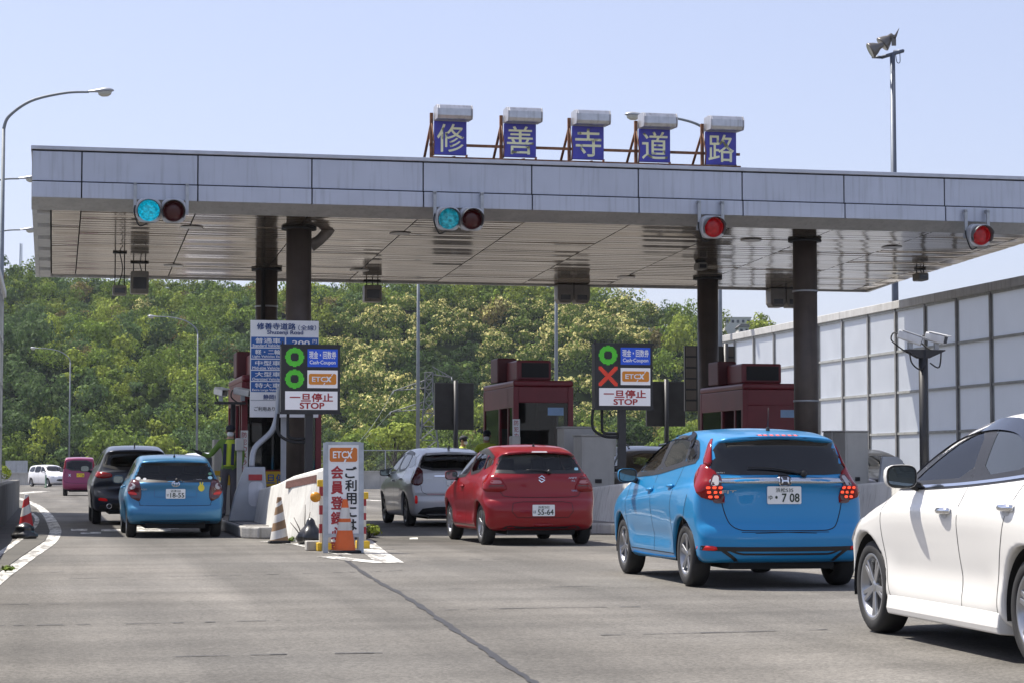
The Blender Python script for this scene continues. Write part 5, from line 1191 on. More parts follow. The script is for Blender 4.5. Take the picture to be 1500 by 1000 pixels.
c.patch('windscreen', ws, 180, clear_g, .0)
c.bands('window_trim', [(fw, 90, True, dict(w=.05, closed=True, smooth=False)), (rw, 90, True, dict(w=.05, closed=True, smooth=False)), (rg_, 0, False, dict(w=.05, closed=True, smooth=False))], trim_black, off=.004)
c.bands('rain_visor', [([(.66, 1.135), (.2, 1.365), (-.1, 1.405), (-.55, 1.405), (-.95, 1.35), (-1.3, 1.28)], 90, True, dict(w=.05))], trim_black, off=.010)
c.patch('rear_window', rg_, 0, privacy, .001)
c.patch('tail_lamp', [(-1.36, .84, 1.01), (-1.5, .79, 1.055), (-1.68, .64, 1.025), (-1.75, .53, .83), (-1.72, .62, .78), (-1.5, .82, .79)], 38, tl_red, .014, .03, sym=True)
c.patch('tail_lamp_clear', [(.575, .905), (.74, .905), (.735, .955), (.60, .955)], 0, M('tail_lens_pink', (.42, .16, .17), .2, coat=.3), .018, sym=True)
c.bands('tail_lamp_line', [([(.56, .875), (.76, .87)], 0, True, dict(w=.015)), ([(.60, .985), (.74, .99)], 0, True, dict(w=.012))], tl_dark, off=.018)
c.bands('panel_seam', [([(.66, 1.06), (.62, .82), (.585, .76), (.54, .72), (.3, .705), (-.3, .705), (-.54, .72), (-.585, .76), (-.62, .82), (-.66, 1.06)], 0, False), ([(.86, .98), (.9, .6), (.82, .28)], 90, True), ([(-.13, 1.0), (-.14, .28)], 90, True), ([(-1.0, 1.08), (-.82, .7), (-.86, .28)], 90, True), ([(.8, .28), (-.85, .28)], 90, True)], seam)
c.bands('plate_recess', [([(.44, .62), (.46, .50), (.38, .41), (-.38, .41), (-.46, .50), (-.44, .62), (-.3, .64), (.3, .64), (.44, .62)], 0, False, dict(w=.008, smooth=False))], seam)
c.patch('diffuser', [(-.66, .2), (.66, .2), (.52, .30), (.3, .275), (-.3, .275), (-.52, .30)], 0, trim_black, .006, rnd_=1); c.patch('rear_fog_lamp', [(-.13, .275), (.13, .275), (.16, .32), (-.16, .32)], 0, tl_red, .012, .01)
c.plate(0, .515, '浜松502', 'ほ', '55-64')
c.bands('emblem', [([(-.045, .985), (-.005, 1.02), (.045, .99), (-.045, .955), (.005, .925), (.045, .96)], 0, False, dict(w=.016, smooth=False))], chrome, off=.012)
c.text('SWIFT', -.46, .985, .17, .032, pm, off=.008, bold=.02); c.text('RS', -.49, .945, .05, .022, pm, off=.008, bold=.01); c.text('HYBRID', -.49, .80, .11, .022, M('badge_blue', (.3, .4, .6), .4), off=.008)
c.patch('sticker', [(-.60, 1.10), (-.53, 1.10), (-.54, 1.14), (-.60, 1.14)], 0, M('sticker_cyan', (.4, .7, .8), .5), .007, rnd_=2)
c.patch('high_brake_lamp', [(-.12, 1.362), (.12, 1.362), (.11, 1.38), (-.11, 1.38)], 0, M('sticker_white', (.7, .7, .7), .5), .005, rnd_=0)
c.wiper(-.12, 1.075, .22, 1.10); c.mirror(.62, .90, 1.02); c.handle([(.0, .86), ]); c.antenna(-1.2, 0, .06, -.3)
c.bands('sill_skirt', [([(.82, .20), (-.82, .20)], 90, True, dict(w=.06))], red_p, off=.02)

# ------------------------------------------------------------------ silver tall wagon
pa_b = Body([(-2.1, .2), (1.8, .18), (2.15, .24), (2.24, .4), (2.23, .62), (2.1, .76), (1.7, .90), (1.25, 1.02), (.7, 1.33), (.25, 1.49), (-.3, 1.57), (-.9, 1.575), (-1.5, 1.53), (-1.98, 1.47), (-2.0, 1.43), (-1.93, 1.40), (-2.12, 1.12), (-2.17, 1.06), (-2.19, .85), (-2.24, .68), (-2.32, .60), (-2.335, .5), (-2.32, .34), (-2.26, .24)],
            .8875, ZT_, [(-2.8, .8), (-2.3, .89), (-1.9, .95), (-1.4, .985), (-.8, 1), (1.1, 1), (1.7, .98), (2.2, .86), (2.7, .7)], 2.78, .315, bow_r=.2, bow_f=.5, crown=.07, rad=.07, gh=[(-2.4, .93), (-1.6, .97), (-.6, 1), (1, .99), (2, .9)], hip=.02)
silver_p = paint_m('silver_paint', (.50, .505, .51), .3, .3)
c = Car('wagon', 'silver wagon waiting in front of the red hatchback', pa_b, silver_p, (593, 770), 12.2, .03, size=1.04)
fw = [(.98, 1.05), (.6, 1.27), (.2, 1.42), (-.05, 1.45), (-.08, 1.08)]; rw = [(-.16, 1.09), (-.14, 1.455), (-.6, 1.455), (-1.0, 1.43), (-1.08, 1.14)]
rg_ = [(-.70, 1.13), (.70, 1.13), (.60, 1.40), (.5, 1.425), (-.5, 1.425), (-.60, 1.40)]; ws = [(-.65, 1.1), (.65, 1.1), (.53, 1.45), (-.53, 1.45)]
c.open((fw, rw), rg_, ws); c.body(); c.wheels(5, 'split', .19, .72, M('alloy_dark', (.12, .12, .13), .35, .7)); c.seats((.3, -.7))
c.patch('front_side_window', fw, 90, privacy2, .0, sym=True); c.patch('rear_side_window', rw, 90, privacy, .0, sym=True); c.patch('quarter_window', [(-1.15, 1.15), (-1.06, 1.42), (-1.4, 1.38), (-1.68, 1.22), (-1.5, 1.18)], 90, tint, .003, sym=True)
c.patch('windscreen', ws, 180, clear_g, .0)
c.bands('window_trim', [(fw, 90, True, dict(w=.05, closed=True, smooth=False)), (rw, 90, True, dict(w=.05, closed=True, smooth=False)), (rg_, 0, False, dict(w=.05, closed=True, smooth=False))], trim_black, off=.004)
c.bands('rain_visor', [([(.8, 1.18), (.2, 1.455), (-.1, 1.485), (-.6, 1.485), (-1.1, 1.44)], 90, True, dict(w=.05))], trim_black, off=.010)
c.patch('rear_window', rg_, 0, privacy, .001); c.patch('spoiler_lamp', [(-.16, 1.45), (.16, 1.45), (.15, 1.468), (-.15, 1.468)], 0, trim_black, .004, rnd_=0)
c.patch('tail_lamp', [(-1.85, .80, 1.20), (-2.06, .74, 1.17), (-2.13, .66, 1.09), (-2.18, .66, .86), (-2.12, .75, .80), (-1.9, .84, .88)], 40, tl_dark, .012, .02, sym=True)
c.bands('panel_seam', [([(.68, 1.1), (.66, .8), (.6, .66), (.3, .63), (-.3, .63), (-.6, .66), (-.66, .8), (-.68, 1.1)], 0, False), ([(1.0, 1.0), (1.0, .6), (.9, .28)], 90, True), ([(-.12, 1.04), (-.13, .28)], 90, True), ([(-1.1, 1.12), (-.95, .75), (-1.0, .28)], 90, True)], seam)
c.bands('chrome_bar', [([(.40, 1.0), (-.40, 1.0)], 0, False, dict(w=.03))], chrome, off=.012)
c.bands('light_bar', [([(.55, .645), (-.55, .645)], 0, False, dict(w=.025))], M('light_bar', (.5, .35, .36), .2), off=.012)
c.patch('bumper_lower', [(-.76, .22), (.76, .22), (.62, .40), (-.62, .40)], 0, trim_black, .006); c.patch('reflector', [(.74, .46), (.79, .46), (.79, .62), (.74, .62)], 0, refl_red, .01, sym=True)
c.plate(0, .83, '浜松330', 'も', '9・・2'); c.text('HYBRID', .47, .955, .2, .028, pm, off=.008); c.mirror(.74, .94, 1.06, trim_black); c.handle([(.0, .9), (-.85, .94)]); c.antenna(-1.5, 0, fin=True)

# ------------------------------------------------------------------ blue compact at the left booth
aq_b = Body([(-1.7, .22), (1.7, .18), (1.98, .24), (2.05, .4), (2.04, .62), (1.92, .74), (1.5, .86), (1.1, .96), (.6, 1.24), (.1, 1.40), (-.35, 1.445), (-.85, 1.435), (-1.35, 1.385), (-1.66, 1.335), (-1.665, 1.30), (-1.6, 1.275), (-1.76, 1.0), (-1.82, .965), (-1.84, .93), (-1.82, .82), (-1.84, .66), (-1.87, .56), (-1.93, .50), (-1.945, .40), (-1.92, .28)],
            .8475, [(.05, .86), (.2, .93), (.34, .985), (.5, .99), (.66, 1.0), (.8, .99), (.92, .945), (1.0, .90), (1.1, .86), (1.25, .78), (1.4, .69), (1.6, .56)], XT, 2.55, .295, bow_r=.2, bow_f=.42, crown=.065, rad=.06, gh=[(-2.2, .90), (-1.6, .94), (-.8, .99), (0, 1), (2, .92)], hip=.02)
aq_p = paint_m('sky_blue_paint', (.040, .185, .34), .35, .32)
c = Car('hatchback', 'sky blue compact hatchback stopped at the left booth', aq_b, aq_p, (184, 786), 12.4, .028)
fw = [(.9, .985), (.5, 1.18), (.1, 1.32), (-.1, 1.34), (-.12, 1.0)]; rw = [(-.2, 1.01), (-.18, 1.335), (-.55, 1.325), (-.9, 1.28), (-.98, 1.06)]
rg_ = [(-.70, .975), (.70, .975), (.69, 1.03), (.61, 1.24), (.54, 1.262), (-.54, 1.262), (-.61, 1.24), (-.69, 1.03)]; ws = [(-.62, 1.02), (.62, 1.02), (.5, 1.33), (-.5, 1.33)]
c.open((fw, rw), rg_, ws); c.body(); c.wheels(5, 'solid', .175, .68); c.seats((.25, -.6))
c.patch('front_side_window', fw, 90, privacy2, .0, sym=True); c.patch('rear_side_window', rw, 90, privacy, .0, sym=True); c.patch('quarter_window', [(-1.04, 1.07), (-.97, 1.27), (-1.25, 1.22), (-1.42, 1.12)], 90, tint, .003, sym=True)
c.patch('windscreen', ws, 180, clear_g, .0)
c.bands('window_trim', [(fw, 90, True, dict(w=.05, closed=True, smooth=False)), (rw, 90, True, dict(w=.05, closed=True, smooth=False)), (rg_, 0, False, dict(w=.05, closed=True, smooth=False))], trim_black, off=.004)
c.patch('rear_window', rg_, 0, privacy, .001)
c.patch('tail_lamp', [(-1.5, .82, 1.00), (-1.72, .70, 1.005), (-1.82, .64, .93), (-1.84, .63, .70), (-1.83, .655, .62), (-1.7, .78, .70)], 36, tl_dark, .012, .02, sym=True)
for (zz, mm, rr) in ((.885, tl_clear, .055), (.775, tl_red, .05)):
    c.patch('tail_lamp_lens', [(.735 + rr * 1.0 * cos(a), zz + rr * sin(a)) for a in np.linspace(0, 2 * pi, 14)[:-1]], 0, mm, .018, sym=True, rnd_=0)
c.patch('brake_lamp', [(.65, .73), (.80, .755), (.80, .80), (.66, .775)], 0, refl_red, .0195, sym=True)
c.bands('panel_seam', [([(.63, .68), (.60, .585), (.5, .555), (-.5, .555), (-.60, .585), (-.63, .68)], 0, False), ([(.95, .95), (.95, .6), (.85, .28)], 90, True), ([(-.15, .98), (-.16, .28)], 90, True), ([(-1.0, 1.03), (-.85, .7), (-.9, .28)], 90, True)], seam)
c.bands('plate_recess', [([(.36, .84), (.36, .70), (-.36, .70), (-.36, .84)], 0, False, dict(w=.012, smooth=False))], M('recess_blue', (.03, .12, .25), .4), off=.003)
c.patch('bumper_lower', [(-.62, .22), (.62, .22), (.58, .30), (-.58, .30)], 0, trim_black, .006)
c.plate(0, .755, '沼津530', 'せ', '18-55')
th_ = np.linspace(0, 2 * pi, 17)
c.bands('emblem', [([(.065 * cos(a), .925 + .045 * sin(a)) for a in th_], 0, False, dict(w=.012, smooth=False)), ([(.022 * cos(a), .925 + .042 * sin(a)) for a in th_], 0, False, dict(w=.009, smooth=False)), ([(.048 * cos(a), .945 + .018 * sin(a)) for a in th_], 0, False, dict(w=.009, smooth=False))], chrome, off=.012)
c.text('AQUA', .52, .83, .14, .03, pm, off=.008); c.text('G', -.66, .835, .05, .03, pm, off=.008); c.text('Powered by', -.38, 1.0, .14, .018, M('sticker_white'), off=.008)
for yy, zz, rr, mm in ((.63, 1.02, .04, M('sticker_white')), (.52, 1.01, .028, M('sticker_white')), (-.60, 1.03, .04, M('sticker_cyan')), (-.60, 1.10, .035, M('sticker_green', (.1, .25, .15), .5))): c.patch('sticker', [(yy + rr * cos(a), zz + rr * .7 * sin(a)) for a in th_[:-1]], 0, mm, .007, rnd_=0)
c.patch('yellow_sticker', [(-.44 + .055 * cos(a), .855 + .06 * sin(a)) for a in th_[:-1]], 0, M('sticker_yellow', (.7, .6, .05), .5), .008, rnd_=0); c.bands('yellow_ears', [([(-.425, .91), (-.42, .955)], 0, False, dict(w=.022)), ([(-.455, .91), (-.465, .955)], 0, False, dict(w=.022))], M('sticker_yellow'), off=.008)
c.wiper(-.02, .985, -.13, .955); c.mirror(.66, .89, .99); c.handle([(.0, .85), (-.85, .88)]); c.antenna(-1.35, 0, .26, -.15)

# ------------------------------------------------------------------ vehicles further off
def simple_car(name, label, px, heading, side, half, zt, xt, wb, R, paint, h, win, rear, tail, plate, seams=(), gh=None, bow=(.18, .45), crown=.07, rad=.1, front=None, lights=None, mirror=None, extra=None, gl=tint, see=True):
    b = Body(side, half, zt, xt, wb, R, bow[0], bow[1], crown, rad, gh=gh, hip=.015)
    c = Car(name, label, b, paint, px, heading, h)
    if see: c.open(win[:2], rear, front)
    c.body(); c.wheels(5, 'split', .19, .68)
    if see: c.seats((.3, -.7))
    for i, P in enumerate(win): c.patch('side_window', P, 90, gl if i > 1 or not see else (privacy2 if i == 0 else privacy), .0 if see and i < 2 else .004, sym=True)
    if rear: c.patch('rear_window', rear, 0, privacy if see else gl, .001 if see else .005)
    if front: c.patch('windscreen', front, 180, clear_g if see else tint2, .0 if see else .005)
    if see: c.bands('window_trim', [(P, 90, True, dict(w=.06, closed=True, smooth=False)) for P in win[:2]] + ([(rear, 0, False, dict(w=.06, closed=True, smooth=False))] if rear else []) + ([(front, 180, False, dict(w=.06, closed=True, smooth=False))] if front else []), trim_black, off=.005)
    if tail: c.patch('tail_lamp', tail[0], 38, tail[1], .012, .02, sym=True)
    if lights: c.patch('headlamp', lights, 140, white_head, .012, .01, sym=True)
    if plate: c.plate(*plate)
    if seams: c.bands('panel_seam', seams, seam, w=.012)
    if mirror: c.mirror(*mirror)
    return c
XT2 = [(-2.8, .8), (-2.3, .90), (-1.9, .96), (-1.4, .99), (-.8, 1), (1.1, 1), (1.7, .98), (2.2, .88), (2.7, .75)]
DS = lambda xb: [([(.95, 1.0), (.95, .6), (.85, .32)], 90, True), ([(-.12, 1.05), (-.13, .32)], 90, True), ([(xb, 1.1), (xb + .15, .75), (xb + .1, .32)], 90, True)]
suv_side = [(-2.0, .28), (1.75, .25), (2.15, .3), (2.24, .5), (2.22, .85), (2.05, .98), (1.5, 1.08), (1.05, 1.15), (.55, 1.44), (.1, 1.61), (-.4, 1.69), (-.9, 1.70), (-1.5, 1.665), (-1.95, 1.59), (-1.96, 1.55), (-1.88, 1.52), (-2.08, 1.19), (-2.16, 1.12), (-2.18, .95), (-2.16, .78), (-2.24, .70), (-2.29, .6), (-2.28, .42), (-2.2, .3)]
zt_suv = [(.05, .86), (.25, .93), (.4, .98), (.6, .99), (.8, 1.0), (.95, .99), (1.08, .95), (1.2, .89), (1.35, .82), (1.5, .74), (1.62, .66), (1.8, .55)]
suv_wins = [[(.85, 1.16), (.5, 1.38), (.15, 1.53), (-.08, 1.57), (-.1, 1.2)], [(-.18, 1.21), (-.16, 1.575), (-.6, 1.58), (-1.0, 1.55), (-1.08, 1.24)], [(-1.15, 1.25), (-1.06, 1.54), (-1.4, 1.5), (-1.66, 1.36), (-1.5, 1.28)]]
navy = paint_m('black_blue_paint', (.012, .016, .030), .3, .28)
c = simple_car('suv', 'dark blue black sport utility car in front of the sky blue compact', (134, 767), 12.6, suv_side, .92, zt_suv, XT2, 2.70, .355, navy, .032, suv_wins,
    [(-.68, 1.2), (.68, 1.2), (.60, 1.48), (.5, 1.525), (-.5, 1.525), (-.60, 1.48)], ([(-1.8, .86, 1.14), (-2.1, .70, 1.12), (-2.17, .52, 1.08), (-2.17, .52, 1.0), (-2.1, .75, .98), (-1.85, .89, 1.06)], tl_red), (0, .88, '沼津330', 'す', '・5 21'), DS(-1.1) + [([(.6, .98), (.58, .75), (.4, .70), (-.4, .70), (-.58, .75), (-.6, .98)], 0, False)], mirror=(.74, 1.0, 1.19), front=[(-.64, 1.22), (.64, 1.22), (.52, 1.54), (-.52, 1.54)], gh=[(-2.4, .92), (-1.5, .96), (0, 1), (2, .95)])
c.patch('bumper_lower', [(-.8, .28), (.8, .28), (.72, .46), (-.72, .46)], 0, trim_black, .006); c.patch('reflector', [(.58, .50), (.78, .52), (.76, .58), (.6, .56)], 0, refl_red, .012, sym=True); c.antenna(-1.4, 0, fin=True)
for sg in (1, -1): m = MB(); m.lathe([(.055, -.1), (.055, .03), (.045, .03), (.045, -.1)], 16, T(-2.26, sg * .55, .40) @ RY(-pi / 2)); m.build('exhaust_pipe', chrome, c.root)
kei_side = [(-1.5, .22), (1.4, .2), (1.62, .26), (1.68, .45), (1.66, .75), (1.55, .92), (1.2, 1.02), (.95, 1.1), (.62, 1.52), (.4, 1.68), (-.2, 1.735), (-.9, 1.735), (-1.45, 1.69), (-1.55, 1.64), (-1.62, 1.1), (-1.66, .7), (-1.70, .55), (-1.69, .35)]
zt_kei = [(.05, .9), (.25, .95), (.5, .99), (.8, 1.0), (1.0, .985), (1.2, .95), (1.45, .9), (1.65, .85), (1.9, .78)]
c = simple_car('kei_car', 'boxy pink mini car further up the left lane', (360, 0) and (92, 725.5), 11.5, kei_side, .7375, zt_kei, [(-1.9, .9), (-1.6, .96), (-1.2, .99), (0, 1), (1.2, .99), (1.7, .9), (2, .8)], 2.42, .28, paint_m('pink_paint', (.24, .03, .095), .2, .35), .035,
    [[(.75, 1.12), (.45, 1.5), (.0, 1.54), (.0, 1.14)], [(-.08, 1.14), (-.08, 1.54), (-.75, 1.54), (-.8, 1.15)], [(-.88, 1.16), (-.86, 1.53), (-1.25, 1.5), (-1.3, 1.2)]], [(-.55, 1.15), (.55, 1.15), (.52, 1.55), (-.52, 1.55)], ([(-1.45, .73, 1.6), (-1.57, .62, 1.58), (-1.6, .62, 1.2), (-1.5, .73, 1.2)], tl_red), (-.05, .92, '沼津580', 'か', '・・58', True), [([(.6, 1.1), (.6, .62), (-.6, .62), (-.6, 1.1)], 0, False)], bow=(.06, .25), crown=.04, rad=.07, mirror=(.75, .80, 1.15, None, .16, .2), gh=None)
c.text('X', .42, .92, .12, .12, chrome, off=.01)
van_side = [(-2.1, .22), (1.8, .2), (2.3, .26), (2.4, .45), (2.38, .75), (2.2, .92), (1.75, 1.05), (1.3, 1.2), (.75, 1.55), (.3, 1.70), (-.3, 1.75), (-1.2, 1.74), (-2.0, 1.68), (-2.2, 1.60), (-2.3, 1.1), (-2.34, .7), (-2.38, .5), (-2.36, .3)]
zt_van = [(.05, .88), (.25, .95), (.5, .985), (.75, 1.0), (.95, .985), (1.1, .955), (1.3, .89), (1.5, .82), (1.7, .74), (1.9, .65)]
van_w = [[(1.2, 1.2), (.75, 1.45), (.45, 1.58), (.2, 1.6), (.2, 1.16)], [(.1, 1.16), (.1, 1.6), (-.9, 1.6), (-.9, 1.16)], [(-1.0, 1.17), (-1.0, 1.6), (-1.7, 1.56), (-1.95, 1.35), (-1.9, 1.2)]]
wv = paint_m('pearl_white_paint', (.72, .72, .74), .0, .3)
c = simple_car('people_carrier', 'white people carrier turning in the far distance at the left', (50, 711), 12, van_side, .9, zt_van, XT2, 2.95, .33, wv, .04, van_w, [(-.68, 1.2), (.68, 1.2), (.58, 1.58), (-.58, 1.58)], None, None, DS(-1.0), front=[(-.7, 1.25), (.7, 1.25), (.56, 1.62), (-.56, 1.62)], lights=[(2.25, .62, .82), (1.8, .86, 1.0), (1.7, .88, .9), (2.2, .72, .72)], mirror=(1.0, .98, 1.15))
c.patch('grille', [(-.5, .45), (.5, .45), (.42, .62), (-.42, .62)], 180, trim_black, .01); c.patch('grille', [(-.35, .78), (.35, .78), (.35, .82), (-.35, .82)], 180, chrome, .012)
cr = c.root; cr.scale = (.86,) * 3; p = W(*on_z(72, 712)); cr.location = (p.x, p.y, 0); cr.rotation_euler.z = radians(-52)          # comes round the bend towards the plaza
c = simple_car('minivan', 'black minivan ahead of the silver wagon', (567, 757), 12, van_side, .9, zt_van, XT2, 2.95, .33, paint_m('black_paint', (.012, .013, .015), .2, .28), .04, van_w, [(-.68, 1.2), (.68, 1.2), (.58, 1.58), (-.58, 1.58)], ([(-1.95, .86, 1.25), (-2.2, .78, 1.25), (-2.27, .7, 1.0), (-2.25, .72, .9), (-2.0, .88, .95)], tl_red), None, DS(-1.0), mirror=(1.0, .98, 1.15), gl=tint2)
q_ = W(*on_z(594, 754)); c.root.location = (q_.x + .55, q_.y + 3.0, 0)
c = simple_car('minivan', 'white car half hidden behind the sky blue compact and the attendant', (280, 742), 12, van_side, .88, zt_van, XT2, 2.85, .33, wv, .04, van_w, [(-.68, 1.2), (.68, 1.2), (.58, 1.58), (-.58, 1.58)], ([(-1.95, .86, 1.15), (-2.2, .74, 1.15), (-2.3, .55, 1.0), (-2.3, .6, .85), (-2.0, .88, .9)], tl_red), None, DS(-1.0), gl=tint2)
u_ = on_v(295, 700, 72)[0]; c.root.location = W(u_ + .15, 72 + 1.5, 0)
dark_p = paint_m('charcoal_paint', (.02, .022, .026), .3, .28)
def lights_of(c): pass
c = simple_car('suv', 'black sport utility car with roof rails behind the middle bow wall', (930, 760), 12, suv_side, .92, zt_suv, XT2, 2.70, .355, dark_p, .035, suv_wins, [(-.68, 1.2), (.68, 1.2), (.60, 1.48), (-.60, 1.48)], None, None, DS(-1.1), front=[(-.66, 1.22), (.66, 1.22), (.54, 1.55), (-.54, 1.55)], lights=[(2.15, .62, .88), (1.75, .88, 1.0), (1.7, .9, .92), (2.1, .74, .80)], mirror=(.74, 1.0, 1.19))
m = MB()
for sg in (1, -1): m.tube([(.3, sg * .56, 1.62), (.2, sg * .57, 1.70), (-.5, sg * .58, 1.745), (-1.2, sg * .56, 1.72), (-1.3, sg * .55, 1.65)], .022, 8)
m.build('roof_rail', galv, c.root)
u_ = on_v(962, 690, 44)[0]; c.root.location = W(u_, 44.5, 0); c.root.rotation_euler.z += pi
c = simple_car('sedan', 'black car nose showing between the right island cabinet and the guard rail', (1290, 760), 12, [(x, z * .97) for x, z in syl_b.P[::4].tolist()] if False else suv_side, .9, zt_suv, XT2, 2.7, .34, dark_p, .04, suv_wins, None, None, None, DS(-1.1), front=[(-.66, 1.22), (.66, 1.22), (.54, 1.55), (-.54, 1.55)], lights=[(2.15, .62, .88), (1.75, .88, 1.0), (1.7, .9, .92), (2.1, .74, .80)], mirror=(.74, 1.0, 1.19))
u_ = on_v(1300, 690, 47)[0]; c.root.location = W(u_ + .9, 50.5, 0); c.root.rotation_euler.z += pi
# ================================================================== NOISE BARRIERS, WALLS AND FENCES
pan_m = M('barrier_panel', (.80, .84, .88), .6, .0, .25, var=.1, vs=1.2, stain=.14)
post_m = M('barrier_post', (.30, .30, .30), .5, .3, var=.2, stain=.4); _n = pan_m.node_tree; _b = _n.nodes['Principled BSDF']; _t = _n.nodes.new('ShaderNodeBsdfTranslucent'); _t.inputs[0].default_value = (.86, .90, .94, 1); _x = _n.nodes.new('ShaderNodeMixShader'); _x.inputs[0].default_value = .62
_n.links.new(_b.outputs[0], _x.inputs[1]); _n.links.new(_t.outputs[0], _x.inputs[2]); _n.links.new(_x.outputs[0], _n.nodes['Material Output'].inputs[0])      # translucent sheet
rail_m = M('barrier_rail', (.42, .43, .42), .5, .3, stain=.45); cap_m = M('barrier_cap', (.52, .52, .51), .6, .1, stain=.4)
def barrier(u, v0, v1, H, label, face, step=1.87, rows=5):
    t = thing('noise_barrier', label, 'noise barrier', W(u, v0), TH); n = int((v1 - v0) / step)
    for i in range(n + 1):
        m = MB(); y = i * step; m.box(-.07, .05, y - .04, y + .04, 0, H); m.build('post', post_m, t)
    rh = H / rows
    for i in range(n):
        y0, y1 = i * step + .055, (i + 1) * step - .055
        m = MB()
        for k in range(rows): m.face([(-.01, y0 + .01, k * rh + .02), (-.01, y1 - .01, k * rh + .02), (-.01, y1 - .01, (k + 1) * rh - .02), (-.01, y0 + .01, (k + 1) * rh - .02)])
        m.build('panel', pan_m, t)
        m = MB()
        for k in range(rows + 1): m.box(-.05, .05, y0, y1, k * rh - .03 + (.03 if k == 0 else 0), k * rh + .03)
        m.box(-.035, .035, y0 - .0, y0 + .025, .031, H - .031); m.box(-.035, .035, y1 - .025, y1, .031, H - .031); m.build('panel_frame', rail_m, t)
    m = MB()
    for i in range(n):
        if i % 3 == 0: m.box(-.11, .11, i * step + .005, min(i + 3, n) * step - .005, H + .031, H + .24)
    m.build('cap', cap_m, t, bevel=.015)
    m = MB(); m.box(-.25, .25, -.1, n * step + .1, 0, .35) ; m.build('plinth', concrete, t)
    return t
barrier(21.0, 26.3, 65.6, 5.2, 'long pale noise barrier of framed panels along the right side of the plaza', -1)
barrier(-1.46, 40.0, 60.6, 5.9, 'grey noise barrier end at the left edge of the view', 1)
t = thing('parapet', 'low dark concrete wall at the left edge of the road', 'wall', W(-1.12, 66))
m = MB(); m.box(-.12, .12, -90, 0, 0, .86); m.build('wall', M('dirty_concrete', (.17, .165, .15), .9, var=.3, vs=2, stain=.6, bump=.3), t, bevel=.02)
def far_wall(xa, xb, Ya, Yb, h, label, mesh=0.):
    a = at_depth(xa, 690, Ya); b = at_depth(xb, 690, Yb); d = Vector((b.x - a.x, b.y - a.y, 0)); L_ = d.length; t = thing('boundary_wall', label, 'wall', (a.x, a.y, 0), atan2(d.y, d.x))
    m = MB(); m.box(0, L_, -.15, .15, 0, h); m.box(0, L_, -.2, .2, h + .001, h + .1); m.build('wall', concrete, t)
    if mesh:
        m = MB(); k = int(L_ / 2.4)
        for i in range(k + 1): m.box(i * 2.4 - .03, i * 2.4 + .03, -.03, .03, h + .1, h + .1 + mesh)
        m.box(0, L_, -.025, .025, h + .05 + mesh, h + .1 + mesh); m.build('fence_post', lamp_grey, t)
        mm = glass_mat('fence_mesh', (.62, .62, .62)); m = MB(); m.face([(0, .04, h + .1), (L_, .04, h + .1), (L_, .04, h + .1 + mesh), (0, .04, h + .1 + mesh)]); m.build('wire_mesh', mm, t)
far_wall(448, 700, 128, 128, 1.0, 'concrete wall topped by a wire mesh fence beyond the standing sign', 1.25)
far_wall(5, 330, 160, 150, .85, 'low concrete wall round the far bend on the left')
a = at_depth(8, 690, 175); t = thing('site_fence', 'pale corrugated panel fence beyond the far bend', 'fence', (a.x, a.y, 0), 0)
m = MB()
for i in range(4): m.box(i * .46, i * .46 + .44, -.03, .03, .2, 1.9)
m.build('panel', M('fence_panel_pale', (.42, .44, .46), .5, .2, stain=.3), t)
p = at_depth(4, 695, 62); u, v = road_of(p.x, p.y); t = thing('bush', 'small yellow green bush on the wall at the left edge', 'bush', (p.x, p.y, .86)); rg = np.random.default_rng(5)
q_, top, d = leaf_cloud(rg, 260, [(0, 0, .2, .25), (-.3, .1, .15, .22)], .05); mesh_quads('foliage', q_, np.array(SPECIES['light'])[None] * np.ones((260, 1)) * 1.2, LEAF, parent=t)
t = thing('marker_post', 'dark green flexible post in front of the distant white people carrier', 'post', W(*on_z(67, 713.5))); m = MB(); m.lathe([(.12, 0), (.12, .03), (.05, .05), (.045, .8), (.03, .82), (0, .82)], 12); m.build('post', M('post_green', (.02, .10, .05), .5), t)

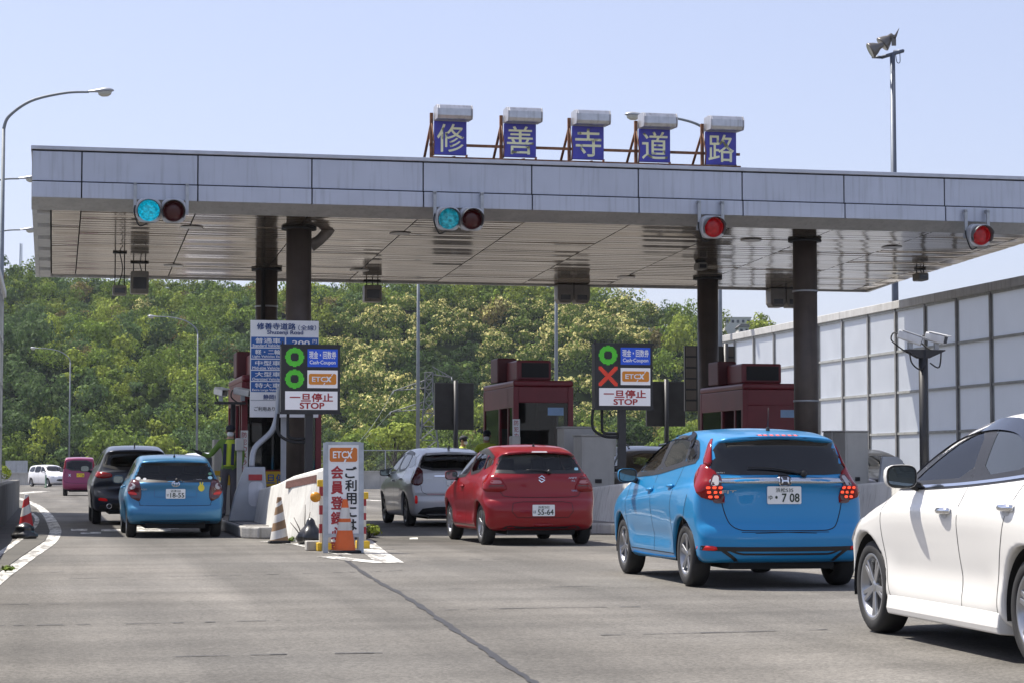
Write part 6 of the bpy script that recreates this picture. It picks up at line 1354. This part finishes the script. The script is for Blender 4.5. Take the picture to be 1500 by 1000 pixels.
# ------------------------------------------------------------------ lamp posts
post_grey = M('lamp_post_grey', (.20, .225, .25), .6, .1, var=.15)
lampglass = M('lamp_bowl', (.45, .45, .40), .15, coat=.4)
def lamp_post(xp, y_top, Y, arm_px, label, r=.09, flip=False):
    """pole at pixel column xp, head level with row y_top at depth Y, head offset arm_px sideways"""
    b = at_depth(xp, 690, Y); ztop = at_depth(xp, y_top, Y).z; k = Y / FPX; ax = arm_px * k; sg = 1 if ax > 0 else -1
    t = thing('street_lamp', label, 'street lamp', (b.x, b.y, 0), 0, 'curved arm street lamps')
    zb = ztop - abs(ax) * .34; m = MB(); m.tube([(0, 0, 0), (0, 0, zb)], [r, r * .6], 12); m.build('pole', post_grey, t)
    hw_ = .75
    P = [(0, 0, zb), (ax * .05, 0, zb + (ztop - zb) * .35), (ax * .25, 0, zb + (ztop - zb) * .76), (ax * .55, 0, zb + (ztop - zb) * .97), (ax - sg * hw_, 0, ztop)]
    m = MB(); m.tube(catmull(P, 8), [r * .58 - r * .2 * i / 32 for i in range(33)], 10); m.build('arm', post_grey, t)
    m = MB(); x0 = ax - sg * hw_; mx = T(x0, 0, ztop) @ (RZ(0) if sg > 0 else RZ(pi)) @ RY(radians(-3))
    n = 14; vs = []; prof = [(0, .05, .05), (.15, .07, .06), (.32, .12, .09), (.5, .15, .11), (.64, .13, .09), (.73, .07, .05), (.76, .01, .01)]
    for (x, w, h) in prof:
        for j in range(n): a = 2 * pi * j / n; vs.append((x, w * cos(a), h * sin(a) if sin(a) > 0 else h * .35 * sin(a)))
    m.add(vs, [(i * n + j, i * n + (j + 1) % n, (i + 1) * n + (j + 1) % n, (i + 1) * n + j) for i in range(len(prof) - 1) for j in range(n)], True, mx); hd = m.build('lamp_head', lamp_grey, t)
    m = MB(); m.lathe([(.0, -.15), (.06, -.14), (.11, -.09), (.125, -.02), (.12, .0)], 16, mx @ T(.48, 0, -.02) @ Matrix.Diagonal((1.7, 1, 1, 1))); m.build('lamp_bowl', lampglass, hd)
    return t
lamp_post(-2, 135, 63, 162, 'tall street lamp curving in from the left edge above the canopy corner')
lamp_post(-70, 262, 82, 120, 'street lamp arm reaching behind the upper left canopy corner')
lamp_post(-52, 337, 99.6, 100, 'lowest of the three street lamp heads at the left of the canopy')
lamp_post(288, 464, 156, -74, 'street lamp leaning left before the wooded hill beside the ticket machine')
lamp_post(101, 510, 197, -59, 'smaller distant street lamp above the pink mini car')
lamp_post(1056, 170, 67, -139, 'street lamp whose head shows between the last two roof characters')
lamp_post(612, 300, 92, -90, 'slim grey lamp pole standing before the hill left of the pylon')
lamp_post(815, 285, 88, -90, 'slim grey lamp pole rising behind the middle booth')
# floodlight mast
b = at_depth(1314, 690, 57); zt = at_depth(1312, 78, 57).z; k = 57 / FPX
t = thing('floodlight_mast', 'tall mast with two floodlights rising behind the right end of the canopy', 'floodlight mast', (b.x, b.y, 0), 0)
m = MB(); m.tube([(0, 0, 0), (0, 0, zt)], [.11, .07], 14); m.build('pole', M('mast_grey', (.12, .14, .18), .5, .4), t)
m = MB(); m.tube([(-.3, 0, zt - .12), (.3, 0, zt + .06)], .05, 8); m.tube([(-.3, 0, zt - .12), (-.5, .25, zt - .06)], .04, 8); m.tube([(.3, 0, zt + .06), (.1, .3, zt + .1)], .04, 8); m.tube(catmull([(.08, 0, zt), (.12, 0, zt - .25), (.2, 0, zt - .25), (.2, 0, zt)], 5), .012, 5); m.build('crossarm', M('mast_grey'), t)
fl = M('flood_metal', (.16, .15, .14), .4, .6, stain=.3)
for (x, z, ang, ya) in ((-.46, .12, 62, -.15), (-.12, .38, 48, .1)):
    m = MB(); mx = T(x, ya, zt + z) @ RY(radians(ang)) @ Matrix.Scale(.8, 4) ; m.lathe([(.0, -.02), (.26, 0), (.285, .03), (.27, .06), (.2, .22), (.12, .34), (.09, .5), (.0, .52)], 24, mx @ T(0, 0, -.25)); l = m.build('floodlight', fl, t)
    m = MB(); m.lathe([(.25, -.252), (.0, -.275)], 20, mx); m.build('glass', lampglass, l)
m = MB(); m.box(-.02, .1, -.02, .02, zt + .2, zt + .5); m.prism([(.02, zt + .42), (.18, zt + .68), (.1, zt + .42)], -.1, .1, 'y'); m.build('shield', fl, t)

# ------------------------------------------------------------------ surveillance cameras
cam_m = M('camera_white', (.62, .63, .64), .4, stain=.15)
def cctv(t, x, y, z, yaw, tilt, L_=.62, s=1.):
    mx = T(x, y, z) @ RZ(radians(yaw)) @ RX(radians(tilt)); m = MB()
    m.prism(rbox(0, .0, .17 * s, .17 * s, .03, 3), -L_ / 2, L_ / 2, 'y', mx); m.box(-.095 * s, .095 * s, -L_ / 2 - .07, L_ / 2 - .05, .088 * s, .105 * s, mx); b = m.build('camera_housing', cam_m, t, bevel=.008)
    m = MB(); m.box(-.065 * s, .065 * s, -L_ / 2 - .006, -L_ / 2 - .001, -.065 * s, .065 * s, mx); m.build('lens_window', M('camera_glass', (.02, .02, .025), .05), b)
    m = MB(); m.box(-.04, .04, -.04, .04, -.22 * s, -.086 * s, T(x, y, z)); m.build('mount', lamp_grey, t)
    m = MB(); m.tube([mx @ Vector(p) for p in catmull([(0, L_ / 2, 0), (.04, L_ / 2 + .1, -.02), (.03, L_ / 2 + .08, -.16), (.0, L_ / 2 - .2, -.26)], 5)], .014, 6); m.build('cable', rubber, t)
v = 37.5; u, z = on_v(1352, 512, v); t = thing('camera_pole', 'dark pole carrying two white surveillance cameras before the noise barrier', 'camera pole', W(u, v, .0)); zz = z
m = MB(); m.cyl((0, 0, 0), (0, 0, zz), .085, 16); m.box(-.14, .14, -.14, .14, .2, .24); m.build('pole', steel_dark, t)
m = MB(); m.prism([(-.37, zz - .02), (-.1, zz - .16), (.1, zz - .16), (.42, zz - .02), (.42, zz), (-.37, zz)], -.08, .08, 'y'); m.build('crossarm', steel_dark, t)
cctv(t, -.26, 0, zz + .22, 62, 20, .46, .95); cctv(t, .27, 0, zz + .22, 40, 14, .4, .95)
m = MB(); m.tube(catmull([(-.28, -.02, zz - .03), (-.25, -.05, zz - .25), (-.1, -.08, zz - .38), (0, -.09, zz - .3)], 5), .014, 6); m.tube(catmull([(.12, -.05, zz - .25), (.3, -.05, zz - .33), (.36, -.02, zz - .03)], 5), .014, 6); m.build('cable', rubber, t)
v = 43.1; u, z = on_v(338, 588, v); t = thing('camera_pole', 'small dark arm with two white cameras beside the left booth', 'camera pole', W(u, v, .212)); zz = z - .212
m = MB(); m.cyl((.05, 0, 0), (.05, 0, zz), .05, 12); m.box(-.33, .3, -.05, .05, zz - .05, zz); m.build('pole', steel_dark, t)
cctv(t, -.20, 0, zz + .2, 20, 8, .4, .85); cctv(t, .24, 0, zz + .2, 50, 10, .38, .8)

# ------------------------------------------------------------------ backs of signs facing the other way
def sign_back(x0, y0, x1, y1, v, xp, label, ribs=0):
    ua, zt = on_v(x0, y0, v); ub, zb = on_v(x1, y1, v); uc = (ua + ub) / 2; w = ub - ua; up_ = on_v(xp, y0, v)[0] - uc
    t = thing('sign_back', label, 'sign', W(uc, v, .2)); zt -= .2; zb -= .2
    m = MB(); m.box(-w / 2, w / 2, 0, .1, zb, zt); b = m.build('panel', M('sign_back_grey', (.035, .035, .036), .5, .2, var=.25), t, bevel=.008)
    m = MB(); m.cyl((up_, -.07, 0), (up_, -.07, zt + .06), .065, 12); m.build('post', steel_dark, t)
    m = MB()
    if ribs:
        for i in range(ribs):
            z0 = zb + (zt - zb) * (i + .08) / ribs; z1 = zb + (zt - zb) * (i + .9) / ribs; m.box(-w / 2 + .03, -w * .28, -.03, -.002, z0, z1)
        m.build('rib', M('rib_bronze', (.11, .095, .08), .5, .2), b); m2 = MB(); m2.add([(x + w * .75 - .0, y, z) for x, y, z in m.v], m.f); m2.build('rib', M('rib_bronze'), b)
    else:
        m.box(-w / 2 + .02, w / 2 - .02, -.012, -.002, (zb + zt) / 2 - .015, (zb + zt) / 2 + .015); m.box(-w * .0 - .02, .02, -.012, -.002, zb, zt); m.build('stiffener', steel_dark, b)
sign_back(637, 560, 694, 629, 57, 667, 'dark back of a square sign on a post left of the middle booth')
sign_back(947, 558, 1004, 624, 55, 975, 'dark back of a square sign right of the red cross lane sign')
sign_back(1003, 506, 1077, 602, 52.5, 1062, 'bronze ribbed back of a tall board behind the right rear column', 6)

# ------------------------------------------------------------------ pylon, mast and houses on the hill
pyl = M('pylon_steel', (.15, .16, .17), .6, .3); Yp = 300.; kp = Yp / FPX
b = at_depth(628, 690, Yp); t = thing('pylon', 'grey lattice power pylon before the wooded hill', 'pylon', (b.x, b.y, -1), 0)
zt = at_depth(628, 545, Yp).z + 1; m = MB(); n = 9
def hwid(z): return 1.9 - (1.9 - .55) * min(1, z / (zt * .8))
L4 = lambda z: [(hwid(z), hwid(z)), (-hwid(z), hwid(z)), (-hwid(z), -hwid(z)), (hwid(z), -hwid(z))]
zs_ = [zt * (1 - (1 - i / n) ** 1.25) for i in range(n + 1)]
for z0, z1 in zip(zs_[:-1], zs_[1:]):
    A, B = L4(z0), L4(z1)
    for i in range(4):
        j = (i + 1) % 4; m.tube([(*A[i], z0), (*B[i], z1)], .075, 4, False); m.tube([(*A[i], z0), (*B[j], z1)], .045, 4, False); m.tube([(*A[j], z0), (*B[i], z1)], .045, 4, False); m.tube([(*B[i], z1), (*B[j], z1)], .045, 4, False)
m.build('tower', pyl, t)
for za, sg, ln in ((zt - 2.2, -1, 5.0), (zt - .3, 1, 3.2), (zt - 5.2, -1, 5.4), (zt - 5.0, 1, 3.6)):
    m = MB(); 
    for y in (-.5, .5): m.tube([(sg * .5, y, za), (sg * ln, 0, za - .4)], .06, 4, False); m.tube([(sg * .5, y, za + 1.1), (sg * ln, 0, za - .4)], .06, 4, False)
    for i in range(1, 5): f = i / 5; m.tube([(sg * (.5 + (ln - .5) * f), 0, za - .4 * f + 1.1 * (1 - f) * 0), (sg * (.5 + (ln - .5) * (f - .1)), 0, za - .4 * f + 1.1 * (1 - f))], .04, 4, False)
    m.tube([(sg * ln, 0, za - .4), (sg * (ln + .1), -.8, za - .9)], .09, 5); m.build('crossarm', pyl, t)
t2 = thing('power_line', 'thin power wires running from the pylon down to the left', 'power line', (b.x, b.y, -1), 0); m = MB()
for (za, ln) in ((zt - 2.6, -5.1), (zt - 5.6, -5.5)):
    e_ = at_depth(470 if za > zt - 4 else 430, 690, 190); dx, dy = e_.x - b.x, e_.y - b.y
    m.tube([(ln + (dx - ln) * f, dy * f, za + (2. - za) * f - 6 * f * (1 - f)) for f in np.linspace(0, 1, 14)], .02, 4, False)
m.build('wire', M('wire_grey', (.3, .32, .34), .5), t2)
b = at_depth(30, 396, 470); t = thing('radio_mast', 'thin lattice radio mast on the ridge at the far left', 'mast', b, 0); m = MB(); hh = at_depth(30, 357, 470).z - b.z
for i in range(3):
    a = i * 2.1; m.tube([(.45 * cos(a), .45 * sin(a), -6), (.25 * cos(a), .25 * sin(a), hh)], .07, 4, False)
    for k in range(12): z0 = hh * k / 12; m.tube([(.36 * cos(a), .36 * sin(a), z0), (.34 * cos(a + 2.1), .34 * sin(a + 2.1), z0 + hh / 12)], .05, 4, False)
m.build('lattice', M('mast_pale', (.35, .4, .5), .6), t)
hw_m = M('house_white', (.62, .62, .60), .7, var=.06); rf_m = M('house_roof', (.20, .19, .19), .7); win_m = M('house_window', (.05, .06, .08), .2)
def house(x0, y0, x1, y1, Y, d, nwin, roof, label, sink=6):
    a = at_depth(x0, y0, Y); b = at_depth(x1, y1, Y); t = thing('house', label, 'house', ((a.x + b.x) / 2, Y, b.z), 0, 'pale houses on the hill'); w = (b.x - a.x) / 2; h = a.z - b.z
    m = MB(); m.box(-w, w, 0, d, -sink, h); m.build('wall', hw_m, t)
    m = MB()
    if roof: m.prism([(-w - .3, h), (w + .3, h), (w * .6, h + h * .45), (-w * .6, h + h * .45)], -.3, d + .3, 'y')
    else: m.box(-w - .15, w + .15, -.15, d + .15, h, h + .2)
    m.build('roof', rf_m if roof else hw_m, t)
    for i in range(nwin):
        m = MB(); cx = -w + 2 * w * (i + .5) / nwin; m.box(cx - w / nwin * .5, cx + w / nwin * .5, -.06, -.01, h * .3, h * .72); m.build('window', win_m, t)
house(944, 483, 971, 493, 432, 7, 3, False, 'small white flat roofed house among the trees left of the right rear column')
house(1062, 466, 1100, 476, 440, 9, 5, False, 'long white building with a row of dark windows near the ridge')
house(1082, 479, 1098, 489, 428, 6, 2, True, 'grey house with a hipped roof below the long white building')

# individual trees at the foot of the wood
bark = M('bark', (.07, .055, .04), .9, var=.3, bump=.4)
def tree(px, py, Y, R, sp, label, n=1500, blossom=0.):
    c = at_depth(px, py, Y); t = thing('tree', label, 'tree', (c.x, Y, float(hill_z(c.x, Y)) if Y > 300 else 0), 0, 'single trees at the foot of the hill'); zc = c.z - t.location.z - R * .9; rg = np.random.default_rng(int(px + py))
    q_, C = tree_quads(rg, R, sp, blossom, n, .22); mesh_quads('crown', q_ + np.array([0, 0, zc]), C, LEAF, parent=t)
    m = MB(); m.tube([(0, 0, 0), (.1, .05, zc * .6 + .5), (0, 0, zc + R)], [.3, .22, .08], 9)
    for a in (0.4, 1.9, 3.6, 5.0): m.tube([(0, 0, zc * .7 + .4), (R * .3 * cos(a), R * .3 * sin(a), zc + R * .4), (R * .6 * cos(a), R * .6 * sin(a), zc + R * .8)], [.14, .09, .04], 6)
    m.build('trunk', bark, t)
tree(578, 645, 270, 3.6, 'light', 'bright yellow green tree left of the pylon at the foot of the hill')
tree(524, 655, 255, 2.6, 'mid', 'mid green tree behind the top of the standing sign', 900)
tree(985, 655, 240, 4.2, 'mid', 'mid green tree right of the lit sign with the red cross', 1700)
tree(925, 640, 285, 4.0, 'dark', 'dark green tree below the lit sign with the red cross', 1500)
tree(150, 655, 262, 3.4, 'mid', 'mid green tree above the black sport utility car', 1200)
tree(240, 660, 250, 3.0, 'light', 'light green tree above the white car behind the compact', 1100)

# ================================================================== PEOPLE
skin_m = M('skin', (.42, .25, .17), .55, var=.05); jacket_m = M('jacket_green', (.11, .20, .025), .7, var=.12, vs=6); trouser_m = M('trousers_grey', (.07, .065, .075), .8); vest_m = M('vest_yellow', (.46, .56, .03), .6, var=.05); glove_m = M('glove_dark', (.02, .02, .025), .7); mask_m = M('face_mask', (.72, .74, .76), .7); capm = M('cap_navy', (.014, .018, .03), .8); hair_m = M('hair', (.012, .01, .009), .6); navy_m = M('vest_stripe', (.015, .018, .05), .7)
def person(loc, rz, label, arms, H=1.75, lean=(0, 0), vest=True, jacket=jacket_m, gloves=True, head_yaw=0.):
    t = thing('person', label, 'person', loc, rz, 'toll attendants'); s = H / 1.75
    lx, ly = lean
    J = {'pel': (0, 0, .96, .135), 'sp': (lx * .3, ly * .3, 1.13, .125), 'ch': (lx * .7, ly * .7, 1.34, .15), 'nk': (lx, ly, 1.49, .06), 'hd0': (lx, ly - .01, 1.55, .062), 'hd1': (lx, ly - .02, 1.63, .085), 'hd2': (lx, ly - .005, 1.70, .075)}
    E_ = [('pel', 'sp'), ('sp', 'ch'), ('ch', 'nk'), ('nk', 'hd0'), ('hd0', 'hd1'), ('hd1', 'hd2')]
    for sg, nm in ((1, 'l'), (-1, 'r')):
        J['hip' + nm] = (sg * .09, 0, .9, .1); J['kn' + nm] = (sg * .10, -.02, .50, .065); J['an' + nm] = (sg * .10, .02, .09, .045); J['to' + nm] = (sg * .115, -.15, .035, .035)
        E_ += [('pel', 'hip' + nm), ('hip' + nm, 'kn' + nm), ('kn' + nm, 'an' + nm), ('an' + nm, 'to' + nm)]
        el, wr, hd = arms[0 if sg > 0 else 1]; J['sh' + nm] = (sg * .185 + lx * .8, ly * .8, 1.42, .07); J['el' + nm] = (*el, .048); J['wr' + nm] = (*wr, .033); J['hd' + nm] = (*hd, .036)
        E_ += [('ch', 'sh' + nm), ('sh' + nm, 'el' + nm), ('el' + nm, 'wr' + nm), ('wr' + nm, 'hd' + nm)]
        h = Vector(hd); d = (h - Vector(wr)).normalized(); sd = d.cross(Vector((0, 0, 1))); sd = sd.normalized() if sd.length > .1 else Vector((1, 0, 0)); up_ = sd.cross(d)
        for k in range(5):
            if k == 4: p0 = h - d * .03 + sd * .035; p1 = p0 + sd * .03 + d * .025; p2 = p1 + d * .025 + sd * .008
            else: o = (k - 1.5) * .018; ln = (.04, .048, .045, .036)[k]; p0 = h + d * .035 + sd * -o; p1 = p0 + d * ln - up_ * .006; p2 = p1 + d * ln * .7 - up_ * .018
            J[f'f{k}a{nm}'] = (*p0, .011); J[f'f{k}b{nm}'] = (*p1, .0095); J[f'f{k}c{nm}'] = (*p2, .0075); E_ += [('hd' + nm, f'f{k}a{nm}'), (f'f{k}a{nm}', f'f{k}b{nm}'), (f'f{k}b{nm}', f'f{k}c{nm}')]
    keys = list(J); me = bpy.data.meshes.new('body'); me.from_pydata([tuple(c * s for c in J[k][:3]) for k in keys], [(keys.index(a), keys.index(b)) for a, b in E_], [])
    o = bpy.data.objects.new('body', me); COL.objects.link(o); sk = o.modifiers.new('skin', 'SKIN'); sk.use_smooth_shade = True; me.skin_vertices.new() if not me.skin_vertices else None
    for i, k in enumerate(keys):
        r = J[k][3] * s; me.skin_vertices[0].data[i].radius = (r, r * (.72 if k in ('sp', 'ch', 'pel') else 1)); me.skin_vertices[0].data[i].use_root = k == 'pel'
    sb = o.modifiers.new('sub', 'SUBSURF'); sb.levels = sb.render_levels = 2
    dg = bpy.context.evaluated_depsgraph_get(); nm_ = bpy.data.meshes.new_from_object(o.evaluated_get(dg)); bpy.data.objects.remove(o); nm_.name = 'body'
    for mm in (skin_m, jacket, trouser_m, glove_m): nm_.materials.append(mm)
    hands = [Vector(arms[i][1]) * s for i in (0, 1)]; hd_ = [Vector(arms[i][2]) * s for i in (0, 1)]
    for p in nm_.polygons:
        c = p.center; p.use_smooth = True
        near = min((c - h).length for h in hd_) < .125 * s
        if near: p.material_index = 3 if gloves else 0
        elif c.z > 1.49 * s and (c - Vector((lx, ly, 1.6)) * s).length < .2 * s: p.material_index = 0
        elif c.z < .1 * s: p.material_index = 3
        elif c.z < .93 * s and min((c - h).length for h in hands) > .13 * s: p.material_index = 2
        else: p.material_index = 1
    b = bpy.data.objects.new('body', nm_); COL.objects.link(b); b.parent = t
    hx, hy = lx * s, (ly - .015) * s; R_ = T(hx, hy, 1.63 * s) @ RZ(head_yaw)
    def ell(m, cx, cy, cz, rx, ry, rz, n=16, k=10, z0=-1., z1=1.):
        vs = []
        for i in range(k + 1):
            f = z0 + (z1 - z0) * i / k; rr = sqrt(max(0, 1 - f * f))
            for j in range(n): a = 2 * pi * j / n; vs.append((cx + rx * rr * cos(a), cy + ry * rr * sin(a), cz + rz * f))
        m.add(vs, [(i * n + j, i * n + (j + 1) % n, (i + 1) * n + (j + 1) % n, (i + 1) * n + j) for i in range(k) for j in range(n)], True, R_)
    m = MB(); ell(m, 0, .012, .035, .088, .105, .1, 18, 10, -.75, 1.); m.build('hair', hair_m, t)
    m = MB(); ell(m, 0, .0, .045, .098, .115, .09, 20, 8, .05, 1.); m.add([(x * .09, -.09 - .09 * (1 - x * x), .048 - .01 * (1 - x * x)) for x in np.linspace(-1, 1, 9)] + [(x * .09, -.085 * sqrt(max(0, 1 - x * x * .7)), .056) for x in np.linspace(-1, 1, 9)], [(i, i + 1, 10 + i, 9 + i) for i in range(8)], True, R_); m.build('cap', capm, t)
    m = MB(); ell(m, 0, -.035, -.05, .066, .066, .058, 16, 8); m.build('face_mask', mask_m, t)
    m = MB()
    for sg in (1, -1): ell(m, sg * .033, -.082, .012, .012, .006, .007, 8, 5)
    m.build('eye', hair_m, t)
    m = MB()
    for sg in (1, -1): ell(m, sg * .088, .01, .0, .012, .025, .03, 8, 6)
    m.build('ear', skin_m, t)
    if vest:
        m = MB(); n = 20; vs = []
        for (z, rx, ry, f) in ((.98, .115, .155, .2), (1.02, .118, .158, .22), (1.13, .116, .155, .35), (1.28, .12, .158, .6), (1.40, .115, .148, .8), (1.47, .08, .11, .95)):
            for j in range(n): a = 2 * pi * j / n; vs.append(((lx * f + rx * cos(a)) * s, (ly * f + ry * sin(a)) * s, z * s))
        m.add(vs, [(i * n + j, i * n + (j + 1) % n, (i + 1) * n + (j + 1) % n, (i + 1) * n + j) for i in range(5) for j in range(n)], True); vo = m.build('vest', vest_m, t)
        m = MB()
        for x0 in (-.105, .045):
            P = [(lx * .2 + x0, ly * .2 - .162, 1.0), (lx * .35 + x0, ly * .35 - .158, 1.13), (lx * .6 + x0, ly * .6 - .162, 1.28), (lx * .8 + x0, ly * .8 - .152, 1.40)]
            for (a, b2) in zip(P[:-1], P[1:]): m.face([(a[0] * s, (a[1] - .006) * s, a[2] * s), ((a[0] + .06) * s, (a[1] - .006) * s, a[2] * s), ((b2[0] + .06) * s, (b2[1] - .006) * s, b2[2] * s), (b2[0] * s, (b2[1] - .006) * s, b2[2] * s)])
        m.build('vest_stripe', navy_m, vo)
    return t
u = on_v(336, 650, 42.0)[0]
person(W(u, 42.0, .212), TH - radians(12), 'attendant in a yellow vest stretching one gloved arm towards the cars', [((.26, -.05, 1.18), (.24, -.16, .95), (.24, -.18, .88)), ((-.36, -.10, 1.16), (-.52, -.22, 1.22), (-.59, -.25, 1.26))], 1.83, (.03, -.05))
u = on_v(714, 640, 47)[0]
person(W(u, 47, .212), TH - radians(20), 'attendant in yellow green jacket and mask seen above the red hatchback roof', [((.28, -.05, 1.16), (.22, -.2, .98), (.2, -.26, .95)), ((-.28, -.08, 1.16), (-.24, -.25, 1.0), (-.2, -.32, .98))], 1.84, (0, -.08), False, M('jacket_lime', (.50, .62, .05), .7, var=.12))
u = on_v(676, 640, 52)[0]
person(W(u, 52, .212), TH + radians(60), 'dim attendant with a dark cap standing below the dark sign back', [((.28, -.05, 1.16), (.22, -.2, .98), (.2, -.26, .95)), ((-.28, -.08, 1.16), (-.24, -.25, 1.0), (-.2, -.32, .98))], 1.80, (0, -.04), False, M('jacket_lime'))
u = on_v(773, 640, 45.9)[0]
person(W(u, 46.0, .212), TH - radians(30), 'attendant inside the middle booth behind its front window', [((.26, -.12, 1.12), (.15, -.26, 1.02), (.1, -.32, 1.02)), ((-.26, -.12, 1.12), (-.15, -.26, 1.02), (-.1, -.32, 1.02))], 1.66, (0, -.04), False, M('jacket_lime'))
u, z = on_v(1304, 668, 40.2); t = thing('guard_plate', 'pale sloping guard plate with a red label at the right island', 'guard', W(u, 40.2, .212)); m = MB(); m.prism([(-.35, 0), (.35, 0), (.28, z - .3), (.16, z - .212), (-.16, z - .212), (-.24, .6)], 0, .12, 'y'); m.build('plate', lamp_grey, t, bevel=.02)
m = MB(); m.box(-.02, .2, -.02, -.002, z - .62, z - .42); m.build('red_bar', sign_red, t)
# ------------------------------------------------------------------ haze
hz = bpy.data.materials.new('haze'); hz.use_nodes = True; N = hz.node_tree.nodes; N.remove(N['Principled BSDF'])
pv = N.new('ShaderNodeVolumePrincipled'); pv.inputs['Color'].default_value = (.80, .88, 1, 1); pv.inputs['Density'].default_value = .0001; pv.inputs['Anisotropy'].default_value = .3
hz.node_tree.links.new(pv.outputs[0], N['Material Output'].inputs['Volume'])
m = MB(); m.box(-420, 420, -80, 720, -9, 75); o = m.build('haze', hz, fix=False); tag(o, 'thin pale summer haze over the whole place', 'haze', kind='stuff')
